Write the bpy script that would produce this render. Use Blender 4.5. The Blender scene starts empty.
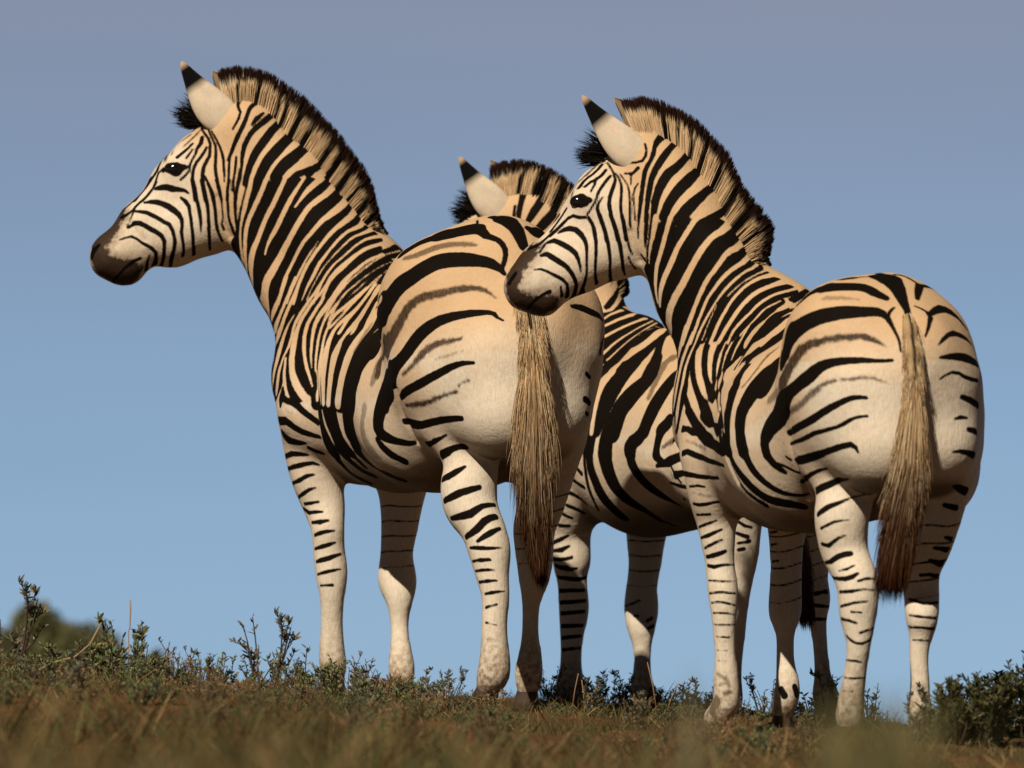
import bpy, math, random
import numpy as np
from mathutils import Vector, noise as mnoise
from mathutils.kdtree import KDTree

random.seed(7)
rng = np.random.default_rng(11)
scene = bpy.context.scene
C = scene.collection

# ------------------------------------------------------------------ camera
cam_d = bpy.data.cameras.new("camera")
cam = bpy.data.objects.new("camera", cam_d)
C.objects.link(cam)
scene.camera = cam
cam_d.sensor_width = 36.0
cam_d.lens = 36.0 * 7524.0 / 1024.0
cam_d.clip_start = 0.5
cam_d.clip_end = 20000.0
cam.location = (0.0, -22.0, -0.22)
cam.rotation_euler = (math.pi / 2 + math.atan(381 / 7524.0), 0, 0)
cam_d.dof.use_dof = True
cam_d.dof.focus_distance = 21.4
cam_d.dof.aperture_fstop = 4.5

# ------------------------------------------------------------------ light
SUN = Vector((-0.2940, -0.6761, 0.6756)).normalized()
sun_el = math.asin(SUN.z)
world = bpy.data.worlds.new("World")
scene.world = world
world.use_nodes = True
nt = world.node_tree
nt.nodes.clear()
N = nt.nodes.new
out = N("ShaderNodeOutputWorld")
bg = N("ShaderNodeBackground")
sky = N("ShaderNodeTexSky")
sky.sky_type = 'NISHITA'
sky.sun_disc = False
sky.sun_elevation = sun_el
sky.sun_rotation = math.atan2(SUN.x, SUN.y)
sky.air_density = 1.0
sky.dust_density = 0.6
sky.ozone_density = 2.0
# thin evening veil of cloud high in the sky over the clear blue below
tc = N("ShaderNodeTexCoord")
mp = N("ShaderNodeMapping"); mp.vector_type = 'POINT'
mp.inputs['Location'].default_value = (0, 0, 0.16)
nt.links.new(tc.outputs['Generated'], mp.inputs['Vector'])
nt.links.new(mp.outputs['Vector'], sky.inputs['Vector'])
sep = N("ShaderNodeSeparateXYZ")
nt.links.new(tc.outputs['Generated'], sep.inputs[0])
mp2 = N("ShaderNodeMapping"); mp2.inputs['Scale'].default_value = (9, 9, 55)
nt.links.new(tc.outputs['Generated'], mp2.inputs['Vector'])
nz = N("ShaderNodeTexNoise"); nz.inputs['Scale'].default_value = 1.0
nz.inputs['Detail'].default_value = 4.0
nt.links.new(mp2.outputs['Vector'], nz.inputs['Vector'])
mr = N("ShaderNodeMapRange")
mr.interpolation_type = 'SMOOTHSTEP'
mr.inputs['From Min'].default_value = 0.035
mr.inputs['From Max'].default_value = 0.125
nt.links.new(sep.outputs['Z'], mr.inputs['Value'])
mul = N("ShaderNodeMath"); mul.operation = 'MULTIPLY_ADD'
mul.inputs[1].default_value = 0.34
mul.inputs[2].default_value = -0.17
nt.links.new(nz.outputs['Fac'], mul.inputs[0])
add = N("ShaderNodeMath"); add.operation = 'ADD'; add.use_clamp = True
nt.links.new(mr.outputs['Result'], add.inputs[0])
nt.links.new(mul.outputs[0], add.inputs[1])
veil = N("ShaderNodeMixRGB")
veil.inputs['Color2'].default_value = (2.36, 2.66, 3.6, 1)
tint = N("ShaderNodeMixRGB"); tint.blend_type = 'MULTIPLY'; tint.inputs['Fac'].default_value = 1.0
tint.inputs['Color2'].default_value = (0.92, 0.925, 0.91, 1)
nt.links.new(sky.outputs['Color'], tint.inputs['Color1'])
nt.links.new(tint.outputs['Color'], veil.inputs['Color1'])
nt.links.new(add.outputs[0], veil.inputs['Fac'])
# sky dimmed on purpose above the horizon band, to cut fill light
dp = N("ShaderNodeMapRange"); dp.interpolation_type = 'SMOOTHSTEP'
dp.inputs['From Min'].default_value = 0.115; dp.inputs['From Max'].default_value = 0.28
dp.inputs['To Min'].default_value = 1.0; dp.inputs['To Max'].default_value = 0.08
nt.links.new(sep.outputs['Z'], dp.inputs['Value'])
deep = N("ShaderNodeMixRGB"); deep.blend_type = 'MULTIPLY'; deep.inputs['Fac'].default_value = 1.0
nt.links.new(veil.outputs['Color'], deep.inputs['Color1'])
nt.links.new(dp.outputs['Result'], deep.inputs['Color2'])
# and dimmed behind the camera, on the sun side, to deepen the shadows
azr = N("ShaderNodeMapRange"); azr.interpolation_type = 'SMOOTHSTEP'
azr.inputs['From Min'].default_value = -0.1; azr.inputs['From Max'].default_value = 0.7
azr.inputs['To Min'].default_value = 0.30; azr.inputs['To Max'].default_value = 1.0
nt.links.new(sep.outputs['Y'], azr.inputs['Value'])
deep2 = N("ShaderNodeMixRGB"); deep2.blend_type = 'MULTIPLY'; deep2.inputs['Fac'].default_value = 1.0
nt.links.new(deep.outputs['Color'], deep2.inputs['Color1'])
nt.links.new(azr.outputs['Result'], deep2.inputs['Color2'])
streak = N("ShaderNodeMapRange")
streak.inputs['To Min'].default_value = 0.92; streak.inputs['To Max'].default_value = 1.08
nt.links.new(nz.outputs['Fac'], streak.inputs['Value'])
deep3 = N("ShaderNodeMixRGB"); deep3.blend_type = 'MULTIPLY'; deep3.inputs['Fac'].default_value = 1.0
nt.links.new(deep2.outputs['Color'], deep3.inputs['Color1'])
nt.links.new(streak.outputs['Result'], deep3.inputs['Color2'])
nt.links.new(deep3.outputs['Color'], bg.inputs['Color'])
bg.inputs['Strength'].default_value = 0.086
nt.links.new(bg.outputs['Background'], out.inputs['Surface'])

sun_d = bpy.data.lights.new("sun", 'SUN')
sun_d.energy = 4.9
sun_d.angle = math.radians(0.53)
sun_d.color = (1.0, 0.875, 0.715)
sun = bpy.data.objects.new("sun", sun_d)
C.objects.link(sun)
sun.rotation_euler = SUN.to_track_quat('Z', 'Y').to_euler()
sun.location = (-8, -8, 8)

vs = scene.view_settings
vs.view_transform = 'Standard'
vs.look = 'None'
vs.exposure = 0.25
vs.gamma = 1.0
vs.use_curve_mapping = False
scene.cycles.max_bounces = 6
scene.cycles.use_denoising = True
ZD={1:{"o":[-0.213,0.0,-0.02],"h":[-0.5,0.866,0.0],"l":[-0.866,-0.5,0.0],"dx":0.1,"k":1.0,"J":[[-0.2983,0.5196,0.9297,0.1689],[-0.2168,0.3984,0.8678,0.2063],[-0.1125,0.2078,0.8618,0.2427],[0.0097,-0.0173,0.8644,0.2405],[0.1268,-0.2252,0.8925,0.2461],[0.2023,-0.3637,0.9929,0.2138],[-0.2306,0.3984,1.15,0.0849],[-0.1,0.1732,1.1,0.1],[0.0507,-0.0866,1.099,0.1154],[0.1799,-0.3031,1.1915,0.1563],[0.29,-0.5023,1.06,0.1],[-0.3461,0.3953,0.9535,0.1276],[-0.3423,0.3024,0.849,0.1276],[0.0761,-0.2986,1.0997,0.22],[0.1765,-0.5115,0.9511,0.1456],[0.189,-0.5375,0.8106,0.1047],[0.027,-0.3699,0.9396,0.1283],[-0.0235,-0.1291,0.8027,0.1816],[0.1422,-0.4386,0.8947,0.1459],[-0.1647,0.5053,0.97,0.13],[-0.0937,0.4424,0.8301,0.13],[0.2902,-0.2964,1.0745,0.1566],[0.3211,-0.4065,0.963,0.1311],[0.3182,-0.4325,0.8165,0.0937],[0.2784,-0.1971,0.7665,0.1134],[0.1209,-0.0441,0.8123,0.1772],[0.2832,-0.3236,0.8889,0.1329],[-0.3649,0.3507,0.7569,0.0943],[-0.3667,0.334,0.6529,0.0674],[-0.3453,0.3281,0.5725,0.0553],[-0.3333,0.2957,0.4988,0.041],[-0.3305,0.3007,0.4428,0.0387],[-0.3225,0.2976,0.3717,0.0417],[-0.3197,0.2948,0.3045,0.032],[-0.3212,0.3077,0.2151,0.0284],[-0.3201,0.3152,0.1165,0.034],[-0.3132,0.3097,0.0617,0.0277],[-0.1067,0.4649,0.7252,0.0956],[-0.1136,0.4807,0.6517,0.0707],[-0.1172,0.4912,0.5844,0.0574],[-0.1236,0.4964,0.5062,0.0477],[-0.1323,0.507,0.4288,0.0408],[-0.1298,0.5069,0.3506,0.0506],[-0.1231,0.4783,0.297,0.0328],[-0.123,0.4729,0.2089,0.0218],[-0.1165,0.4416,0.0972,0.0334],[-0.115,0.4389,0.0472,0.0267],[0.0511,-0.3901,0.7964,0.1024],[0.0952,-0.4304,0.6808,0.0704],[0.0898,-0.4505,0.5979,0.0717],[0.0947,-0.4656,0.538,0.0674],[0.1288,-0.4954,0.4776,0.0561],[0.1493,-0.5152,0.4086,0.0538],[0.1563,-0.5326,0.3388,0.0388],[0.1666,-0.5425,0.2765,0.0323],[0.1624,-0.545,0.1886,0.0319],[0.1631,-0.5425,0.074,0.0399],[0.1453,-0.5202,0.026,0.0319],[0.3252,-0.289,0.7664,0.0853],[0.3153,-0.2493,0.6583,0.0711],[0.2995,-0.2046,0.556,0.0598],[0.2768,-0.1646,0.4851,0.0529],[0.2789,-0.1496,0.4092,0.047],[0.2775,-0.1496,0.344,0.0374],[0.2697,-0.1396,0.2801,0.022],[0.266,-0.132,0.1861,0.0192],[0.2665,-0.132,0.1223,0.0262],[0.2625,-0.1245,0.0719,0.0335],[0.2593,-0.1195,0.0206,0.029],[-0.6541,0.6,1.6792,0.0718],[-0.725,0.6,1.6181,0.062],[-0.8019,0.585,1.5443,0.0661],[-0.8976,0.57,1.4179,0.0645],[-0.9767,0.55,1.3249,0.0726],[-0.9501,0.55,1.2972,0.0507],[-0.6847,0.6,1.5452,0.102],[-0.7161,0.59,1.4339,0.0883],[-0.8099,0.58,1.3948,0.084],[-0.8957,0.56,1.3656,0.056],[-0.7909,0.545,1.5917,0.0427],[-0.7764,0.635,1.5865,0.0301],[-0.5765,0.57,1.6977,0.0777],[-0.4425,0.5,1.5471,0.08],[-0.3432,0.44,1.3747,0.0862],[-0.5641,0.57,1.5387,0.0897],[-0.3872,0.5,1.4072,0.1128],[-0.2584,0.45,1.2178,0.1509],[-0.6033,0.57,1.4956,0.0875],[-0.4491,0.5,1.2481,0.0942],[-0.3694,0.44,1.133,0.1086],[-0.3664,0.3448,0.7214,0.0847],[-0.3678,0.3388,0.6858,0.0752],[-0.3609,0.3322,0.6241,0.0623],[-0.3526,0.3316,0.5979,0.059],[-0.3402,0.3179,0.5467,0.0503],[-0.3362,0.3048,0.5218,0.045],[-0.3318,0.2949,0.4793,0.0391],[-0.3314,0.2983,0.4619,0.0386],[-0.328,0.3003,0.42,0.0398],[-0.325,0.2989,0.3956,0.0415],[-0.321,0.296,0.3498,0.0392],[-0.3201,0.2945,0.3284,0.0353],[-0.32,0.2981,0.2767,0.03],[-0.3207,0.3032,0.2464,0.0287],[-0.3212,0.3111,0.1813,0.0301],[-0.321,0.3139,0.1464,0.0327],[-0.3182,0.3144,0.095,0.0328],[-0.3157,0.3121,0.0783,0.0302],[-0.1091,0.4703,0.7004,0.0869],[-0.1115,0.4758,0.6757,0.0781],[-0.1149,0.4848,0.6292,0.0653],[-0.1159,0.4883,0.6074,0.0611],[-0.1191,0.4932,0.5591,0.0538],[-0.1212,0.4945,0.5326,0.0506],[-0.1268,0.5,0.4804,0.0446],[-0.1302,0.5041,0.4546,0.0418],[-0.1324,0.5088,0.4019,0.0438],[-0.1313,0.5094,0.3749,0.0487],[-0.1276,0.4986,0.3322,0.0464],[-0.125,0.4872,0.3165,0.0392],[-0.1228,0.4757,0.2711,0.0278],[-0.1233,0.4757,0.2413,0.0235],[-0.1212,0.4633,0.1712,0.0247],[-0.1186,0.4508,0.1308,0.0301],[-0.1157,0.4386,0.076,0.0325],[-0.1153,0.4387,0.0616,0.0296],[0.0676,-0.4043,0.7567,0.0905],[0.0841,-0.4185,0.7169,0.0786],[0.0967,-0.4388,0.6499,0.0686],[0.0926,-0.4449,0.6226,0.0704],[0.0896,-0.4554,0.5762,0.0709],[0.0905,-0.4597,0.5571,0.0696],[0.1044,-0.4748,0.5182,0.0638],[0.1174,-0.4857,0.4984,0.0595],[0.1371,-0.5028,0.4553,0.0551],[0.1439,-0.5091,0.432,0.0552],[0.1525,-0.5214,0.3851,0.0494],[0.1542,-0.5274,0.3615,0.0437],[0.1601,-0.5367,0.3184,0.0358],[0.1641,-0.54,0.2989,0.0337],[0.1661,-0.5441,0.2501,0.0314],[0.1639,-0.5448,0.2208,0.0312],[0.1629,-0.5453,0.1499,0.0345],[0.164,-0.545,0.1082,0.0381],[0.1585,-0.5366,0.0531,0.0384],[0.1519,-0.5284,0.0396,0.0352],[0.3221,-0.276,0.7302,0.0804],[0.319,-0.2629,0.6939,0.0756],[0.3107,-0.2346,0.6226,0.067],[0.3055,-0.2193,0.5876,0.0632],[0.2915,-0.19,0.5302,0.0572],[0.2827,-0.1759,0.5079,0.055],[0.2758,-0.1572,0.4597,0.051],[0.2775,-0.1526,0.4339,0.0492],[0.2789,-0.1489,0.3866,0.0442],[0.2786,-0.1498,0.3653,0.0411],[0.2752,-0.1469,0.3237,0.0322],[0.2722,-0.1431,0.3036,0.0264],[0.268,-0.1366,0.2499,0.0198],[0.2668,-0.1339,0.2163,0.0189],[0.266,-0.1317,0.1621,0.0208],[0.2665,-0.1323,0.1415,0.0235],[0.2654,-0.13,0.1046,0.0291],[0.2639,-0.1271,0.0883,0.0319],[0.2613,-0.1226,0.0549,0.0329],[0.2603,-0.121,0.0377,0.031]],"S":[[0,1],[1,2],[2,3],[3,4],[4,5],[6,7],[7,8],[8,9],[9,10],[6,11],[11,12],[3,17],[17,16],[13,18],[18,15],[18,16],[9,13],[13,14],[14,15],[13,16],[16,15],[6,19],[19,20],[3,25],[25,24],[21,26],[26,23],[26,24],[9,21],[21,22],[22,23],[21,24],[24,23],[27,90],[90,91],[91,28],[28,92],[92,93],[93,29],[29,94],[94,95],[95,30],[30,96],[96,97],[97,31],[31,98],[98,99],[99,32],[32,100],[100,101],[101,33],[33,102],[102,103],[103,34],[34,104],[104,105],[105,35],[35,106],[106,107],[107,36],[12,27],[37,108],[108,109],[109,38],[38,110],[110,111],[111,39],[39,112],[112,113],[113,40],[40,114],[114,115],[115,41],[41,116],[116,117],[117,42],[42,118],[118,119],[119,43],[43,120],[120,121],[121,44],[44,122],[122,123],[123,45],[45,124],[124,125],[125,46],[20,37],[47,126],[126,127],[127,48],[48,128],[128,129],[129,49],[49,130],[130,131],[131,50],[50,132],[132,133],[133,51],[51,134],[134,135],[135,52],[52,136],[136,137],[137,53],[53,138],[138,139],[139,54],[54,140],[140,141],[141,55],[55,142],[142,143],[143,56],[56,144],[144,145],[145,57],[16,47],[15,47],[58,146],[146,147],[147,59],[59,148],[148,149],[149,60],[60,150],[150,151],[151,61],[61,152],[152,153],[153,62],[62,154],[154,155],[155,63],[63,156],[156,157],[157,64],[64,158],[158,159],[159,65],[65,160],[160,161],[161,66],[66,162],[162,163],[163,67],[67,164],[164,165],[165,68],[24,58],[23,58],[69,70],[70,71],[71,72],[72,73],[73,74],[69,75],[75,76],[76,77],[77,78],[78,74],[70,77],[72,78],[70,75],[72,77],[79,70],[80,70],[69,81],[81,82],[82,83],[83,6],[75,84],[84,85],[85,86],[86,1],[76,87],[87,88],[88,89],[89,0],[83,86],[86,11],[86,19],[82,85],[81,84]],"G":[0,0,0,0,0,0,0,0,0,0,0,0,0,0,0,0,0,0,0,0,0,0,0,0,0,0,0,0,0,0,0,0,0,1,1,1,1,1,1,1,1,1,1,1,1,1,1,1,1,1,1,1,1,1,1,1,1,1,1,1,1,2,2,2,2,2,2,2,2,2,2,2,2,2,2,2,2,2,2,2,2,2,2,2,2,2,2,2,2,3,3,3,3,3,3,3,3,3,3,3,3,3,3,3,3,3,3,3,3,3,3,3,3,3,3,3,3,3,3,3,3,4,4,4,4,4,4,4,4,4,4,4,4,4,4,4,4,4,4,4,4,4,4,4,4,4,4,4,4,4,4,4,4,5,5,5,5,5,5,5,5,5,5,5,5,5,5,5,5,0,0,0,0,0,0,0,0,0,0,0,0,0,0,0,0,0],"st":[["D","-570,436,1534,144 -574,437,1515,148 -579,439,1497,146 -584,442,1478,144 -589,446,1460,140 -593,451,1442,127 -597,456,1423,106 -599,461,1404,106 -600,466,1386,119 -600,472,1367,132 -597,478,1348,156 -595,486,1330,189 -593,494,1311,144"]
,["D","-535,419,1515,374 -543,423,1498,370 -551,427,1480,365 -559,432,1463,358 -567,438,1446,353 -575,444,1428,351 -580,450,1410,358 -583,455,1391,373 -585,461,1372,398 -585,469,1354,444 -586,484,1335,554 -584,476,1315,386 -583,485,1297,415"]
,["D","-481,394,1513,389 -489,396,1497,403 -497,398,1480,414 -505,402,1464,420 -513,407,1448,422 -522,413,1432,418 -529,418,1416,416 -535,424,1399,414 -541,429,1382,411 -548,434,1365,417 -555,440,1349,440 -561,449,1332,485 -565,462,1315,576 -567,457,1296,438 -568,464,1278,443 -566,469,1261,452"]
,["D","-429,378,1515,364 -439,375,1500,382 -448,374,1484,403 -457,375,1468,423 -465,377,1452,438 -473,380,1436,448 -481,385,1420,457 -490,391,1405,460 -498,398,1389,454 -506,405,1373,432 -514,412,1358,408 -520,416,1341,388 -525,419,1323,377"]
,["D","-389,377,1518,396 -410,366,1494,382"]
,["D","-330,393,1513,436 -343,375,1499,444 -358,364,1488,445 -373,356,1476,442 -388,352,1465,436 -400,349,1451,436 -410,347,1436,444 -420,348,1420,452 -430,350,1404,462 -439,354,1388,473 -448,360,1372,482 -456,368,1356,491 -465,376,1340,499 -473,383,1324,505 -482,388,1308,510 -491,393,1292,520 -500,398,1276,537 -509,404,1260,560 -518,415,1244,608 -523,430,1227,711"]
,["D","-273,481,1505,512 -282,410,1484,438 -294,377,1468,448 -307,358,1454,456 -321,345,1442,450 -336,336,1431,430 -351,331,1419,408 -364,327,1406,398 -376,326,1391,397 -388,327,1377,396 -400,330,1364,398 -411,336,1349,409 -421,342,1334,424 -430,348,1318,438 -438,355,1302,449 -447,360,1285,454 -455,364,1269,450 -463,366,1252,451 -469,368,1235,458 -474,369,1217,476"]
,["D","-365,315,1354,207 -376,316,1338,226 -387,320,1322,248 -398,325,1306,266 -408,330,1289,287 -417,336,1272,301 -426,340,1255,309 -434,342,1238,309 -442,344,1220,307 -449,345,1202,306"]
,["D","-251,414,1459,362 -260,378,1442,354 -272,353,1427,354 -286,338,1414,347 -300,326,1402,336 -314,319,1390,322 -327,314,1377,315 -339,310,1363,314 -351,309,1349,316 -362,310,1335,322 -373,312,1320,336 -383,316,1306,350 -394,320,1291,365 -403,325,1275,382 -411,329,1259,395 -419,332,1243,398 -425,332,1226,396 -430,332,1208,392"]
,["D","-245,348,1399,342 -262,332,1390,298 -278,321,1381,272 -293,312,1368,267 -306,306,1355,269 -319,301,1341,270 -331,298,1326,274 -343,298,1311,284 -354,298,1296,298 -364,300,1281,312 -373,302,1264,323 -381,304,1247,328 -391,308,1231,319 -400,310,1215,308 -407,311,1197,293 -413,311,1180,277"]
,["D","-218,352,1384,312 -235,334,1376,272 -253,321,1369,246 -268,310,1359,226 -282,302,1346,222 -296,295,1332,219 -309,291,1319,216 -322,289,1305,214 -334,288,1292,214 -346,289,1277,216 -357,291,1262,222 -366,294,1246,230 -376,297,1230,234 -384,298,1213,230 -391,300,1196,226 -399,301,1179,222"]
,["D","-201,345,1367,318 -219,328,1361,272 -235,313,1351,240 -250,302,1340,230 -265,293,1328,224 -279,286,1315,222 -293,282,1303,223 -307,280,1291,226 -321,280,1278,229 -333,281,1263,234 -343,282,1248,241 -352,283,1232,248 -360,285,1215,256 -368,286,1198,256"]
,["D","-202,316,1338,298 -219,304,1331,286 -235,293,1321,276 -250,284,1310,276 -265,278,1298,284 -279,274,1286,300 -293,272,1274,306 -308,272,1262,303 -320,272,1248,292 -330,273,1233,278 -338,274,1216,273 -344,274,1199,268"]
,["D","-200,291,1302,254 -217,280,1292,252 -232,272,1281,250 -246,266,1269,254 -261,262,1256,261 -275,260,1243,268 -287,259,1229,279 -299,259,1215,288 -310,260,1199,292"]
,["D","-121,385,1331,270 -138,351,1324,214 -156,327,1317,190 -173,308,1309,176 -188,293,1299,170 -203,281,1287,171 -218,272,1276,172 -232,265,1264,171 -247,260,1252,172 -261,257,1240,173 -274,256,1228,174 -286,255,1214,174 -298,255,1200,176 -309,257,1185,178 -320,259,1170,182 -329,260,1154,184 -337,262,1138,186 -344,262,1120,187 -350,261,1103,190"]
,["D","-147,314,1293,121 -164,297,1285,122 -180,283,1276,120 -195,272,1265,124 -210,263,1254,128 -225,257,1243,131 -240,252,1231,134 -254,250,1219,136 -268,249,1208,139 -282,250,1196,140 -294,251,1182,148 -305,252,1167,156 -314,254,1151,160 -322,255,1135,159 -329,255,1117,154 -334,253,1099,149"]
,["D","-157,291,1267,130 -171,275,1255,136 -185,260,1243,154 -198,247,1230,178 -210,236,1216,212 -223,229,1202,230 -236,227,1189,234 -249,229,1176,222 -262,233,1164,205 -275,237,1151,194 -286,240,1137,182 -298,243,1123,177 -311,246,1111,177"]
,["D","-172,274,1254,129 -184,258,1238,148 -194,238,1222,208 -205,218,1205,302 -216,206,1189,356 -227,202,1173,366 -238,204,1158,343 -251,212,1144,298 -263,221,1131,253 -275,225,1116,238 -285,225,1100,246"]
,["D","-177,220,1212,204 -187,184,1194,296 -198,167,1178,480 -209,164,1162,454 -220,165,1146,442 -230,168,1130,448 -240,170,1114,468 -248,164,1096,514"]
,["D","-187,112,1157,295 -196,104,1136,299 -206,107,1116,406 -214,96,1094,440"]
,["D","-524,420,1209,454 -523,426,1188,472 -519,431,1167,479 -513,436,1147,494 -508,444,1126,539"]
,["D","-472,368,1217,360 -479,371,1196,386 -487,379,1175,437 -497,398,1155,512"]
,["D","-445,347,1222,290 -452,348,1205,301 -459,350,1187,312 -467,355,1170,329 -474,361,1153,354 -481,372,1136,407 -488,400,1120,598 -492,398,1101,366 -497,442,1085,544 -498,435,1066,500 -499,429,1046,498 -499,416,1026,177"]
,["D","-426,333,1223,270 -434,334,1206,275 -441,335,1188,282 -449,337,1171,290 -457,342,1154,304 -464,348,1137,324 -470,356,1119,362 -476,369,1102,430 -482,374,1084,315 -488,393,1067,385 -493,413,1050,484 -496,419,1032,187 -498,394,1011,449 -499,373,991,373"]
,["D","-437,319,1137,198 -447,326,1122,216 -455,334,1107,248 -462,343,1091,296 -468,353,1074,381 -475,374,1058,590 -479,353,1040,310 -483,349,1022,316 -487,344,1004,316 -491,342,986,320 -494,342,969,328 -497,344,951,345 -498,349,933,383"]
,["D","-359,285,1224,186 -369,288,1210,194 -379,291,1195,197 -390,295,1180,200 -400,299,1166,204 -411,302,1151,209 -421,307,1136,216 -429,311,1120,220 -437,315,1104,230 -442,318,1087,248 -446,318,1069,272 -451,318,1052,292 -457,316,1035,299 -465,316,1018,310 -471,315,1001,326 -476,314,984,354 -480,314,966,397 -482,315,948,454 -484,317,930,535"]
,["D","-341,276,1220,222 -351,278,1205,228 -363,282,1191,234 -377,287,1178,244 -388,291,1164,248 -398,294,1148,250 -408,298,1133,256 -418,302,1117,268 -425,305,1101,290 -431,308,1083,320 -435,308,1065,357 -438,303,1046,380 -440,294,1028,377 -442,284,1009,369 -442,272,989,362 -440,260,970,355 -436,244,951,357 -429,224,933,344 -420,202,916,323 -409,184,899,325"]
,["D","-363,276,1161,236 -373,280,1146,240 -383,282,1131,246 -392,285,1116,254 -399,287,1099,265 -404,286,1081,276 -406,281,1063,276 -406,273,1044,266 -405,262,1026,254 -402,249,1007,242 -398,233,989,244 -393,215,970,243 -387,194,952,242 -381,174,934,250 -377,157,915,254"]
,["D","-303,258,1204,239 -314,259,1190,236 -325,261,1175,233 -336,264,1161,230 -347,267,1147,228 -358,270,1133,226 -367,272,1118,225 -374,272,1101,220 -378,270,1084,214 -381,266,1066,209 -382,259,1048,202 -383,249,1029,199 -383,238,1011,192 -382,223,992,180 -379,205,973,176"]
,["D","-271,250,1207,153 -282,249,1194,156 -294,251,1180,158 -306,253,1167,161 -318,256,1154,164 -329,258,1140,167 -339,260,1125,172 -348,262,1110,180 -354,261,1093,186 -359,258,1076,189 -363,252,1058,192 -365,244,1040,199 -367,233,1021,207 -368,219,1003,222 -368,202,984,239 -368,183,965,264 -367,164,946,281 -366,148,928,296 -365,136,909,302 -364,129,891,302 -363,124,873,298"]
,["D","-233,234,1199,158 -247,234,1186,160 -261,237,1174,158 -275,240,1162,160 -289,244,1150,162 -304,248,1140,155 -317,251,1126,146 -326,252,1110,142 -334,251,1093,146 -341,248,1076,152 -346,243,1058,160 -349,233,1039,176 -352,219,1020,204 -354,200,1000,249 -356,180,981,290 -357,162,961,303 -358,145,942,297 -358,132,923,290 -357,121,904,288 -356,114,885,282"]
,["D","-208,200,1197,489 -220,196,1182,492 -231,196,1168,468 -242,202,1154,428 -255,213,1142,356 -269,224,1130,299 -283,231,1119,278 -297,235,1107,270 -309,237,1094,273 -319,234,1078,300 -326,225,1061,364 -332,210,1043,450 -337,193,1025,530 -340,174,1006,586 -342,157,987,608 -344,141,968,601 -346,128,949,568 -346,115,931,531 -346,104,912,508 -345,97,893,491"]
,["D","-193,183,1190,379 -202,165,1173,629 -212,161,1158,620 -222,161,1142,620 -231,163,1127,632 -242,165,1112,658 -254,167,1098,696 -266,165,1084,740 -278,163,1070,768 -289,160,1056,786 -298,153,1040,794 -306,143,1023,790 -312,130,1005,762 -316,114,987,716 -319,99,968,660 -322,86,949,616 -324,76,931,578 -326,70,912,552 -327,66,894,529"]
,["D","-183,89,1139,431 -190,84,1122,457 -198,82,1106,482 -207,58,1090,926 -217,72,1076,558 -228,66,1062,594 -239,47,1047,920 -249,38,1031,931 -258,29,1016,876 -266,20,999,824 -271,10,982,791 -277,4,964,764 -282,1,947,734 -287,-2,930,711 -290,-4,912,684 -293,-4,895,664"]
,["D","-600,569,1829,60 -604,563,1810,56 -607,530,1790,88 -608,501,1770,48 -600,484,1752,43 -605,476,1734,46 -613,474,1718,44 -622,476,1703,42"]
,["D","-536,560,1810,76 -548,544,1795,115 -560,507,1779,91 -573,490,1764,70 -579,478,1746,66 -585,471,1728,70 -592,467,1711,73 -600,467,1694,75 -609,469,1678,76 -616,471,1661,74 -622,474,1643,66 -629,475,1626,60 -636,474,1609,54"]
,["D","-532,492,1751,40 -551,475,1734,81 -566,466,1714,48"]
,["D","-474,576,1779,83 -488,565,1766,88 -503,517,1752,102 -517,491,1738,102 -531,476,1724,100 -545,467,1712,95 -559,462,1699,86 -571,460,1684,84 -580,460,1667,82 -588,460,1650,80 -592,460,1632,74 -595,458,1613,62 -596,454,1594,54 -598,450,1574,48 -600,447,1555,44"]
,["D","-612,466,1618,41 -613,461,1597,40 -616,456,1577,40 -619,452,1557,40 -621,450,1537,38 -619,449,1517,38 -616,449,1498,39 -615,451,1478,39 -614,454,1458,40"]
,["D","-458,569,1758,98 -470,566,1744,102 -482,520,1728,114 -494,490,1712,118 -506,473,1698,127 -516,462,1683,134 -527,454,1667,140 -537,450,1652,142 -548,448,1637,140 -557,447,1622,136 -565,446,1606,128 -572,445,1589,117 -577,444,1571,106 -582,442,1554,96 -586,440,1536,88"]
,["D","-433,533,1700,118 -448,514,1686,168 -460,469,1670,170 -473,449,1654,183 -486,436,1639,196 -498,429,1624,204 -511,426,1610,204 -522,425,1594,198 -531,425,1578,188 -540,426,1560,174 -548,428,1543,158 -555,430,1526,142"]
,["D","-386,501,1667,116 -402,505,1656,163 -414,448,1638,172 -428,426,1623,184 -442,413,1609,210 -457,406,1597,212 -471,403,1583,202 -483,401,1568,194 -494,402,1552,188"]
,["D","-335,505,1619,116 -349,499,1607,111 -362,440,1591,108 -376,417,1579,122 -393,404,1572,117 -410,396,1566,103 -427,391,1559,111 -439,387,1546,130 -451,386,1532,154"]
,["D","-382,412,1576,107 -393,398,1560,100 -403,388,1543,94 -414,381,1527,91"]
,["D","-318,495,1572,106 -334,438,1554,112 -349,406,1538,122"]
,["D","-277,482,1548,116 -290,486,1535,116"]
,["D","-169,-330,1147,80 -170,-336,1124,94"]
,["D","-185,81,1127,130 -199,86,1109,80"]
,["D","-150,427,1372,60 -132,428,1357,60 -112,439,1345,124"]
,["D","-546,441,1248,232 -548,455,1230,293 -547,458,1211,182 -542,463,1193,160"]
,["D","-168,-336,1148,58 -167,-349,1129,156 -167,-356,1111,148 -167,-356,1094,165 -168,-352,1077,195 -171,-324,1061,106"]
,["D","-180,-71,1059,132 -186,-85,1041,540 -193,-102,1024,618 -202,-104,1009,636 -213,-97,995,630 -223,-92,981,620 -232,-89,965,594 -239,-89,949,574 -244,-90,932,564 -249,-91,915,564 -253,-89,898,568 -257,-86,881,578 -258,-86,863,582"]
,["D","-471,246,864,96 -467,247,887,208 -465,254,911,110"]
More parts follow.
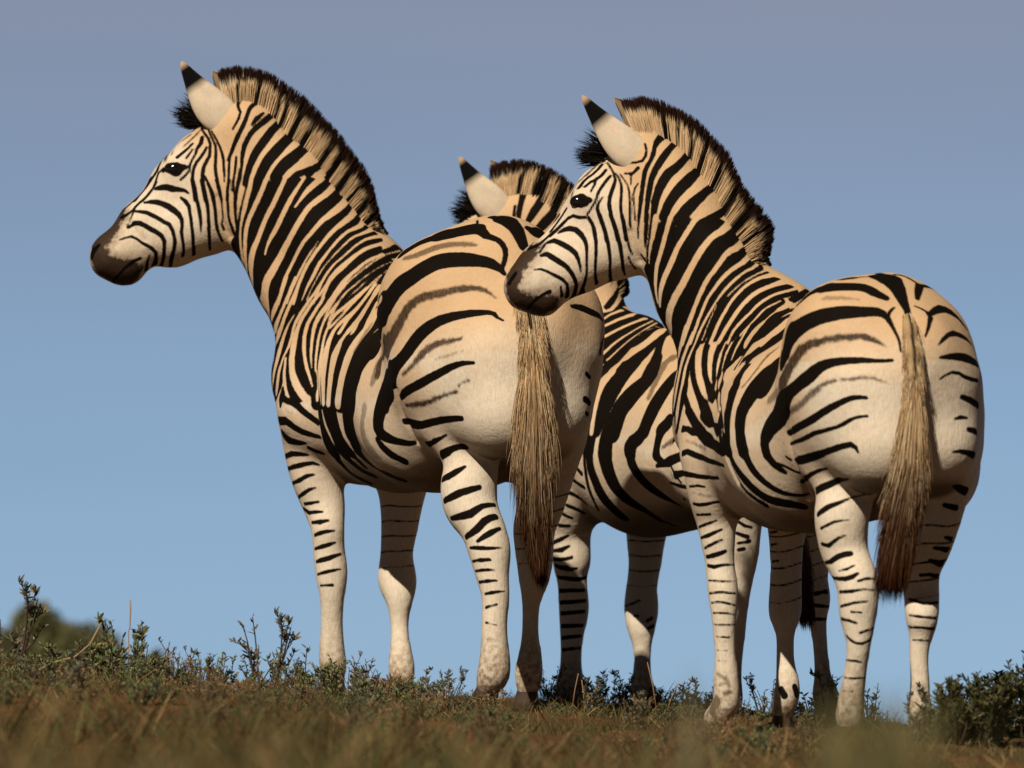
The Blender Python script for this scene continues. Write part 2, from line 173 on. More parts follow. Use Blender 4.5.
,["D","-467,245,887,122 -451,215,875,96 -433,195,869,104 -417,180,858,113 -404,170,844,106 -389,161,832,102 -375,149,820,104 -360,132,808,112"]
,["D","-451,257,948,150 -446,238,930,150 -440,218,911,138 -434,203,893,128 -428,192,876,124"]
,["D","-408,202,936,107 -394,181,921,112 -383,162,904,112 -372,143,887,108"]
,["D","-474,272,819,145 -454,226,817,132 -438,211,806,131 -422,201,794,119 -406,193,785,115 -388,183,778,101 -370,170,771,88 -351,148,765,66"]
,["D","-463,279,780,171 -450,264,766,165 -432,243,758,131 -413,226,754,101 -394,211,752,52"]
,["D","-385,218,738,84 -364,213,728,92 -343,199,719,75"]
,["D","-457,323,715,90 -436,278,722,92 -413,256,721,80 -390,243,718,48"]
,["D","-450,328,678,78 -432,285,683,79 -413,268,687,82 -395,257,691,74 -376,251,693,62 -358,249,688,35"]
,["D","-436,312,635,65 -414,277,643,75 -394,264,655,67 -372,258,659,36"]
,["D","-420,308,593,62 -403,280,604,68 -386,268,615,56 -368,262,620,32"]
,["D","-475,290,941,106 -482,298,922,136 -488,310,904,114 -493,343,886,46 -493,359,866,42 -490,325,845,45"]
,["D","-370,164,934,70 -367,147,915,84 -364,134,897,102 -361,124,879,113 -358,117,860,120 -355,113,842,127 -352,111,825,138 -349,111,807,152 -344,113,790,181 -338,114,772,238 -331,116,756,287 -323,119,740,324 -314,123,725,365 -305,129,710,172 -296,141,695,184 -285,141,680,194 -274,149,667,199 -260,153,655,200 -245,152,645,194 -229,147,637,181 -213,146,629,167"]
,["D","-354,135,933,120 -351,117,914,130 -348,103,895,132 -345,92,877,140 -342,86,858,148 -338,80,840,148 -334,76,823,147 -328,73,805,149 -321,70,788,157 -314,67,772,168 -306,68,756,180 -298,70,740,202 -289,72,724,216 -278,74,710,234 -267,76,696,136 -254,77,683,137 -240,78,671,136 -225,77,661,136 -209,72,652,136 -193,66,644,136"]
,["D","-337,97,931,233 -338,88,911,223 -337,80,892,200 -335,73,872,175 -332,67,853,159 -328,62,835,148 -322,58,816,144 -315,54,798,146 -307,51,781,146 -299,49,764,148 -289,48,747,150 -277,44,732,152 -266,44,717,155"]
,["D","-302,33,928,225 -306,32,910,233 -310,34,892,240 -314,36,875,242 -316,40,857,238 -316,42,839,228 -313,42,821,214 -309,42,804,204 -304,42,786,198 -297,42,770,190 -289,43,753,177 -280,42,738,176 -269,41,723,183 -258,41,709,192 -246,40,696,106 -233,41,684,106 -220,44,671,106"]
,["D","-247,-91,921,576 -252,-90,904,557 -256,-87,886,549 -260,-81,869,546 -264,-73,852,536 -266,-64,834,525 -267,-57,817,525 -266,-50,799,529 -264,-45,782,542 -260,-39,764,548 -255,-17,748,288 -248,-10,732,286 -239,-6,716,291 -228,-6,702,198 -216,-8,689,192 -202,-16,677,188 -187,-41,665,140 -170,-109,653,134 -154,-143,644,168 -137,-164,636,158 -119,-170,631,146 -102,-184,626,134"]
,["D","-144,-373,907,272 -150,-343,891,460 -155,-324,875,414 -160,-308,859,360 -165,-295,843,327 -169,-285,826,302 -173,-275,810,281 -175,-268,792,260 -174,-263,775,250 -168,-265,759,223 -154,-277,748,185 -138,-289,740,152 -121,-300,734,124 -104,-312,729,118 -86,-325,726,103 -68,-342,726,74"]
,["D","-176,-244,739,102 -164,-249,722,144 -149,-254,708,149 -133,-259,695,146 -115,-265,686,128 -96,-269,677,134"]
,["D","-98,-359,1275,256 -84,-368,1284,252 -70,-368,1294,264 -55,-370,1303,272 -39,-377,1309,256 -23,-385,1314,238 -6,-392,1319,230 11,-389,1323,402 28,-397,1326,360 45,-402,1329,340 61,-405,1333,324 78,-408,1337,318 95,-411,1339,310 112,-418,1340,272 127,-435,1330,174 140,-450,1317,135 156,-457,1312,113 172,-462,1305,98 185,-470,1293,96 193,-480,1278,90 195,-492,1260,78 192,-502,1242,73 186,-512,1225,69 183,-522,1208,41"]
,["D","113,-365,1367,40 116,-424,1338,70"]
,["D","-184,-155,1005,335 -182,-132,1024,387 -180,-101,1043,282 -179,-67,1062,146"]
,["D","-172,-318,1065,417 -168,-352,1080,336 -162,-375,1095,298 -155,-375,1111,540 -146,-399,1125,411 -138,-415,1139,364 -128,-426,1153,343 -118,-437,1166,324 -106,-448,1178,304 -92,-460,1188,286 -77,-470,1196,276 -62,-477,1206,274 -48,-482,1215,274 -33,-486,1223,279 -18,-487,1231,282 -2,-489,1238,285 15,-491,1242,284 32,-494,1245,282 49,-497,1246,278 66,-499,1246,272 84,-501,1245,257 101,-503,1244,236 118,-505,1242,214 135,-507,1239,197 152,-509,1234,178 167,-513,1226,146 181,-517,1216,106 192,-525,1202,63"]
,["D","158,-358,1376,160 176,-374,1371,188 194,-376,1365,387 210,-397,1354,308 224,-414,1339,258 233,-432,1322,222 241,-447,1303,190 248,-460,1285,159"]
,["D","265,-386,1340,180 279,-388,1330,234 298,-339,1338,181"]
,["D","188,-635,1062,37 172,-628,1070,50 160,-614,1083,84 143,-607,1087,104 125,-603,1087,118 108,-598,1087,127 91,-592,1086,136 73,-586,1084,140 56,-578,1081,144 39,-570,1078,151 22,-562,1073,159 6,-553,1068,168 -10,-545,1060,179 -24,-536,1051,190 -38,-527,1040,202 -51,-518,1029,212 -62,-510,1016,221 -72,-503,1002,226 -82,-496,988,228 -92,-487,974,224 -103,-475,961,223 -115,-458,948,238 -125,-437,935,298 -134,-407,921,436 -140,-388,906,284 -146,-352,891,504 -152,-332,875,426 -156,-316,858,352 -160,-305,842,324"]
,["D","104,-657,941,46 86,-648,941,65 68,-636,940,83 50,-622,936,98 33,-604,930,114 17,-586,923,124 1,-569,915,130 -15,-553,907,132 -31,-537,899,135 -47,-520,890,138 -64,-503,882,138 -80,-482,874,136 -95,-457,865,132 -107,-427,852,90"]
,["D","71,-607,785,84 52,-582,786,96 33,-557,785,107 14,-530,784,114 -5,-504,781,118 -24,-481,778,119 -42,-457,774,121 -62,-426,775,156 -80,-394,780,178 -100,-368,785,92"]
,["D","25,-507,742,37 7,-483,734,50 -12,-457,726,66 -32,-411,718,104"]
,["D","81,-523,705,76 63,-511,709,80 46,-498,705,92 29,-484,698,112 13,-461,690,115"]
,["D","17,-495,738,42 -6,-466,728,86 -29,-414,716,87"]
,["D","81,-530,709,117 62,-511,709,91 43,-496,704,98 28,-481,692,112 11,-453,683,108"]
,["D","78,-518,651,50 63,-516,642,84 48,-510,633,112 32,-499,624,114 17,-473,616,104"]
,["D","120,-528,592,80 103,-534,587,94 86,-535,582,106 68,-533,577,114 52,-527,570,118 36,-515,562,110 20,-493,554,90"]
,["D","165,-511,542,68 146,-532,541,80 127,-542,537,92 111,-548,527,112 95,-548,516,129 77,-541,511,121 58,-528,507,102 39,-505,503,71"]
,["D","168,-536,508,96 150,-550,503,111 135,-557,495,118 123,-560,482,122 110,-559,469,118 96,-552,459,105 81,-535,449,87"]
,["D","179,-547,474,58 162,-561,466,82 146,-567,457,98 130,-569,447,83 115,-565,437,55"]
,["D","185,-564,418,24 166,-573,417,41 148,-576,416,56 130,-573,417,64 111,-564,418,60 93,-545,418,46"]
,["D","151,-578,383,46 126,-571,383,62 101,-547,381,41"]
,["D","147,-578,385,52 123,-570,383,62 100,-544,380,47"]
,["D","164,-578,354,30 145,-578,355,47 126,-570,354,50 108,-549,352,41"]
,["D","169,-580,324,35 144,-578,323,61 119,-557,320,52"]
,["D","192,-572,294,24 173,-581,292,45 154,-580,290,56 136,-570,286,40"]
,["D","169,-582,256,40 139,-571,248,54"]
,["D","169,-582,197,24 139,-574,205,41"]
,["D","-360,266,578,42 -380,273,575,52 -401,291,573,56"]
,["D","-404,306,559,70 -387,284,546,66 -368,266,548,57 -348,259,548,32"]
,["D","-380,275,517,54 -355,255,518,80 -330,252,522,44"]
,["D","-371,267,479,58 -352,252,486,70 -333,248,490,58 -313,252,492,36"]
,["D","-371,276,439,51 -350,256,445,73 -330,252,451,67 -310,255,457,38"]
,["D","-365,270,401,58 -347,256,406,76 -329,252,410,72 -311,254,416,52 -293,266,422,31"]
,["D","-367,272,401,60 -348,256,407,71 -330,252,412,67 -312,254,418,55 -294,266,424,42"]
,["D","-364,271,363,44 -346,255,368,56 -329,249,372,58 -312,250,375,48 -294,258,379,36"]
,["D","-355,267,330,37 -336,254,331,42 -317,251,331,48"]
,["D","-858,520,1527,54 -840,513,1530,92 -822,508,1531,102 -804,505,1525,100 -786,503,1523,76 -768,498,1520,58 -755,493,1511,32"]
,["D","-780,500,1499,38 -765,495,1487,66 -755,490,1472,61 -752,487,1453,54 -749,484,1435,52 -747,484,1417,52 -745,487,1399,54 -743,492,1381,56 -743,500,1363,57 -742,513,1346,59 -742,532,1329,64"]
,["D","-889,512,1486,44 -870,510,1487,76 -852,507,1486,86 -834,505,1480,93 -817,500,1472,99 -801,494,1461,101 -786,489,1449,84 -777,484,1433,65 -775,483,1414,57 -777,482,1396,56 -775,485,1377,54 -772,492,1359,50 -771,503,1342,48 -775,517,1324,54"]
,["D","-916,502,1459,46 -898,497,1457,64 -879,495,1453,70 -862,493,1444,70 -846,490,1435,68 -830,486,1425,68 -813,483,1416,66 -804,480,1400,61 -799,482,1382,58 -796,486,1364,60 -799,493,1346,64 -805,505,1328,69 -810,524,1312,66 -814,563,1295,52"]
,["D","-937,492,1412,61 -921,490,1421,78 -902,488,1421,78 -885,487,1413,78 -869,486,1403,77 -852,485,1394,76 -837,484,1384,73 -828,486,1368,67 -828,492,1349,61 -830,503,1331,58 -834,521,1314,54 -841,554,1298,62"]
,["D","-961,481,1371,36 -944,483,1377,36 -926,484,1381,42 -910,484,1374,47 -896,486,1363,50 -880,489,1354,56 -865,494,1346,63 -854,502,1334,60 -855,516,1317,61 -862,537,1301,106"]
,["D","-886,533,1284,81 -882,513,1305,49 -874,502,1326,34"]
,["D","-744,491,1551,71 -739,487,1532,70 -735,485,1512,65 -732,484,1493,60 -727,483,1474,62 -723,482,1454,64 -720,482,1435,55 -719,485,1415,42 -719,490,1396,28"]
,["D","-716,480,1550,70 -712,477,1531,75 -708,476,1512,76 -703,476,1493,68 -699,476,1474,61 -697,478,1455,58 -696,481,1436,56 -695,485,1417,56 -695,491,1398,56 -694,501,1379,53 -694,515,1361,48 -693,538,1343,40"]
,["D","-694,472,1532,54 -686,470,1514,62 -681,469,1496,60 -678,470,1477,57 -675,473,1458,54 -674,477,1440,53 -673,482,1421,52 -670,490,1403,52 -664,501,1386,47 -655,515,1370,43"]
,["D","-671,467,1549,61 -666,464,1530,63 -661,462,1512,59 -658,462,1493,45 -657,465,1474,36 -657,469,1455,33 -657,475,1436,36 -655,482,1417,40 -649,489,1400,42"]
,["D","-634,456,1548,44 -637,454,1530,49 -639,455,1512,52 -639,456,1494,51 -638,459,1476,49 -637,462,1458,46 -636,467,1440,42 -632,472,1422,46 -626,476,1406,60 -620,480,1388,68"]
,["D","-622,452,1548,36 -625,451,1516,32"]
,["D","-604,447,1548,59 -609,446,1528,59 -613,447,1509,58 -616,450,1489,57 -616,453,1470,54 -616,457,1450,49 -614,462,1430,44 -612,466,1411,44 -610,471,1391,54"]
,["D","-875,556,1556,122 -886,555,1540,72 -897,555,1526,72 -910,555,1512,82 -923,548,1499,74 -936,540,1486,70 -950,540,1474,71 -965,550,1462,94"]
,["D","-855,524,1547,46 -864,525,1530,46 -876,525,1516,52 -889,523,1501,56 -903,519,1489,58 -917,513,1475,54 -928,507,1460,52 -944,510,1450,53 -964,528,1448,70"]
,["D","-920,506,1464,38 -929,498,1442,33 -941,496,1421,32"]
,["D","-824,552,1633,60 -838,556,1620,99 -845,546,1602,91 -852,539,1584,81 -862,543,1568,76 -873,548,1553,84 -885,554,1538,107 -897,553,1524,68 -910,550,1509,65 -922,541,1495,99"]
,["D","-833,518,1588,40 -847,529,1575,46 -854,528,1557,44 -861,526,1538,40 -870,524,1521,40 -882,523,1506,44 -896,520,1493,46"]
,["D","-833,517,1580,64 -818,508,1592,122 -798,501,1590,156 -778,498,1586,92 -759,500,1590,50"]
,["D","-718,524,1682,68 -720,517,1663,76 -731,513,1648,56 -736,508,1630,43 -745,504,1613,40 -752,501,1597,39 -754,497,1578,40 -766,498,1564,40 -780,501,1553,42"]
,["D","-746,526,1662,46 -760,522,1647,52 -775,518,1633,58 -791,509,1620,60"]
,["D","-745,516,1644,36 -764,507,1617,40"]
,["D","-722,546,1713,46 -711,526,1695,40 -699,514,1679,42 -692,506,1661,46 -692,501,1641,50 -694,495,1621,56 -703,491,1604,62 -711,487,1586,64 -714,482,1567,63 -713,479,1548,62 -711,477,1528,62 -709,476,1509,62 -706,477,1490,62"]
,["D","-703,506,1650,42 -711,503,1633,52 -722,500,1617,55 -733,498,1602,54 -740,495,1584,52 -743,492,1566,54 -744,490,1547,61 -741,488,1528,64 -738,486,1509,64 -737,486,1491,63"]
,["D","-709,480,1563,32 -699,474,1546,45 -692,471,1527,51 -687,470,1508,52 -682,470,1489,51"]
,["D","-700,524,1708,34 -692,513,1690,36 -684,506,1673,37 -676,500,1656,42 -674,495,1637,48 -674,490,1618,52 -675,483,1599,54 -675,476,1580,54 -672,470,1562,54 -668,466,1543,54 -665,463,1525,55 -662,462,1507,55 -659,463,1489,55"]
,["D","-689,514,1700,30 -678,504,1682,34 -668,497,1664,38 -660,492,1646,44 -654,485,1626,47 -650,478,1606,48 -649,470,1585,44 -648,463,1564,38 -648,459,1544,30"]
,["D","-603,467,1686,71 -612,469,1669,68 -620,472,1653,64 -626,475,1636,56 -631,474,1618,47 -633,470,1600,43 -634,463,1581,41 -635,458,1562,40 -636,455,1543,40 -638,454,1525,40 -639,455,1507,40 -641,458,1488,40"]
,["D","-613,466,1619,31 -615,462,1598,33 -617,456,1577,34 -619,452,1556,33 -621,450,1536,33 -623,450,1515,32"]
,["D","-601,453,1582,41 -604,449,1563,42 -607,447,1544,43 -610,446,1525,44 -612,447,1507,46 -614,449,1488,48"]
,["N","382,-530,1109,60 400,-489,1111,106 418,-460,1109,130 434,-437,1103,128 451,-412,1098,115 467,-377,1091,92 477,-352,1078,54"]
,["N","480,-340,1039,69 475,-380,1020,73 471,-424,1001,100 467,-449,982,104"]
,["N","427,-508,918,72 438,-490,907,53"]
,["N","424,-502,845,104 439,-475,835,90"]
,["N","433,-481,802,75 427,-494,806,53"]
,["D","-1047,515,1333,196 -1026,493,1355,66"]
,["D","-986,529,1246,46 -973,501,1258,42 -960,490,1272,42 -947,485,1286,46 -932,486,1298,54 -917,491,1309,62 -900,496,1317,48"]
,["D","-822,509,1583,86 -795,501,1584,221 -769,500,1590,86"]
,["L","-565,437,1556,68 -569,436,1538,68 -573,436,1520,72 -578,438,1503,72 -582,441,1486,70 -586,444,1469,68 -591,448,1451,64 -595,453,1434,46 -598,457,1417,35 -600,462,1399,36 -600,468,1381,40 -599,473,1364,46 -597,478,1346,53 -595,484,1329,62 -593,494,1312,73 -591,516,1295,24"]
,["L","-518,414,1553,81 -526,417,1537,80 -533,420,1520,78 -540,424,1504,78 -548,429,1487,76 -556,433,1471,76 -563,438,1455,73 -571,443,1438,70 -577,447,1422,68 -581,451,1404,68 -584,455,1386,69 -585,459,1368,70 -585,463,1350,72 -585,469,1332,78 -584,476,1314,84 -583,486,1297,98 -581,497,1279,72 -579,514,1262,32"]
,["L","-462,392,1552,65 -470,391,1534,69 -478,392,1518,76 -486,395,1501,80 -495,398,1484,83 -503,402,1468,85 -512,409,1452,86 -521,416,1435,82 -528,422,1419,81 -535,427,1401,80 -541,431,1384,81 -548,435,1366,86 -555,440,1349,95 -561,445,1332,106 -565,451,1314,120 -567,458,1296,131 -568,465,1278,130 -566,472,1259,133 -564,478,1241,77 -563,503,1224,32"]
,["L","-406,391,1551,44 -416,384,1535,47 -426,379,1519,54 -436,376,1504,61 -446,375,1488,70 -455,375,1471,78 -464,376,1455,84 -472,379,1439,84 -480,384,1422,86 -488,390,1406,84 -497,398,1390,81 -506,407,1375,70 -514,413,1358,54 -520,417,1341,40 -524,418,1323,26"]
,["L","-354,414,1551,91 -369,395,1537,92 -384,382,1523,88 -398,374,1509,78 -410,368,1494,62 -422,364,1478,43 -434,363,1462,33"]
,["L","-296,489,1557,107 -308,478,1543,129 -320,418,1526,98 -332,392,1511,97 -345,374,1498,96 -360,364,1486,94 -374,356,1475,90 -388,351,1464,87 -400,348,1450,86 -410,346,1435,90 -420,345,1420,93 -430,347,1404,96 -438,351,1389,97 -447,357,1373,98 -455,365,1357,102 -464,374,1342,106 -472,383,1326,112 -480,389,1310,116 -489,393,1295,124 -498,396,1279,134 -507,401,1264,140 -516,407,1248,146 -522,414,1231,153 -524,420,1214,162 -526,428,1196,175 -527,445,1179,234"]
,["L","-264,484,1518,111 -274,468,1502,167 -283,402,1482,114 -294,372,1467,116 -307,354,1454,116 -321,342,1442,108 -335,333,1431,94 -350,328,1420,78 -362,325,1407,70 -374,323,1393,67 -385,324,1380,65 -397,328,1367,62 -409,333,1353,60 -418,340,1338,60 -427,347,1323,60 -435,354,1308,60 -444,361,1292,59 -452,365,1276,57 -459,368,1260,56 -466,370,1244,56 -472,370,1227,58 -476,371,1210,61 -480,372,1192,66 -485,375,1175,72"]
,["L","-365,315,1354,13 -375,317,1338,20 -386,320,1323,29 -396,324,1308,35 -406,329,1292,40 -415,335,1276,46 -424,339,1260,49 -432,342,1243,50 -439,344,1226,48 -446,344,1208,44 -453,345,1191,38 -459,346,1173,36"]
,["L","-240,472,1485,91 -249,444,1466,232 -258,385,1446,102 -269,358,1430,96 -283,341,1417,90 -297,329,1405,80 -311,322,1393,70 -325,316,1380,62 -337,313,1366,58 -349,311,1351,56 -360,311,1337,56 -372,312,1322,58 -382,315,1307,61 -393,319,1292,64 -402,324,1276,66 -411,328,1260,69 -418,331,1243,71 -425,332,1226,69 -430,331,1208,66 -434,329,1190,62 -439,328,1172,60"]
,["L","-220,456,1438,127 -230,386,1419,96 -240,356,1402,79 -256,338,1393,65 -272,327,1386,50 -287,317,1374,45 -300,310,1362,45 -312,304,1348,46 -324,300,1334,44 -335,298,1320,45 -346,297,1306,51 -357,298,1292,58 -366,299,1276,62 -374,301,1260,65 -383,303,1244,62 -392,307,1229,52 -400,309,1213,40 -407,310,1196,29 -413,310,1180,18"]
,["L","-190,446,1406,172 -205,376,1393,91 -221,348,1383,61 -238,332,1375,48 -255,320,1368,40 -270,309,1357,34 -284,301,1344,32 -297,295,1331,30 -310,291,1318,26 -323,288,1304,23 -335,288,1290,21 -347,289,1276,20 -357,291,1261,22 -367,293,1245,24 -376,295,1229,24 -384,298,1213,18 -392,299,1196,15 -399,300,1179,15"]
,["L","-172,382,1374,90 -189,356,1369,66 -206,338,1365,54 -223,323,1359,44 -238,310,1349,38 -253,300,1338,36 -266,292,1326,33 -280,285,1314,32 -293,282,1302,32 -307,280,1291,34 -320,279,1279,36 -331,280,1265,39 -342,281,1250,42 -351,282,1235,44 -358,284,1219,47 -366,284,1203,48 -372,285,1186,47 -379,286,1170,47"]
,["L","-171,345,1349,64 -188,326,1343,58 -205,312,1337,60 -222,300,1330,60 -237,291,1320,59 -252,283,1309,63 -266,277,1298,70 -279,273,1286,81 -292,271,1274,90 -306,271,1263,86 -318,272,1250,76 -329,273,1235,63 -337,273,1219,55 -343,273,1203,50 -349,273,1186,46 -355,273,1169,46"]
,["L","-171,312,1315,46 -188,298,1307,46 -204,287,1300,48 -220,278,1290,47 -234,270,1279,48 -248,265,1267,52 -262,262,1255,56 -275,260,1242,63 -288,258,1229,70 -299,258,1215,73 -309,259,1200,75 -319,260,1184,76 -328,262,1169,75"]
,["L","-121,385,1331,34 -138,349,1324,26 -155,327,1318,24 -171,308,1310,24 -186,294,1300,25 -201,282,1289,26 -215,273,1278,26 -229,266,1267,26 -243,261,1255,26 -257,258,1244,26 -270,256,1232,26 -282,255,1219,26 -294,255,1205,26 -305,256,1191,28 -315,258,1177,30 -325,259,1162,31 -333,261,1146,32 -341,262,1130,32 -347,261,1113,31 -352,260,1096,29 -358,258,1079,29"]
,["L","-146,314,1293,14 -163,297,1285,13 -179,284,1276,14 -194,273,1266,14 -209,264,1256,15 -224,258,1244,18 -238,253,1233,20 -252,250,1221,21 -266,249,1210,24 -280,250,1198,26 -292,251,1185,30 -302,252,1170,35 -312,254,1155,38 -320,255,1139,37 -328,255,1122,34 -332,254,1105,31 -336,251,1087,23"]
,["L","-157,290,1267,12 -171,275,1255,13 -186,262,1242,19 -199,250,1229,24 -212,240,1214,36 -225,234,1201,46 -238,232,1188,52 -252,233,1174,50 -265,236,1161,48 -277,239,1148,43 -289,242,1133,38 -302,245,1120,34 -315,247,1107,37 -329,249,1094,36"]
,["L","-172,274,1254,12 -183,260,1239,16 -194,245,1224,28 -204,230,1208,48 -214,218,1193,67 -224,212,1178,82 -235,212,1164,86 -246,217,1150,78 -258,223,1137,66 -270,228,1123,57 -280,230,1109,56 -289,229,1093,59 -299,226,1078,66"]
,["L","-175,227,1216,50 -185,192,1199,84 -195,171,1183,134 -205,164,1168,134 -215,164,1153,129 -225,169,1139,136 -235,175,1124,143 -243,176,1108,146 -250,164,1090,146 -256,137,1072,102"]
,["L","-185,114,1160,75 -193,107,1142,88 -201,104,1124,92 -210,102,1107,94 -216,90,1088,104 -222,67,1068,120"]
,["L","-514,406,1254,139 -520,411,1236,148 -524,418,1218,160 -524,424,1199,166 -522,430,1181,174 -518,434,1162,156 -513,436,1144,70 -508,444,1126,14"]
,["L","-462,368,1251,76 -467,368,1233,74 -473,369,1214,72 -479,371,1196,78 -486,377,1178,92 -494,388,1161,106 -501,404,1144,98 -505,425,1126,61"]
,["L","-435,346,1250,44 -441,347,1233,47 -448,348,1216,52 -454,348,1199,57 -462,351,1182,59 -469,354,1165,62 -476,361,1149,66 -482,370,1132,77 -488,383,1116,100 -493,403,1099,132 -497,443,1083,34 -498,436,1064,26 -499,428,1045,18 -499,416,1026,12"]
,["L","-415,329,1249,50 -422,331,1232,51 -430,333,1215,54 -437,333,1198,57 -444,335,1182,60 -452,337,1165,63 -459,341,1149,66 -466,347,1132,72 -471,353,1115,76 -477,363,1098,91 -483,378,1082,121 -489,396,1065,104 -493,415,1048,37 -496,418,1030,30 -498,393,1011,24 -499,373,991,17"]
,["L","-437,318,1137,18 -447,325,1122,25 -456,333,1106,37 -463,341,1089,56 -469,349,1072,79 -475,354,1054,112 -480,354,1036,138 -484,349,1018,144 -488,345,999,139 -492,344,981,131 -496,345,962,122 -497,346,944,82 -499,354,926,32 -501,390,909,32"]
,["L","-345,281,1245,37 -355,284,1230,37 -365,286,1215,40 -375,289,1200,43 -385,293,1186,45 -396,296,1172,47 -406,300,1157,50 -416,304,1143,53 -426,308,1128,54 -434,313,1112,54 -440,316,1095,56 -444,316,1078,62 -448,316,1060,66 -454,313,1043,62 -461,312,1027,53 -468,312,1010,50 -473,309,993,56 -477,308,976,73 -481,307,958,84 -483,305,940,98 -484,304,922,116 -486,304,905,121"]
,["L","-327,274,1244,40 -336,274,1229,42 -346,276,1213,44 -356,278,1199,46 -369,283,1186,52 -381,288,1173,56 -391,291,1158,56 -401,294,1143,57 -412,299,1128,60 -420,302,1113,66 -427,305,1096,76 -432,306,1079,90 -436,303,1061,106 -439,297,1042,116 -440,288,1024,114 -442,278,1005,112 -441,267,986,109 -440,255,968,112 -435,239,949,118 -428,218,931,121 -419,199,914,122 -409,182,898,124 -398,169,883,122 -388,157,868,130"]
,["L","-347,272,1185,49 -357,274,1169,50 -368,277,1154,54 -378,280,1138,56 -388,284,1122,59 -397,286,1106,64 -402,285,1088,68 -406,281,1069,70 -406,274,1050,68 -405,264,1030,62 -403,251,1011,54 -399,236,992,55 -394,218,972,53 -388,198,954,46 -382,178,935,35 -377,161,916,20"]
,["L","-284,258,1229,93 -295,257,1214,92 -307,258,1199,88 -318,259,1184,85 -330,262,1169,81 -341,265,1154,78 -353,268,1140,75 -364,271,1124,72 -372,272,1107,68 -377,271,1089,62 -380,266,1070,56 -382,260,1051,50 -383,251,1032,47 -384,240,1013,38 -382,224,993,28 -379,207,973,16"]
,["L","-271,250,1207,22 -282,250,1194,25 -294,251,1180,26 -306,253,1167,26 -318,255,1154,30 -329,258,1140,32 -339,260,1125,34 -348,261,1110,38 -354,260,1093,40 -359,257,1076,42 -363,252,1058,43 -365,245,1040,44 -367,234,1021,42 -368,222,1003,40 -368,205,984,39 -368,188,965,43 -367,169,947,44 -366,154,928,46 -365,142,910,50 -364,133,891,48 -363,128,873,45"]
,["L","-218,240,1213,32 -231,236,1201,35 -244,236,1189,40 -258,237,1177,45 -272,240,1165,50 -285,244,1154,54 -300,248,1143,52 -313,251,1132,44 -323,252,1117,39 -331,252,1101,37 -338,250,1084,38 -344,246,1067,44 -348,239,1049,45 -350,229,1030,50 -353,215,1012,58 -355,198,993,70 -356,179,974,78 -357,161,956,81 -358,145,937,78 -358,132,918,75 -357,122,900,72 -356,115,882,69 -355,112,864,67"]
,["L","-191,244,1223,47 -202,229,1208,64 -213,217,1192,81 -224,212,1177,88 -236,213,1163,84 -248,218,1149,77 -261,226,1137,62 -276,233,1126,56 -290,237,1114,53 -303,240,1101,52 -315,240,1086,56 -323,237,1070,70 -330,230,1052,86 -335,219,1034,100 -339,202,1015,124 -342,179,996,152 -344,157,976,158 -345,137,957,146 -346,121,938,132 -346,107,919,120 -345,97,900,107 -344,91,881,105 -344,88,863,102"]
,["L","-178,234,1218,76 -187,200,1201,138 -196,177,1185,148 -205,166,1169,160 -214,163,1154,167 -224,166,1139,182 -233,172,1124,195 -244,181,1110,208 -256,189,1097,219 -268,190,1084,234 -280,193,1071,135 -290,182,1056,157 -299,164,1040,180 -306,143,1023,232 -311,122,1005,232 -316,105,987,202 -319,91,968,180 -322,80,950,160 -324,71,932,146 -325,65,914,139 -327,62,897,132 -328,60,879,126 -329,61,861,124"]
,["L","-164,-357,1141,118 -171,-332,1126,56"]
,["L","-185,87,1135,114 -191,84,1119,182 -200,81,1103,211 -209,76,1088,239 -219,69,1073,264 -230,63,1059,276 -241,55,1045,276 -251,46,1029,272 -259,36,1014,268 -267,27,997,266 -272,18,980,258 -278,12,963,245 -283,9,946,237 -287,6,928,224 -290,4,911,214 -293,4,894,210 -296,6,876,204 -298,10,859,194"]
,["L","-461,300,1006,46 -462,290,987,51 -463,283,968,62 -463,274,949,74 -460,258,930,70 -456,239,911,58"]
,["B.35","-202,70,1090,84 -214,60,1072,110 -226,42,1052,122 -236,25,1033,116 -247,13,1014,109"]
,["B.4","-169,-233,968,214 -176,-234,948,306 -183,-231,929,238 -190,-228,910,179"]
,["B.4","-454,216,849,34 -435,196,836,38"]
,["B.4","-460,262,786,43 -441,232,780,35"]
,["B.35","-215,-204,834,164 -218,-198,816,150 -221,-190,798,140 -222,-182,780,156 -220,-178,763,200 -215,-175,745,243 -208,-176,728,266 -197,-184,713,244 -185,-196,700,202 -170,-209,688,88"]
,["B.55","-95,-404,1255,92 -78,-424,1258,113 -61,-436,1262,136 -45,-442,1268,146 -29,-445,1274,152 -13,-448,1281,153 4,-450,1286,150 21,-453,1290,140 38,-457,1292,130 56,-460,1293,120 73,-464,1293,106 90,-468,1291,90 108,-472,1290,76"]
,["B.85","-171,-236,960,224 -164,-252,975,106 -156,-333,987,111 -148,-375,1001,389 -139,-404,1015,288 -131,-424,1029,240 -123,-439,1044,214 -115,-451,1059,193 -107,-462,1074,182 -99,-471,1088,174 -90,-479,1103,168 -79,-488,1116,161 -66,-497,1126,148 -50,-506,1135,138 -34,-514,1140,134 -17,-523,1142,134 0,-530,1145,134 17,-535,1149,131 34,-538,1153,126 51,-540,1157,120 68,-543,1159,116 85,-545,1161,112 102,-547,1161,104 120,-550,1159,91 136,-554,1154,74 151,-562,1144,54 164,-572,1132,33"]
,["B.85","-121,-442,1048,184 -131,-425,1033,202 -141,-401,1017,250 -149,-370,1002,330 -157,-325,986,90 -164,-252,972,84 -170,-244,954,174 -175,-247,935,242"]
,["B.8","65,-619,1013,62 47,-604,1010,71 30,-590,1007,80 12,-574,1004,92 -6,-560,1000,104 -22,-547,992,116 -36,-536,981,118 -48,-527,968,111 -60,-519,955,98 -72,-508,941,84 -85,-496,929,75 -98,-479,917,69"]
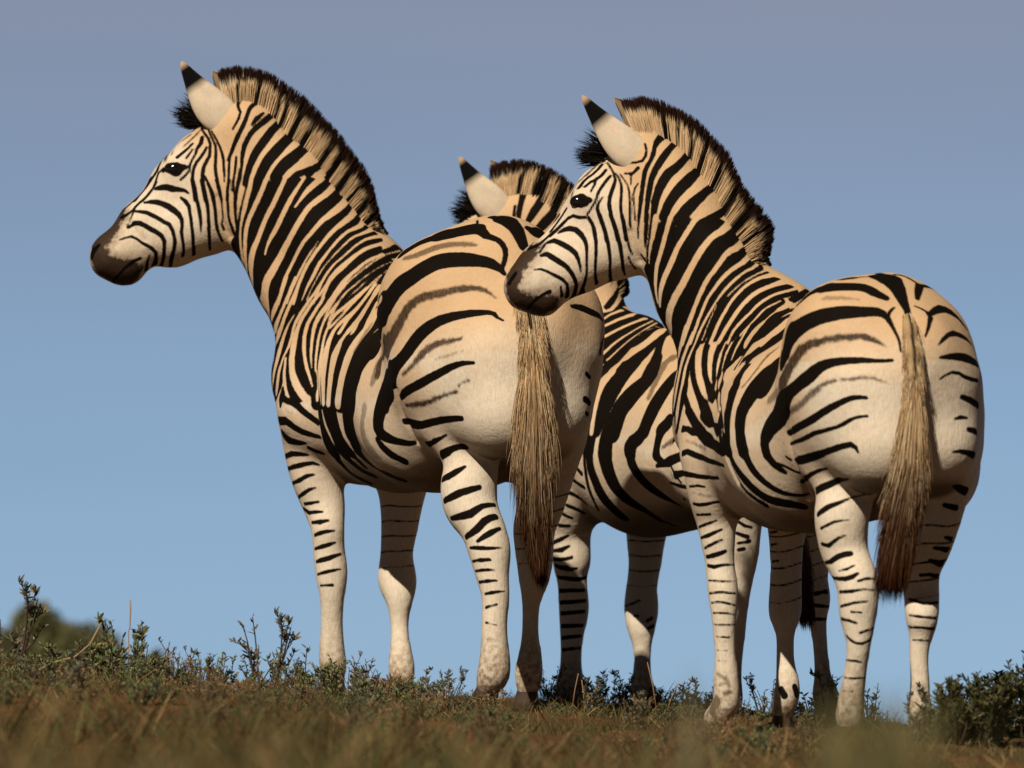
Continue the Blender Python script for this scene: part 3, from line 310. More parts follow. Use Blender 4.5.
,["B.9","90,-645,889,39 73,-633,888,38 60,-621,876,36"]
,["B.95","54,-613,860,50 36,-594,856,55 18,-574,852,60 0,-552,846,70 -18,-528,839,80 -36,-506,834,90 -55,-483,832,97 -74,-457,830,88 -93,-428,830,50"]
,["B.35","71,-637,976,20 51,-622,971,24 32,-602,967,30 12,-581,962,30 -8,-563,957,24"]
,["B.5","158,-584,158,28 142,-578,157,22"]
,["B.9","-722,555,1721,64 -740,576,1714,79 -758,592,1705,92 -772,593,1693,32 -786,588,1679,28 -800,588,1666,29 -813,580,1651,28 -822,554,1633,91 -827,525,1613,76"]
,["B.9","-726,544,1706,44 -737,543,1692,46 -749,539,1678,46 -762,536,1665,38 -774,532,1652,32"]
,["B.7","-754,562,1694,52 -771,562,1681,55 -787,565,1668,40 -801,562,1652,18 -809,527,1631,39"]
,["M","-973,538,1443,334 -984,541,1428,396 -995,533,1413,430 -1005,517,1397,428 -1016,507,1382,416 -1028,503,1368,390 -1035,499,1351,369 -1033,492,1332,379 -1027,487,1314,403 -1018,486,1298,434 -1006,489,1284,468 -991,491,1275,482 -972,490,1274,466 -955,508,1276,546 -936,505,1276,427 -918,506,1276,268"]
,["C","-372,182,954,81 -370,164,935,88 -367,148,916,100 -364,134,897,115 -361,124,879,123 -358,117,861,126 -355,113,843,130 -352,111,825,134 -349,111,807,142 -344,113,790,153 -338,114,773,174 -331,115,756,192 -323,117,740,206 -314,119,725,211 -305,124,709,86 -296,132,694,74 -286,145,680,60"]
,["C","-121,-420,877,112 -118,-412,860,135 -114,-402,842,158 -110,-391,825,168 -105,-382,808,168 -98,-377,791,168 -89,-374,775,167 -80,-371,760,172 -72,-363,744,164 -64,-352,728,142"]
,["C","-673,467,1496,74 -669,468,1476,74 -665,471,1456,74 -660,475,1436,74 -652,481,1417,77 -643,487,1399,78 -632,493,1382,75"]
,["C","-964,528,1448,36 -946,503,1433,50 -931,491,1417,54 -918,486,1400,54 -905,484,1383,46 -891,486,1368,35"]
,["C","-1049,519,1336,199 -1037,504,1348,160"]],"mane":[[[-654,580,1814],[-611,577,1819],[-567,572,1805],[-530,565,1785],[-492,557,1753],[-455,546,1722],[-423,532,1687],[-392,517,1647],[-363,503,1614],[-335,490,1579],[-305,477,1540],[-277,466,1508],[-253,455,1476],[-231,446,1447],[-211,438,1421],[-190,433,1399],[-168,431,1381]],[[-672,580,1890],[-618,577,1902],[-564,572,1895],[-515,565,1880],[-467,557,1846],[-421,546,1815],[-382,532,1777],[-345,517,1734],[-315,503,1702],[-285,490,1665],[-254,477,1619],[-227,466,1585],[-206,455,1539],[-194,446,1494],[-185,438,1451],[-173,433,1415],[-158,431,1385]]],"mpat":[[12,12,12,12,12,12,12,11,8,6,3,0,-3,0,4,7,10,12,12,12,10,7,5,2,-1,-4,-2,1,3,6,9,12,12,12,10,7,4,1,-2,-5,-2,2,4,1,-3,-6,-3,0,3,6,9,11,8,5,2,-1,-5,-6,-3,0,3,6,10,7,4,1,-3,-6,-5,-1,2,5,7,10,12,12,12,12,9,6,3,0,-3,-6,-4,-1,2,5,8,7,4,1,-3,-6,-5,-2,1,4,8,8,5,2,-1,-4,-5,-6,-3,0,3,5,8,9,7,4,2,-1,-3,-2,1,3,6,8,6,4,2,0,-2,-4,-2,-3,-2,0,2,3,4,4,3,2,0,-2,-4,-2,-2,-2,0,1,3,3,2,1,-1,-3,-2,0,0,-1,-1,-1,-1,0],[12,12,12,12,12,12,12,12,12,9,7,4,2,1,3,5,8,11,12,12,12,12,12,9,7,4,1,-2,-4,-1,2,5,9,12,12,12,12,9,6,3,0,-4,-3,1,3,0,-3,-5,-2,1,5,8,11,12,8,5,2,-1,-4,-6,-3,0,4,7,10,7,3,0,-3,-7,-4,-1,1,4,7,10,12,12,12,10,7,4,1,-2,-5,-6,-3,0,3,6,8,5,1,-2,-5,-4,-5,-4,-1,0,0,-1,-2,-4,-6,-5,-3,0,2,5,8,9,6,4,1,-1,-4,-1,1,4,6,7,5,3,1,-1,-4,-3,-2,-3,-4,-3,-3,-4,-3,-2,-2,-2,-3,-3,-2,0,0,-1,-3,-2,-1,0,-1,-1,-3,-2,0,1,2,1,1,1,1,1],[12,12,12,12,12,12,12,12,12,12,12,12,12,12,12,12,12,12,12,12,12,12,12,12,12,12,11,8,5,3,2,1,2,5,8,12,12,12,12,12,8,5,2,-2,-4,-1,2,1,-2,-5,-3,0,3,6,10,12,10,7,3,0,-4,-7,-5,-1,2,6,9,8,5,1,-2,-4,-7,-6,-3,-1,2,4,7,9,12,11,8,5,2,-1,-4,-7,-5,-2,2,5,7,4,0,-3,-6,-3,0,4,4,4,2,-1,-3,-6,-5,-2,1,4,7,9,6,4,1,-2,-4,-4,-3,-4,-2,-1,0,0,-2,-3,-4,-5,-5,-4,-2,-1,1,2,4,3,2,2,2,2,3,4,5,3,2,0,-1,-1,-2,-1,-1,1,2,3,4,3,3,3,3,3]],"fore":[[[-691,600,1747],[-709,600,1735],[-727,600,1720]],[[-769,600,1816],[-808,600,1771],[-796,600,1726]]],"ear":[[[-649,525,1731],[-776,495,1912],0.0569,1],[[-627,675,1772],[-698,705,1896],0.0452,-1]],"eye":[-799,499,1586],"headY":0.6,"tail":[[242,-436,1283,34],[255,-578,1158,41],[265,-652,1041,46],[273,-666,930,51],[278,-670,819,58],[276,-674,708,69],[272,-678,598,73],[275,-682,500,64],[284,-686,413,45],[295,-690,329,23]],"hoof":[[[-313,310,62],27,1,[7,-5,-55]],[[-115,439,47],26,2,[2,-3,-50]],[[145,-520,26],31,-32,[-18,22,-48]],[[259,-119,21],29,-43,[-3,5,-51]]],"nt":[-977,550,1325],"pl":[-654,600,1679],"ch0":[-298,520,930],"pel":[202,-364,993]},2:{"o":[0.545,0.62,-0.06],"h":[-0.5736,0.8192,0.0],"l":[-0.8192,-0.5736,0.0],"dx":0.04,"k":0.95,"J":[[-0.2943,0.4202,0.8835,0.1615],[-0.2099,0.3113,0.8278,0.1978],[-0.1164,0.1401,0.8005,0.257],[0.0445,-0.0623,0.8112,0.241],[0.1744,-0.249,0.8455,0.2375],[0.2616,-0.3735,0.9405,0.209],[-0.1565,0.3113,1.0945,0.0833],[-0.0746,0.1089,1.0484,0.0954],[0.0872,-0.1245,1.045,0.1093],[0.2234,-0.3191,1.0925,0.114],[0.3487,-0.498,1.007,0.095],[-0.3363,0.298,0.9215,0.1235],[-0.3108,0.2116,0.7908,0.1229],[0.1728,-0.4125,0.988,0.1425],[0.2398,-0.5163,0.9025,0.1377],[0.2561,-0.5397,0.7695,0.0997],[0.0825,-0.3829,0.7125,0.114],[0.0211,-0.1708,0.7591,0.1749],[0.183,-0.4518,0.8408,0.1377],[-0.1649,0.4179,0.9217,0.1235],[-0.0926,0.3642,0.7885,0.1235],[0.3285,-0.3035,0.988,0.1425],[0.4032,-0.4019,0.9025,0.1377],[0.4195,-0.4253,0.7695,0.0997],[0.3316,-0.2085,0.7125,0.114],[0.1526,-0.0782,0.7599,0.1748],[0.3619,-0.3264,0.8408,0.1377],[-0.3341,0.2133,0.6763,0.089],[-0.3587,0.2433,0.6041,0.0641],[-0.3687,0.2735,0.554,0.0544],[-0.3634,0.2757,0.4649,0.0511],[-0.3638,0.2886,0.4188,0.0394],[-0.3562,0.2908,0.3174,0.0409],[-0.363,0.293,0.2317,0.029],[-0.3655,0.2952,0.1363,0.0265],[-0.368,0.3147,0.0702,0.0369],[-0.3687,0.3168,0.0316,0.0336],[-0.0924,0.376,0.7105,0.0917],[-0.1224,0.4187,0.6202,0.0674],[-0.1341,0.4359,0.5302,0.0512],[-0.1366,0.4402,0.4604,0.0429],[-0.1478,0.4553,0.3814,0.0395],[-0.1487,0.4575,0.3212,0.0451],[-0.1493,0.4384,0.2678,0.0367],[-0.1466,0.4363,0.2144,0.0232],[-0.1463,0.4364,0.1486,0.0199],[-0.1471,0.4322,0.078,0.0294],[-0.1403,0.4131,0.0405,0.0374],[0.1132,-0.4232,0.6212,0.0826],[0.122,-0.4184,0.5032,0.059],[0.1248,-0.4056,0.4447,0.0472],[0.118,-0.4014,0.3832,0.0406],[0.1123,-0.3931,0.3094,0.0349],[0.108,-0.3889,0.2061,0.029],[0.102,-0.3806,0.1029,0.0247],[0.0983,-0.3724,0.0416,0.0307],[0.0985,-0.3683,0.0143,0.0265],[0.3473,-0.2519,0.6272,0.0773],[0.3462,-0.2681,0.5077,0.0594],[0.3425,-0.2718,0.395,0.0432],[0.3525,-0.2961,0.3328,0.04],[0.3593,-0.308,0.2809,0.0233],[0.369,-0.3178,0.1826,0.0184],[0.3764,-0.3275,0.0903,0.0203],[0.3824,-0.3353,0.0512,0.0301],[0.3845,-0.3392,0.0145,0.0265],[-0.5635,0.55,1.5016,0.0739],[-0.6407,0.55,1.449,0.0647],[-0.7084,0.53,1.358,0.0615],[-0.7731,0.53,1.2715,0.0615],[-0.8838,0.52,1.1536,0.0584],[-0.8468,0.52,1.1043,0.0431],[-0.582,0.55,1.3717,0.0985],[-0.5944,0.55,1.2728,0.0862],[-0.6961,0.54,1.2227,0.08],[-0.7761,0.53,1.1666,0.0554],[-0.6928,0.495,1.4113,0.043],[-0.6935,0.605,1.4187,0.0432],[-0.4648,0.52,1.518,0.0769],[-0.2989,0.47,1.386,0.0849],[-0.3011,0.42,1.186,0.077],[-0.4833,0.52,1.3635,0.0892],[-0.3928,0.47,1.2199,0.1072],[-0.2987,0.42,1.0393,0.1394],[-0.508,0.52,1.2864,0.0861],[-0.4344,0.47,1.1292,0.0951],[-0.3519,0.42,0.9576,0.1102],[-0.3428,0.2233,0.6514,0.0802],[-0.3516,0.2333,0.6265,0.0713],[-0.3637,0.2544,0.5872,0.0595],[-0.3671,0.2655,0.5728,0.0566],[-0.3679,0.2759,0.5256,0.0532],[-0.3653,0.2752,0.4928,0.0526],[-0.3634,0.2796,0.4484,0.0473],[-0.364,0.2847,0.4367,0.0426],[-0.3613,0.2902,0.3886,0.0394],[-0.358,0.2905,0.3521,0.0409],[-0.3576,0.2916,0.288,0.0376],[-0.3605,0.2923,0.2604,0.0327],[-0.3642,0.2931,0.1995,0.0269],[-0.3648,0.2932,0.1663,0.026],[-0.3664,0.3011,0.1111,0.0295],[-0.3673,0.3088,0.0891,0.034],[-0.3684,0.3167,0.0553,0.0369],[-0.3685,0.3167,0.0434,0.0352],[-0.1031,0.3912,0.6804,0.0833],[-0.1138,0.4063,0.6502,0.0749],[-0.128,0.4268,0.5894,0.0611],[-0.1316,0.432,0.5587,0.0557],[-0.1353,0.4379,0.5058,0.0477],[-0.1355,0.4385,0.4836,0.045],[-0.1401,0.4449,0.434,0.0411],[-0.1445,0.4508,0.4067,0.0398],[-0.1488,0.4577,0.3597,0.0413],[-0.1488,0.4588,0.3401,0.044],[-0.149,0.4521,0.3029,0.0435],[-0.1494,0.4443,0.2853,0.0404],[-0.1486,0.4364,0.2504,0.0322],[-0.1475,0.4362,0.2331,0.0271],[-0.1463,0.4363,0.1935,0.0209],[-0.1462,0.4366,0.1714,0.0197],[-0.1467,0.4359,0.1242,0.0222],[-0.1473,0.4349,0.0993,0.0258],[-0.1454,0.427,0.063,0.0321],[-0.1429,0.42,0.0518,0.0347],[0.1164,-0.4219,0.5797,0.0743],[0.1195,-0.4206,0.5381,0.066],[0.1238,-0.4144,0.4794,0.054],[0.1248,-0.4095,0.4622,0.0503],[0.1232,-0.4037,0.4249,0.0446],[0.1205,-0.4028,0.4047,0.0425],[0.1159,-0.3988,0.3606,0.0386],[0.114,-0.3958,0.3366,0.0368],[0.1108,-0.3916,0.2771,0.0329],[0.1095,-0.3905,0.2416,0.0309],[0.106,-0.3864,0.1701,0.0271],[0.1039,-0.3835,0.1342,0.0254],[0.1005,-0.3777,0.0781,0.0263],[0.0992,-0.3748,0.058,0.0291],[0.0981,-0.3707,0.03,0.0301],[0.0983,-0.3695,0.0221,0.0283],[0.347,-0.2578,0.5871,0.0713],[0.3467,-0.2636,0.5471,0.0653],[0.3446,-0.2695,0.4678,0.0534],[0.3428,-0.2695,0.4285,0.0476],[0.3449,-0.2789,0.3701,0.0417],[0.3489,-0.2882,0.3509,0.0416],[0.3549,-0.3011,0.3165,0.035],[0.3569,-0.3047,0.3013,0.0285],[0.3624,-0.3114,0.2514,0.0206],[0.3659,-0.3146,0.2167,0.0191],[0.3717,-0.3211,0.1494,0.0183],[0.3741,-0.3244,0.1169,0.0189],[0.3786,-0.3304,0.0732,0.0235],[0.3807,-0.3331,0.0621,0.0275],[0.3833,-0.3369,0.0388,0.0299],[0.3839,-0.3381,0.0266,0.0282]],"S":[[0,1],[1,2],[2,3],[3,4],[4,5],[6,7],[7,8],[8,9],[9,10],[6,11],[11,12],[3,17],[17,16],[13,18],[18,15],[18,16],[9,13],[13,14],[14,15],[13,16],[16,15],[6,19],[19,20],[3,25],[25,24],[21,26],[26,23],[26,24],[9,21],[21,22],[22,23],[21,24],[24,23],[27,87],[87,88],[88,28],[28,89],[89,90],[90,29],[29,91],[91,92],[92,30],[30,93],[93,94],[94,31],[31,95],[95,96],[96,32],[32,97],[97,98],[98,33],[33,99],[99,100],[100,34],[34,101],[101,102],[102,35],[35,103],[103,104],[104,36],[12,27],[37,105],[105,106],[106,38],[38,107],[107,108],[108,39],[39,109],[109,110],[110,40],[40,111],[111,112],[112,41],[41,113],[113,114],[114,42],[42,115],[115,116],[116,43],[43,117],[117,118],[118,44],[44,119],[119,120],[120,45],[45,121],[121,122],[122,46],[46,123],[123,124],[124,47],[20,37],[48,125],[125,126],[126,49],[49,127],[127,128],[128,50],[50,129],[129,130],[130,51],[51,131],[131,132],[132,52],[52,133],[133,134],[134,53],[53,135],[135,136],[136,54],[54,137],[137,138],[138,55],[55,139],[139,140],[140,56],[16,48],[15,48],[57,141],[141,142],[142,58],[58,143],[143,144],[144,59],[59,145],[145,146],[146,60],[60,147],[147,148],[148,61],[61,149],[149,150],[150,62],[62,151],[151,152],[152,63],[63,153],[153,154],[154,64],[64,155],[155,156],[156,65],[24,57],[23,57],[66,67],[67,68],[68,69],[69,70],[70,71],[66,72],[72,73],[73,74],[74,75],[75,71],[67,74],[69,75],[67,72],[69,74],[76,67],[77,67],[66,78],[78,79],[79,80],[80,6],[72,81],[81,82],[82,83],[83,1],[73,84],[84,85],[85,86],[86,0],[80,83],[83,11],[83,19],[79,82],[78,81]],"G":[0,0,0,0,0,0,0,0,0,0,0,0,0,0,0,0,0,0,0,0,0,0,0,0,0,0,0,0,0,0,0,0,0,1,1,1,1,1,1,1,1,1,1,1,1,1,1,1,1,1,1,1,1,1,1,1,1,1,1,1,1,2,2,2,2,2,2,2,2,2,2,2,2,2,2,2,2,2,2,2,2,2,2,2,2,2,2,2,2,2,2,2,3,3,3,3,3,3,3,3,3,3,3,3,3,3,3,3,3,3,3,3,3,3,3,3,3,3,4,4,4,4,4,4,4,4,4,4,4,4,4,4,4,4,4,4,4,4,4,4,4,4,4,4,5,5,5,5,5,5,5,5,5,5,5,5,5,5,5,5,0,0,0,0,0,0,0,0,0,0,0,0,0,0,0,0,0],"st":[["D","-209,316,1225,341 -228,302,1218,258 -246,294,1210,210 -263,287,1198,192"]
,["D","-188,284,1208,432 -208,271,1200,323 -228,269,1192,270 -247,268,1183,232"]
,["D","-138,269,1200,472 -157,241,1192,338 -175,232,1184,297 -192,230,1177,272 -210,232,1169,254 -227,236,1160,241 -244,240,1152,231"]
,["D","-115,261,1194,306 -132,221,1183,248 -148,202,1173,254 -164,193,1163,244 -180,192,1154,223 -196,196,1145,205 -211,201,1136,192 -226,206,1125,186 -240,209,1114,182 -254,211,1102,180"]
,["D","-103,252,1187,262 -120,206,1174,176 -137,174,1162,207 -153,158,1151,213 -169,157,1140,192 -184,155,1129,316 -199,168,1118,248 -214,178,1106,205 -228,185,1094,184 -242,187,1081,177 -256,184,1068,185"]
,["D","-103,44,1142,460 -117,63,1131,846 -131,51,1119,693 -146,54,1108,666 -160,64,1097,693 -175,76,1087,762 -190,86,1077,837 -205,93,1066,908 -220,94,1055,942 -233,89,1042,950 -246,51,1026,500 -257,31,1010,446 -268,48,996,832 -278,26,979,668 -285,5,961,532 -290,-13,942,444 -294,-26,924,397 -298,-36,905,377 -301,-42,887,366 -304,-48,868,357"]
,["D","-115,246,1189,349 -135,234,1188,356 -154,235,1188,371 -174,239,1187,410 -193,244,1184,491 -212,245,1178,554 -227,239,1166,543 -239,232,1150,498 -248,225,1132,446 -255,217,1113,377 -260,207,1094,296 -264,195,1074,228"]
,["D","-91,250,1181,121 -108,170,1166,62 -124,89,1150,173 -138,75,1137,160 -152,80,1125,310 -167,81,1114,199 -182,108,1106,386 -198,130,1098,421 -212,148,1088,388 -226,155,1076,388 -239,169,1064,198 -251,155,1049,223 -262,120,1032,300 -272,76,1014,296 -279,42,995,302 -284,13,976,155"]
,["D","-113,21,1124,214 -125,15,1109,272 -137,13,1095,319 -150,14,1081,354 -163,16,1068,375 -176,16,1055,408 -188,8,1041,434 -200,-5,1026,439 -211,-19,1011,420 -222,-33,994,395 -231,-44,978,366 -240,-54,962,335 -249,-60,945,309 -257,-66,928,286 -264,-69,911,266 -272,-71,894,248 -279,-71,877,241 -286,-70,860,236 -294,-66,844,232"]
,["D","-84,24,1141,182 -94,2,1125,152 -101,-18,1105,150 -106,-34,1086,166 -112,-52,1067,215 -118,-81,1048,310 -125,-112,1028,342 -132,-136,1010,365 -141,-150,992,420 -153,-153,977,474 -166,-149,964,506 -180,-143,952,522 -193,-137,939,520 -206,-131,925,494 -217,-127,911,467 -226,-126,894,442 -233,-126,877,424 -239,-125,859,410 -245,-122,841,392"]
,["D","-61,-258,997,346 -72,-262,982,352 -83,-265,966,355 -93,-267,951,352 -104,-268,935,346 -113,-268,919,338 -122,-268,903,324 -131,-268,886,311 -139,-266,869,301 -147,-264,852,296 -154,-261,835,298"]
,["D","-83,-342,859,168 -103,-326,832,242"]
,["D","-207,418,1314,482 -213,403,1294,464 -221,379,1273,392 -233,346,1254,286 -245,320,1236,210"]
,["D","-291,-60,874,243 -298,-58,857,233 -305,-56,840,224 -309,-53,822,215 -312,-51,804,204 -314,-49,786,195 -314,-46,768,168 -314,-43,749,168 -310,-40,731,171 -305,-38,714,176 -298,-36,696,184 -291,-33,680,192 -282,-28,663,201 -273,-24,647,208 -262,-19,632,212 -250,-15,619,210 -237,-11,606,202 -223,-6,594,188 -208,0,583,170"]
,["D","-239,-120,872,411 -247,-116,855,368 -255,-110,839,330 -261,-105,823,306 -265,-101,805,299 -268,-98,787,305 -268,-95,770,311 -266,-93,752,282 -262,-92,734,276 -257,-90,717,269 -250,-87,700,262 -242,-84,684,254 -233,-82,668,246 -222,-82,654,240 -208,-82,642,235 -194,-85,630,228 -179,-89,620,220 -164,-94,611,213 -148,-99,601,208 -133,-101,591,208 -118,-100,582,210 -102,-90,573,207 -86,-93,566,151 -69,-90,560,141 -51,-77,554,130"]
,["D","-142,-265,865,268 -150,-262,848,268 -158,-257,832,268 -167,-247,817,258 -180,-228,806,249 -192,-208,793,298 -197,-200,776,370 -196,-197,758,268 -192,-198,740,279 -184,-204,724,260 -174,-214,708,236 -162,-225,694,222 -150,-236,680,214 -136,-247,668,206 -122,-258,657,192 -106,-269,646,174 -91,-280,637,146 -75,-289,627,110 -60,-295,618,79 -44,-298,608,55"]
,["D","-80,-347,855,258 -92,-336,842,228 -102,-328,828,203 -108,-325,812,182 -112,-323,794,162 -115,-321,776,162 -116,-320,759,194 -107,-331,744,144 -92,-353,733,92"]
,["D","-114,-316,726,60 -96,-344,731,107 -79,-382,736,168 -62,-424,742,164 -45,-457,748,150 -27,-481,752,124 -9,-500,756,107"]
,["D","-59,-429,690,92 -63,-420,695,132 -45,-460,698,100 -27,-484,701,100 -9,-501,704,100"]
,["D","-75,-363,675,48 -56,-419,665,68 -35,-458,659,71 -14,-480,654,64"]
,["D","-329,-33,799,92 -329,-32,781,89 -329,-28,763,72 -329,-24,744,71 -327,-20,726,70 -324,-14,708,70 -320,-7,691,71 -315,0,673,72 -308,8,656,72 -301,16,640,70 -293,27,624,64 -284,40,608,56"]
,["D","-358,24,740,64 -337,2,715,78"]
,["D","-366,76,703,79 -347,44,689,79 -328,19,675,78"]
,["D","-372,118,664,77 -352,103,654,80 -335,88,642,75 -319,78,627,64"]
,["D","-378,143,626,60 -360,138,619,70 -343,138,612,70 -327,142,602,56"]
,["D","-389,167,600,64 -363,163,588,55"]
,["D","-401,198,566,73 -371,183,565,61"]
,["D","-421,248,514,72 -397,221,524,73 -374,207,536,48"]
,["D","-421,253,490,61 -395,224,492,85 -371,216,504,44"]
,["D","-418,252,466,62 -399,229,463,66 -380,220,465,60 -362,217,472,38"]
,["D","-412,249,446,66 -377,225,439,65"]
,["D","-420,255,466,70 -401,231,463,58 -382,221,464,52 -363,218,468,44"]
,["D","-414,251,445,64 -393,232,437,74 -371,226,433,73 -348,227,436,46"]
,["D","-405,260,410,70 -383,243,407,70 -362,239,404,76 -340,246,404,73 -318,267,410,56"]
,["D","-402,270,369,73 -382,250,369,68 -363,244,370,64 -344,247,370,60 -324,260,371,56"]
,["D","-399,268,333,73 -380,249,334,68 -360,244,335,64 -341,247,337,60 -322,260,339,56"]
,["D","-396,266,300,73 -372,248,302,67 -348,246,304,62 -324,258,306,56"]
,["D","-393,269,262,74 -372,254,262,68 -351,253,263,62 -330,263,264,59"]
,["D","-393,274,226,67 -374,260,228,62 -355,258,230,56 -336,268,232,54"]
,["D","-390,272,190,62 -363,261,193,56 -336,275,196,51"]
,["D","-197,432,326,36 -175,412,333,39 -155,406,343,38"]
,["D","-170,402,295,45 -159,398,295,37"]
,["D","-132,398,280,52 -117,409,289,55"]
,["D","-128,400,257,54 -113,413,265,64"]
,["D","120,-500,555,42 139,-493,543,52 161,-482,538,42"]
,["D","117,-490,521,54 149,-481,510,71"]
,["D","120,-483,492,43 155,-476,498,62"]
,["D","121,-477,472,56 138,-477,475,62"]
,["D","352,-341,346,72 388,-322,353,74"]
,["D","352,-343,312,60 373,-339,310,54 394,-318,309,48"]
,["D","347,-335,271,55 367,-337,271,54 388,-320,272,54"]
,["D","-496,505,1636,140 -501,515,1618,232 -507,465,1595,146 -513,447,1575,113 -518,438,1556,107 -522,433,1536,98 -523,431,1517,81"]
,["D","-430,508,1625,194 -438,473,1605,186 -447,446,1586,154 -456,431,1568,138 -466,422,1552,138 -477,419,1536,138 -487,418,1520,120 -496,419,1504,90"]
,["D","-382,516,1601,164 -392,479,1580,189 -401,444,1560,152 -412,428,1541,146 -424,418,1524,153 -438,413,1508,162 -452,412,1493,157 -466,413,1479,136"]
,["D","-535,446,1554,52 -538,439,1523,56"]
,["L","-209,319,1225,69 -228,303,1218,52 -246,296,1210,42 -263,288,1198,38"]
,["L","-165,307,1218,38 -183,280,1210,112 -200,271,1202,84 -218,269,1196,72 -235,268,1188,60 -252,269,1180,52 -269,270,1172,45"]
,["L","-138,257,1200,80 -157,238,1191,66 -176,230,1183,59 -195,229,1176,56 -213,232,1167,56 -230,236,1159,56 -248,241,1150,55 -266,245,1141,52"]
,["L","-115,255,1193,36 -132,222,1182,32 -149,204,1172,35 -165,196,1163,36 -182,194,1153,39 -198,197,1144,38 -213,202,1134,42 -228,207,1123,42 -243,210,1112,46 -257,211,1099,50 -271,208,1087,49"]
,["L","-103,250,1187,32 -120,206,1174,38 -137,173,1162,46 -153,158,1151,32 -169,156,1140,48 -184,163,1129,41 -199,172,1118,36 -214,181,1106,33 -228,187,1094,32 -242,189,1081,32 -256,187,1068,36"]
,["L","-90,68,1156,182 -104,45,1142,225 -118,35,1129,187 -132,33,1118,169 -146,36,1106,166 -161,44,1096,164 -175,55,1086,196 -190,70,1076,268 -204,82,1066,212 -219,88,1055,88 -232,76,1042,242 -245,54,1027,195 -256,42,1012,302 -267,24,996,225 -277,9,980,154 -284,-4,963,120 -290,-16,945,104 -294,-27,926,96 -297,-36,908,90 -301,-43,890,86 -304,-48,872,84 -306,-51,854,83 -309,-53,836,82"]
,["L","-224,391,1320,131 -234,378,1302,111 -244,362,1284,92 -255,344,1266,76 -266,327,1248,64 -277,313,1231,60"]
,["L","-201,436,1318,76 -207,423,1299,127 -213,400,1280,106 -220,369,1261,66 -230,336,1242,54 -242,314,1227,60 -260,306,1220,38"]
,["B.5","-58,-165,1060,138 -75,-147,1054,188 -89,-148,1041,192 -99,-163,1024,169 -107,-180,1006,161 -115,-194,989,154 -122,-207,971,140 -129,-218,953,122 -136,-226,935,112"]
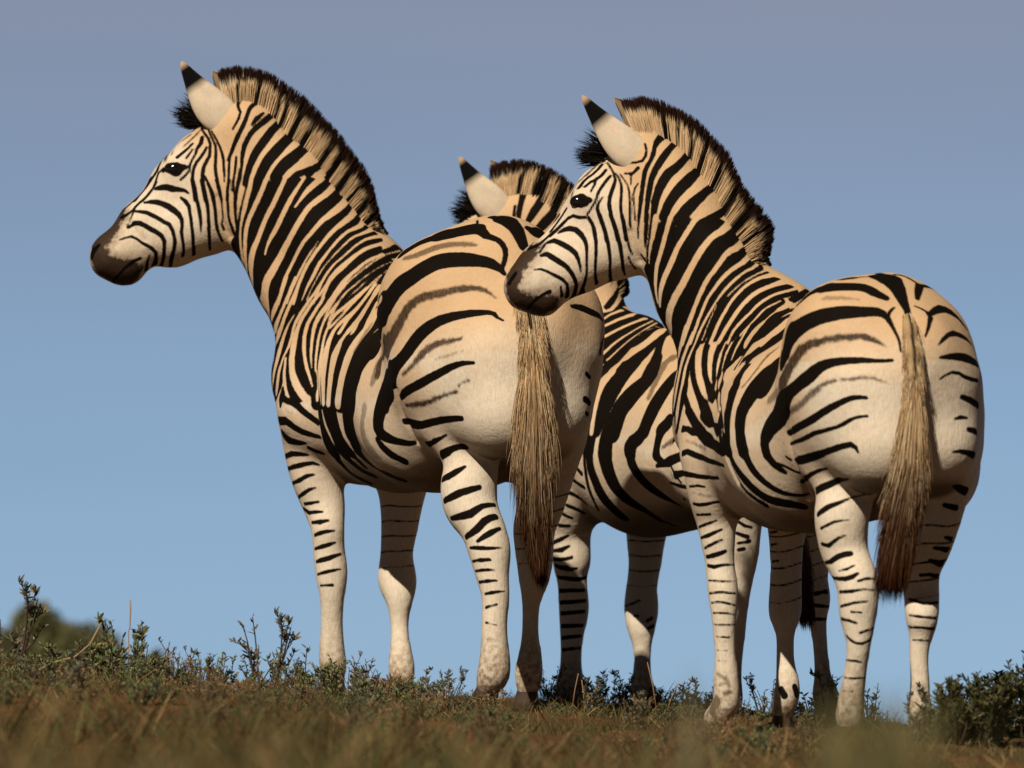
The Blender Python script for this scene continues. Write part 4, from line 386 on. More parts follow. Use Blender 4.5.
,["B.6","-97,-344,780,60 -69,-385,796,116"]],"mane":[[[-598,546,1603],[-570,541,1614],[-537,535,1618],[-502,529,1612],[-466,522,1594],[-428,514,1569],[-393,504,1537],[-346,494,1495],[-299,482,1441],[-256,468,1386],[-223,458,1331],[-199,451,1279]],[[-613,546,1684],[-576,541,1699],[-533,535,1705],[-489,529,1701],[-443,522,1685],[-397,514,1660],[-360,504,1628],[-305,494,1578],[-256,482,1509],[-219,468,1437],[-195,458,1366],[-182,451,1291]]],"mpat":[[12,12,12,12,12,12,12,12,12,12,12,12,12,12,12,12,12,12,12,12,12,12,12,12,12,12,12,12,12,12,12,12,11,10,8,6,5,3,2,0,-2,-3,-5,-6,-5,-3,-2,0,2,4,6,8,9,11,11,9,7,5,3,1,-1,-3,-5,-7,-9,-7,-5,-3,0,2,4,6,8,6,4,2,0,-2,-4,-6,-8,-8,-6,-4,-2,1,3,5,8,10,12,12,12,12,12,12,12,12,12,12,12,12,12,12,12,12,12,12,12,12,12,12,12,12,12,12,12,12,12,12,12,12,12,12,12,12,12,12,12,12,12,12,12,12,12,12,12,12,9,7,4,1,-2,-5,-4,-3,-1,0,0,-1,-2,-1,1,3,2,1,-1,-2,-4,-6],[12,12,12,12,12,12,12,12,12,12,12,12,12,12,12,12,12,12,12,12,12,12,12,12,12,12,12,12,12,12,12,12,12,11,9,7,6,4,2,1,-1,-3,-4,-6,-8,-6,-4,-2,-1,1,3,5,7,9,11,10,8,6,5,2,0,-2,-4,-6,-8,-10,-8,-6,-4,-1,1,3,5,7,6,4,2,0,-2,-4,-6,-8,-8,-6,-4,-2,0,3,6,8,11,12,12,12,12,12,12,12,12,12,12,12,12,12,12,12,12,12,12,12,12,12,12,12,12,12,12,12,12,12,12,12,12,12,12,12,12,12,12,12,12,12,12,12,12,12,12,12,12,9,6,3,0,-3,-6,-8,-6,-5,-5,-5,-2,0,2,2,1,-1,-3,-4,-6,-7],[12,12,12,12,12,12,12,12,12,12,12,12,12,12,12,12,12,12,12,12,12,12,12,12,12,12,12,12,12,12,12,12,12,12,10,9,7,5,3,2,0,-2,-4,-5,-7,-9,-8,-6,-4,-2,0,2,4,6,8,10,10,8,6,4,2,0,-2,-5,-7,-9,-11,-10,-8,-6,-3,-1,1,3,5,6,4,2,0,-2,-4,-6,-8,-9,-7,-5,-3,0,3,6,9,12,12,12,12,12,12,12,12,12,12,12,12,12,12,12,12,12,12,12,12,12,12,12,12,12,12,12,12,12,12,12,12,12,12,12,12,12,12,12,12,12,12,12,12,12,12,12,12,12,11,8,5,2,-1,-4,-7,-10,-11,-9,-6,-3,-1,-1,-2,-3,-5,-6,-8,-7]],"fore":[[[-625,550,1563],[-638,550,1539],[-650,550,1514]],[[-699,550,1619],[-736,550,1557],[-721,550,1514]]],"ear":[[[-582,475,1539],[-703,445,1711],0.0522,1],[[-545,625,1588],[-616,655,1711],0.0433,-1]],"eye":[-705,451,1414],"headY":0.55,"tail":[[204,-634,848,26],[215,-688,781,28],[228,-692,715,29],[242,-696,650,33],[258,-700,586,38],[272,-704,527,41],[284,-708,475,41],[296,-712,417,39],[303,-716,339,34],[310,-720,261,29]],"hoof":[[[-369,317,32],33,-14,[-1,2,-39]],[[-140,413,41],37,-7,[7,-19,-37]],[[99,-368,14],26,-24,[0,4,-27]],[[384,-339,14],26,-27,[2,-4,-37]]],"nt":[-884,520,1154],"pl":[-564,550,1502],"ch0":[-294,420,884],"pel":[262,-374,940]},3:{"o":[0.83,-1.5,-0.155],"h":[-0.3907,0.9205,0.0],"l":[-0.9205,-0.3907,0.0],"dx":0.04,"k":0.97,"J":[[-0.2015,0.4822,0.9035,0.1623],[-0.1297,0.3572,0.8552,0.1841],[-0.0583,0.1607,0.831,0.2399],[-0.0099,-0.0714,0.8269,0.2308],[0.1199,-0.2857,0.866,0.2386],[0.1865,-0.4286,0.9662,0.2127],[-0.163,0.3572,1.1077,0.0809],[-0.0531,0.125,1.067,0.097],[0.0606,-0.1429,1.067,0.1116],[0.1736,-0.3661,1.0999,0.1164],[0.2437,-0.5714,1.0304,0.0975],[-0.2358,0.369,0.9492,0.1167],[-0.2378,0.2773,0.8094,0.1183],[0.0817,-0.4577,1.0438,0.1592],[0.1303,-0.5666,0.9223,0.1398],[0.1405,-0.5934,0.7855,0.1015],[0.0302,-0.4527,0.9349,0.1055],[-0.0119,-0.1751,0.7691,0.1777],[0.0943,-0.49,0.8669,0.1388],[-0.0761,0.4524,0.9409,0.1261],[-0.0152,0.3834,0.8052,0.1261],[0.2241,-0.3728,1.0394,0.1382],[0.2635,-0.487,0.9353,0.1263],[0.2858,-0.5138,0.7823,0.0928],[0.2778,-0.2787,0.7297,0.1136],[0.1345,-0.1106,0.8037,0.1707],[0.2667,-0.4029,0.8598,0.1331],[-0.2614,0.2331,0.7795,0.0875],[-0.2668,0.2454,0.6834,0.0689],[-0.2661,0.2638,0.6193,0.0486],[-0.2613,0.2579,0.5537,0.0398],[-0.256,0.2579,0.4891,0.0321],[-0.2491,0.2518,0.4242,0.0354],[-0.2458,0.2459,0.3498,0.0293],[-0.2428,0.2521,0.2487,0.0237],[-0.2391,0.2583,0.1681,0.0285],[-0.2397,0.2646,0.1002,0.0297],[-0.2716,0.3197,0.0588,0.0308],[-0.0258,0.4959,0.7298,0.0949],[-0.0506,0.5568,0.6482,0.0614],[-0.0589,0.5874,0.5787,0.0436],[-0.061,0.5939,0.4921,0.0382],[-0.0657,0.5882,0.3711,0.0404],[-0.0656,0.5767,0.3225,0.0225],[-0.0652,0.577,0.2304,0.0197],[-0.0585,0.5652,0.1446,0.0292],[-0.0729,0.578,0.0774,0.0252],[0.036,-0.44,0.776,0.0901],[0.0601,-0.4738,0.6655,0.0672],[0.0486,-0.4963,0.607,0.0623],[0.0477,-0.4961,0.557,0.0586],[0.0544,-0.4897,0.4987,0.0532],[0.0829,-0.5284,0.434,0.0477],[0.0887,-0.5395,0.385,0.044],[0.0873,-0.5392,0.3339,0.0409],[0.0892,-0.5445,0.2617,0.0269],[0.08,-0.5215,0.1726,0.0242],[0.0704,-0.5014,0.1061,0.0278],[0.0678,-0.4813,0.0485,0.0341],[0.3076,-0.3958,0.7711,0.1],[0.3072,-0.3837,0.6737,0.0721],[0.299,-0.378,0.5945,0.0631],[0.2823,-0.3442,0.5188,0.0566],[0.2658,-0.3158,0.4597,0.0454],[0.2699,-0.3014,0.3849,0.0406],[0.2689,-0.3265,0.3349,0.0361],[0.2695,-0.3179,0.2981,0.0265],[0.2609,-0.3148,0.2317,0.0196],[0.2644,-0.3144,0.1556,0.0199],[0.2625,-0.3141,0.1053,0.0216],[0.2644,-0.3138,0.0606,0.0274],[-0.4694,0.52,1.6403,0.0702],[-0.5738,0.52,1.5264,0.0601],[-0.6279,0.51,1.4597,0.061],[-0.7379,0.5,1.3229,0.062],[-0.7772,0.48,1.267,0.066],[-0.7453,0.48,1.2383,0.0402],[-0.5128,0.52,1.472,0.0995],[-0.5375,0.51,1.3821,0.0767],[-0.6399,0.5,1.3463,0.0751],[-0.7068,0.49,1.2964,0.0528],[-0.6205,0.465,1.5057,0.0419],[-0.6027,0.56,1.5015,0.0308],[-0.4095,0.5,1.5751,0.0712],[-0.3356,0.45,1.4611,0.0751],[-0.2653,0.4,1.3409,0.0683],[-0.3714,0.5,1.4805,0.081],[-0.3044,0.45,1.2784,0.0944],[-0.119,0.4,1.1242,0.1378],[-0.3918,0.5,1.4321,0.0803],[-0.3217,0.45,1.2324,0.0874],[-0.243,0.4,1.0878,0.1025],[-0.2634,0.237,0.7463,0.0814],[-0.2654,0.2409,0.7131,0.0753],[-0.2671,0.252,0.6597,0.0619],[-0.2668,0.2592,0.6396,0.0546],[-0.2648,0.2634,0.5975,0.0448],[-0.2631,0.2603,0.5756,0.0422],[-0.2596,0.2576,0.5321,0.0367],[-0.2579,0.2581,0.5106,0.0338],[-0.2537,0.2563,0.4678,0.0327],[-0.2512,0.254,0.4466,0.0346],[-0.2477,0.2494,0.4011,0.034],[-0.2468,0.247,0.377,0.0317],[-0.2448,0.2471,0.3173,0.027],[-0.2438,0.2496,0.2818,0.0248],[-0.2414,0.2542,0.2198,0.0247],[-0.24,0.2562,0.1933,0.0268],[-0.2379,0.2586,0.1436,0.0292],[-0.2371,0.2589,0.1204,0.0295],[-0.248,0.2793,0.0844,0.0301],[-0.2598,0.2995,0.0716,0.0304],[-0.0347,0.5173,0.7021,0.0832],[-0.0436,0.5387,0.6745,0.0714],[-0.0548,0.5701,0.6247,0.0538],[-0.0572,0.5801,0.6027,0.048],[-0.0599,0.5918,0.5524,0.0406],[-0.0603,0.5935,0.5242,0.039],[-0.0625,0.5931,0.4517,0.0391],[-0.0644,0.591,0.4073,0.0409],[-0.066,0.5844,0.3511,0.0353],[-0.0658,0.5799,0.3392,0.0281],[-0.0657,0.5764,0.2948,0.0199],[-0.0658,0.5774,0.2622,0.0191],[-0.0626,0.5731,0.2006,0.0224],[-0.0594,0.5678,0.1716,0.0266],[-0.0617,0.5676,0.1208,0.0289],[-0.0673,0.5728,0.0991,0.027],[0.0453,-0.4517,0.7372,0.0818],[0.0547,-0.4634,0.6985,0.0735],[0.0585,-0.483,0.6419,0.0642],[0.053,-0.4909,0.624,0.0632],[0.0472,-0.4982,0.59,0.061],[0.0471,-0.4975,0.574,0.0599],[0.0486,-0.4927,0.5384,0.0569],[0.0503,-0.4887,0.5189,0.0551],[0.0631,-0.5003,0.477,0.0513],[0.0742,-0.5159,0.4546,0.0494],[0.0868,-0.5346,0.4166,0.0463],[0.0881,-0.5377,0.4009,0.0451],[0.0887,-0.54,0.3689,0.0433],[0.0878,-0.5393,0.3525,0.0427],[0.0881,-0.5416,0.312,0.0366],[0.0893,-0.5446,0.2878,0.0312],[0.087,-0.5388,0.2324,0.0249],[0.0835,-0.53,0.2012,0.0242],[0.0766,-0.5146,0.1484,0.0248],[0.0731,-0.508,0.1267,0.0261],[0.069,-0.4947,0.0862,0.0297],[0.0684,-0.488,0.0673,0.0319],[0.3078,-0.3915,0.738,0.09],[0.3079,-0.3872,0.7048,0.08],[0.3054,-0.3824,0.6458,0.0676],[0.3027,-0.3817,0.62,0.0652],[0.2941,-0.3686,0.5684,0.0609],[0.2882,-0.3561,0.5426,0.059],[0.276,-0.3338,0.4984,0.053],[0.2697,-0.324,0.4799,0.0488],[0.2658,-0.3085,0.435,0.0433],[0.2682,-0.3027,0.4086,0.0419],[0.2699,-0.3081,0.3659,0.0393],[0.2693,-0.3192,0.3497,0.0379],[0.2693,-0.326,0.3228,0.0332],[0.2699,-0.3217,0.3121,0.0297],[0.2668,-0.3164,0.2785,0.0237],[0.2632,-0.3154,0.2556,0.0213],[0.2614,-0.3145,0.2061,0.0191],[0.2632,-0.3144,0.1794,0.0195],[0.264,-0.3143,0.1367,0.0202],[0.263,-0.3142,0.1207,0.0207],[0.2628,-0.314,0.09,0.0232],[0.2636,-0.3139,0.0753,0.0253]],"S":[[0,1],[1,2],[2,3],[3,4],[4,5],[6,7],[7,8],[8,9],[9,10],[6,11],[11,12],[3,17],[17,16],[13,18],[18,15],[18,16],[9,13],[13,14],[14,15],[13,16],[16,15],[6,19],[19,20],[3,25],[25,24],[21,26],[26,23],[26,24],[9,21],[21,22],[22,23],[21,24],[24,23],[27,92],[92,93],[93,28],[28,94],[94,95],[95,29],[29,96],[96,97],[97,30],[30,98],[98,99],[99,31],[31,100],[100,101],[101,32],[32,102],[102,103],[103,33],[33,104],[104,105],[105,34],[34,106],[106,107],[107,35],[35,108],[108,109],[109,36],[36,110],[110,111],[111,37],[12,27],[38,112],[112,113],[113,39],[39,114],[114,115],[115,40],[40,116],[116,117],[117,41],[41,118],[118,119],[119,42],[42,120],[120,121],[121,43],[43,122],[122,123],[123,44],[44,124],[124,125],[125,45],[45,126],[126,127],[127,46],[20,38],[47,128],[128,129],[129,48],[48,130],[130,131],[131,49],[49,132],[132,133],[133,50],[50,134],[134,135],[135,51],[51,136],[136,137],[137,52],[52,138],[138,139],[139,53],[53,140],[140,141],[141,54],[54,142],[142,143],[143,55],[55,144],[144,145],[145,56],[56,146],[146,147],[147,57],[57,148],[148,149],[149,58],[16,47],[15,47],[59,150],[150,151],[151,60],[60,152],[152,153],[153,61],[61,154],[154,155],[155,62],[62,156],[156,157],[157,63],[63,158],[158,159],[159,64],[64,160],[160,161],[161,65],[65,162],[162,163],[163,66],[66,164],[164,165],[165,67],[67,166],[166,167],[167,68],[68,168],[168,169],[169,69],[69,170],[170,171],[171,70],[24,59],[23,59],[71,72],[72,73],[73,74],[74,75],[75,76],[71,77],[77,78],[78,79],[79,80],[80,76],[72,79],[74,80],[72,77],[74,79],[81,72],[82,72],[71,83],[83,84],[84,85],[85,6],[77,86],[86,87],[87,88],[88,1],[78,89],[89,90],[90,91],[91,0],[85,88],[88,11],[88,19],[84,87],[83,86]],"G":[0,0,0,0,0,0,0,0,0,0,0,0,0,0,0,0,0,0,0,0,0,0,0,0,0,0,0,0,0,0,0,0,0,1,1,1,1,1,1,1,1,1,1,1,1,1,1,1,1,1,1,1,1,1,1,1,1,1,1,1,1,1,1,1,2,2,2,2,2,2,2,2,2,2,2,2,2,2,2,2,2,2,2,2,2,2,2,2,2,3,3,3,3,3,3,3,3,3,3,3,3,3,3,3,3,3,3,3,3,3,3,3,3,3,3,3,3,3,3,3,3,3,3,3,4,4,4,4,4,4,4,4,4,4,4,4,4,4,4,4,4,4,4,4,4,4,4,4,4,4,4,4,4,4,4,4,4,4,4,5,5,5,5,5,5,5,5,5,5,5,5,5,5,5,5,0,0,0,0,0,0,0,0,0,0,0,0,0,0,0,0,0],"st":[["D","-435,378,1434,162 -438,381,1416,150 -441,386,1399,136 -445,393,1382,120 -450,401,1365,106 -451,408,1347,100 -452,416,1330,100"]
,["D","-400,359,1422,296 -405,362,1406,304 -410,366,1389,310 -414,371,1372,320 -419,376,1356,328 -425,382,1340,344 -430,390,1324,372 -433,399,1307,424 -434,410,1290,512 -435,401,1272,323 -434,402,1254,316 -432,402,1237,304 -428,403,1220,296"]
,["D","-341,332,1416,368 -350,333,1402,378 -359,336,1387,386 -368,339,1373,398 -376,343,1358,415 -383,348,1342,433 -390,352,1326,448 -397,358,1311,464 -405,366,1296,484 -412,376,1281,523 -417,390,1265,588 -420,379,1248,387"]
,["D","-253,330,1410,489 -269,321,1402,466 -282,316,1390,456 -293,314,1377,459 -303,313,1362,466 -312,313,1348,472 -321,314,1333,476 -330,317,1319,480 -338,320,1304,488 -345,323,1288,499 -353,327,1273,506 -362,332,1258,512 -371,339,1244,520 -379,348,1230,538 -386,360,1215,573 -392,377,1200,662 -395,372,1183,512 -396,384,1166,532"]
,["D","-187,372,1389,499 -200,334,1375,457 -214,318,1364,458 -229,308,1355,441 -241,302,1342,428 -251,298,1328,420 -261,295,1314,418 -272,294,1301,422 -282,296,1287,428 -291,297,1273,432 -299,299,1258,436 -307,302,1243,440 -313,304,1228,446 -319,306,1212,454 -325,310,1196,466 -332,314,1181,489 -338,319,1166,518 -343,325,1150,556"]
,["D","-150,395,1373,350 -161,363,1357,374 -174,328,1342,334 -187,311,1329,326 -201,300,1318,319 -216,293,1308,310 -230,289,1297,306 -242,286,1286,306 -254,286,1273,306 -264,286,1259,308 -274,288,1245,308 -284,290,1231,309 -292,293,1216,312 -299,295,1201,322 -305,297,1185,332 -311,299,1169,344 -317,302,1153,357 -323,304,1137,377"]
,["D","-151,329,1323,227 -163,310,1310,226 -179,299,1303,214 -194,290,1293,208 -208,284,1282,212 -220,280,1270,214 -232,278,1257,218 -244,277,1244,216 -255,278,1230,214 -264,279,1216,214 -273,281,1201,219 -282,283,1187,227 -290,285,1172,238 -298,288,1157,248 -306,290,1141,252 -314,293,1126,253 -320,295,1110,245"]
,["D","-264,276,1203,101 -271,277,1188,110 -278,278,1172,116 -285,278,1157,120 -292,279,1141,124 -297,279,1125,126 -303,279,1109,130"]
,["D","-142,310,1298,183 -159,296,1289,163 -176,285,1280,152 -192,278,1268,148 -207,273,1256,148 -221,270,1243,148 -234,269,1229,151"]
,["D","-129,304,1286,316 -145,292,1281,275 -161,282,1273,250 -175,275,1264,235 -189,269,1253,231 -201,265,1242,231 -212,262,1229,232 -223,260,1216,234 -232,259,1202,240 -241,258,1187,248 -249,258,1173,258 -256,258,1158,264 -263,259,1143,264 -270,259,1127,262"]
,["D","-96,292,1265,322 -113,279,1258,290 -130,269,1251,270 -146,261,1243,260 -161,254,1234,254 -175,249,1222,251 -187,245,1210,250 -199,241,1197,252 -210,240,1183,253 -220,239,1169,256 -229,239,1154,258 -238,240,1139,258 -247,242,1124,252"]
,["D","-59,289,1248,246 -76,274,1242,230 -94,262,1236,222 -110,252,1230,215 -126,243,1221,214 -141,235,1211,216 -155,228,1199,220 -168,221,1186,225 -180,218,1174,231 -192,217,1161,232 -204,219,1149,230 -216,222,1136,220 -226,225,1121,214"]
,["D","-88,243,1214,131 -104,231,1206,144 -119,221,1199,160 -133,212,1190,176 -146,202,1178,195 -158,192,1165,218 -169,190,1153,210 -181,193,1142,190 -192,196,1130,174 -202,201,1117,164"]
,["D","-87,214,1191,280 -104,181,1181,372 -120,133,1168,764 -134,128,1156,779 -147,127,1144,769 -159,130,1132,712 -171,136,1120,662"]
,["D","-72,41,1165,199 -84,13,1149,461 -97,7,1135,437 -110,-2,1122,737 -123,2,1110,739"]
,["D","-188,188,1126,214 -197,190,1111,209 -205,195,1096,196 -212,198,1081,188 -219,199,1066,184 -224,191,1049,217"]
,["D","-85,0,1143,283 -95,-10,1129,282 -107,-8,1118,452 -120,6,1110,414 -133,21,1101,400 -146,38,1092,414 -159,55,1083,460 -171,76,1074,556 -183,89,1064,418 -194,99,1052,158 -204,85,1038,152 -212,57,1022,150"]
,["D","-354,337,1122,288 -359,347,1106,320 -364,371,1090,474 -368,369,1073,260 -371,384,1056,298"]
,["D","-338,314,1106,246 -345,320,1091,264 -351,329,1076,304 -356,342,1061,400 -361,338,1045,254 -365,339,1029,257 -369,333,1012,250 -372,328,995,248 -375,327,979,258 -378,328,962,266 -381,333,946,279 -383,343,930,307 -385,364,914,138 -385,453,902,134 -387,470,886,130"]
,["D","-317,292,1113,168 -324,296,1098,176 -331,300,1082,190 -337,304,1066,216 -343,309,1050,249 -349,312,1034,284 -352,307,1017,288 -355,300,1000,282 -360,298,983,282 -364,299,966,290 -367,301,950,328 -370,307,933,394 -373,302,916,256 -374,308,899,290 -376,317,882,339 -376,335,865,146 -374,409,851,132"]
,["D","-390,512,1718,144 -402,511,1704,128 -414,460,1686,116 -426,440,1671,92 -433,428,1654,66 -435,418,1635,54 -444,412,1619,64 -453,410,1604,72 -460,409,1588,74 -463,407,1570,72 -466,405,1552,68 -468,402,1534,63 -470,398,1516,56 -472,395,1499,52 -474,393,1481,48 -476,393,1463,42 -478,394,1446,35"]
,["D","-353,509,1693,94 -365,498,1680,86 -378,461,1666,97 -390,435,1651,99 -401,421,1637,111 -411,411,1623,114 -421,405,1608,111 -430,401,1594,106 -437,399,1578,99 -443,398,1563,94 -446,396,1546,94 -449,393,1529,91 -452,391,1512,84 -454,388,1496,74 -456,387,1479,68 -458,387,1462,63 -459,389,1445,60"]
,["D","-317,499,1661,115 -330,488,1649,107 -342,453,1633,107 -353,425,1618,110 -365,409,1604,121 -378,399,1592,137 -392,393,1582,149 -403,388,1569,152 -412,385,1554,152 -420,383,1539,148 -426,381,1523,138 -431,379,1507,126 -434,378,1490,114 -437,377,1474,103 -439,378,1457,91 -441,380,1440,78"]
,["D","-292,487,1610,108 -306,454,1596,118 -319,415,1582,138 -332,395,1568,163 -344,381,1555,175 -357,372,1542,176 -368,366,1530,172 -379,362,1516,168 -389,360,1502,162 -398,360,1488,154 -404,360,1472,148 -411,363,1457,140"]
,["D","-246,462,1561,114 -261,463,1552,115 -278,400,1538,124 -293,376,1525,126 -306,362,1512,144 -320,353,1500,160 -333,347,1487,176 -345,344,1474,182 -356,343,1460,178 -368,344,1446,173"]
,["D","-207,449,1502,113 -221,444,1491,106 -237,397,1477,107 -253,367,1465,115 -268,350,1454,135 -284,339,1443,154 -299,332,1433,176"]
,["D","-459,434,1667,34 -455,426,1650,38 -458,420,1632,42 -467,418,1618,42 -484,423,1614,36 -501,429,1612,32"]
,["D","-479,418,1596,48 -497,422,1581,47"]
,["D","-56,259,1217,112 -40,277,1227,108 -25,300,1237,104 -9,338,1248,102"]
,["D","-101,-47,1104,187 -114,-33,1094,240 -126,-18,1084,278 -140,0,1075,287 -153,15,1066,312 -166,19,1055,372 -178,10,1042,154 -190,-24,1028,149 -203,-79,1012,141 -211,-116,994,302 -217,-142,977,213"]
,["D","-165,213,1175,121 -150,193,1168,138 -137,142,1157,84 -139,104,1142,276 -151,111,1130,304 -162,116,1118,320 -172,127,1106,333"]
,["D","-350,266,950,92 -346,254,932,114 -341,239,915,120 -334,217,898,124 -328,189,880,142 -321,156,863,161 -312,117,847,190 -301,66,832,184 -289,18,818,214 -278,-54,803,157 -267,-105,788,200"]
,["D","-343,288,1016,49 -344,280,999,54 -346,273,982,67 -349,271,966,90 -353,271,949,101 -358,275,934,102 -363,279,918,105 -366,284,902,106 -369,288,886,108 -371,294,869,101"]
,["D","-291,277,1137,88 -300,280,1123,90 -309,284,1109,90 -317,288,1095,93 -325,292,1080,94 -328,291,1064,101 -329,287,1047,105 -329,280,1029,104 -328,270,1012,102 -326,258,995,98 -322,245,978,99 -317,231,962,102 -312,212,945,112 -306,184,928,164 -300,132,911,244 -294,78,893,237 -288,32,877,204 -280,-24,860,63 -273,-93,843,200"]
,["D","-266,258,1136,81 -275,262,1122,91 -284,264,1107,100 -290,265,1091,106 -294,264,1074,108 -296,261,1057,111 -297,255,1040,106 -296,247,1022,100 -294,235,1004,92 -290,219,987,94 -285,190,969,133 -281,123,950,194 -276,52,931,116"]
,["D","-232,234,1134,98 -241,236,1119,96 -249,239,1104,96 -256,240,1088,96 -263,241,1071,94 -267,239,1054,86 -270,234,1037,80 -271,225,1018,74 -272,209,1000,80 -272,177,981,86 -273,110,960,34 -273,58,940,100"]
,["D","-215,222,1134,80 -222,222,1118,80 -230,224,1103,74 -238,227,1088,68 -244,228,1072,60 -248,226,1056,58 -252,221,1039,56 -256,212,1022,64 -259,192,1004,100 -262,142,985,34 -265,85,965,34 -267,47,946,114 -268,14,928,34 -268,-39,908,34 -268,-91,889,33 -268,-107,872,114 -268,-115,855,118 -268,-118,838,124 -267,-121,821,130 -265,-125,804,136 -263,-126,788,142"]
,["D","-190,198,1132,72 -201,203,1120,66 -211,208,1106,62 -219,212,1092,70 -226,214,1076,76 -232,214,1060,83 -238,210,1044,86 -242,196,1026,108 -246,159,1008,38 -251,92,987,37 -254,49,968,129 -257,15,950,40 -260,-34,931,42 -263,-84,911,42 -264,-106,894,92 -265,-115,876,128"]
,["D","-150,84,1117,290 -164,104,1106,321 -177,126,1096,334 -190,150,1084,311 -202,171,1072,248 -213,182,1058,208 -224,184,1044,194 -233,182,1028,100"]
,["D","-96,-66,1104,255 -109,-48,1095,280 -122,-30,1086,300 -134,-13,1077,309 -148,1,1068,334 -161,13,1058,370 -173,14,1047,160 -185,-8,1033,154 -198,-83,1016,149 -207,-111,1000,348 -215,-130,984,268 -222,-146,968,208 -227,-148,952,311 -233,-157,935,262 -238,-161,919,246 -242,-165,902,232 -245,-168,886,218 -248,-170,869,211 -250,-172,852,209 -250,-173,836,203 -250,-175,819,198 -250,-174,802,196 -249,-171,786,200"]
,["D","-64,-574,1088,170 -76,-560,1077,201 -86,-546,1066,242 -93,-535,1052,266 -98,-522,1038,320 -104,-516,1023,228 -112,-491,1011,290"]
,["D","-115,-275,1010,402 -125,-275,997,403 -136,-292,984,726 -147,-275,973,586 -158,-263,962,495 -169,-255,950,442 -179,-249,938,400 -189,-245,924,368 -197,-240,911,334 -204,-238,896,301 -210,-237,881,272 -213,-238,864,258 -215,-240,848,248 -216,-241,832,244 -216,-242,815,241 -215,-244,799,236 -212,-247,782,224"]
,["D","-16,-640,984,175 -27,-630,974,188 -38,-618,963,197 -51,-605,954,194 -63,-588,946,186 -76,-572,937,184 -87,-552,928,194 -97,-532,917,232 -104,-509,904,310 -110,-480,890,393 -115,-452,877,415 -121,-427,863,357 -129,-402,850,302 -137,-381,838,276 -145,-363,824,254 -151,-348,810,235 -152,-344,795,214 -150,-342,779,196"]
,["D","-359,252,867,51 -343,206,858,86 -328,166,849,89 -313,119,840,96"]
,["D","-246,-162,894,197 -250,-160,878,200 -254,-158,862,206 -255,-158,845,206 -255,-160,828,206 -254,-164,812,211 -251,-169,795,220 -246,-176,778,228 -240,-183,763,123 -233,-191,747,133 -225,-200,732,146 -216,-210,718,158 -206,-220,705,173 -194,-231,692,180 -183,-241,680,171 -170,-251,669,158 -157,-260,659,152 -143,-269,651,151 -127,-279,644,152 -112,-290,640,154 -95,-298,637,153 -79,-306,634,148 -63,-311,630,136 -47,-314,627,124"]
,["D","-210,-231,891,268 -214,-232,875,254 -217,-233,859,244 -217,-237,843,238 -216,-242,826,236 -214,-247,810,238 -211,-251,793,236 -207,-256,777,232 -201,-262,762,160 -194,-267,747,154 -187,-274,732,144 -177,-280,719,132 -166,-288,707,121 -155,-295,696,114 -142,-302,686,108 -128,-309,676,104 -114,-316,669,98 -99,-322,663,87 -84,-330,659,75 -68,-338,657,64 -52,-349,657,54 -36,-360,657,43"]
,["D","-114,-454,872,310 -124,-418,860,297 -133,-391,848,286 -142,-369,834,268 -149,-354,819,242 -152,-346,802,218 -151,-343,785,202 -147,-343,768,192 -138,-348,753,150 -126,-355,740,144 -113,-363,729,122 -99,-371,719,86"]
,["D","-116,-369,742,43 -98,-385,734,53 -80,-400,724,58 -63,-415,713,48"]
,["D","-96,-410,759,42 -84,-423,750,54"]
,["D","-267,-86,898,42 -265,-113,880,130 -264,-129,862,117 -262,-140,845,110 -261,-146,828,108 -260,-147,811,119 -258,-148,794,132 -254,-153,777,127 -248,-159,761,54 -242,-165,745,54 -236,-170,729,54"]
,["D","-244,-158,742,44 -236,-168,728,48 -228,-175,713,54 -219,-182,699,60 -209,-190,685,68 -198,-198,672,76 -186,-209,661,84 -173,-222,651,88 -159,-234,642,93 -145,-243,634,98"]
,["D","-344,243,914,142 -337,222,897,138 -330,195,881,148 -323,162,865,172 -314,126,849,219 -305,84,834,250 -294,41,820,198 -283,-14,807,172 -272,-87,794,204 -260,-135,781,128"]
,["D","-303,142,909,272 -296,83,892,272 -288,31,876,224 -280,-32,860,68 -272,-102,844,180"]
,["D","-361,253,858,77 -347,216,860,89 -332,172,847,86 -313,121,843,69"]
,["D","-362,216,792,90 -347,182,796,86 -332,157,788,92 -316,134,780,96 -302,95,772,91 -287,48,763,84 -273,-14,754,76 -259,-95,745,49"]
,["D","-365,253,739,77 -349,204,735,89 -333,176,731,74 -316,159,727,69 -300,140,724,70 -284,97,720,60 -268,43,717,50"]
,["D","-341,204,701,40 -320,175,702,46 -299,158,699,36"]
,["D","-330,214,654,50 -312,194,651,60 -295,181,652,56 -278,171,656,44 -260,160,658,44"]
,["D","-321,225,624,44 -303,204,624,44 -285,194,625,46"]
,["D","-314,240,590,44 -299,219,596,47 -283,208,602,43 -268,202,608,34"]
,["D","-72,-442,744,113 -58,-485,746,107 -43,-518,750,107 -28,-553,755,102 -14,-589,760,89"]
,["D","-309,242,560,50 -290,218,566,60 -272,211,574,54 -253,210,583,34"]
,["D","-298,233,532,42 -283,217,540,49 -267,212,548,46 -250,212,555,34"]
,["D","-293,234,508,56 -276,219,511,73 -259,215,516,72 -242,217,523,52"]
,["D","-290,236,484,53 -273,220,480,60 -255,216,484,48 -236,221,486,40 -217,241,486,36"]
,["D","-288,232,443,33 -270,216,441,34 -251,211,440,33 -233,214,440,31 -214,231,441,27"]
,["D","-286,231,407,40 -269,214,409,40 -251,209,410,40 -233,211,408,37 -215,224,407,34"]
,["D","-280,227,381,33 -264,212,383,36 -248,209,382,36 -232,212,378,33 -215,224,374,31"]
,["D","-276,225,353,34 -256,212,353,36 -237,212,352,34 -217,224,348,26"]
,["D","-271,226,321,34 -253,215,320,33 -234,216,320,33 -215,231,321,33"]
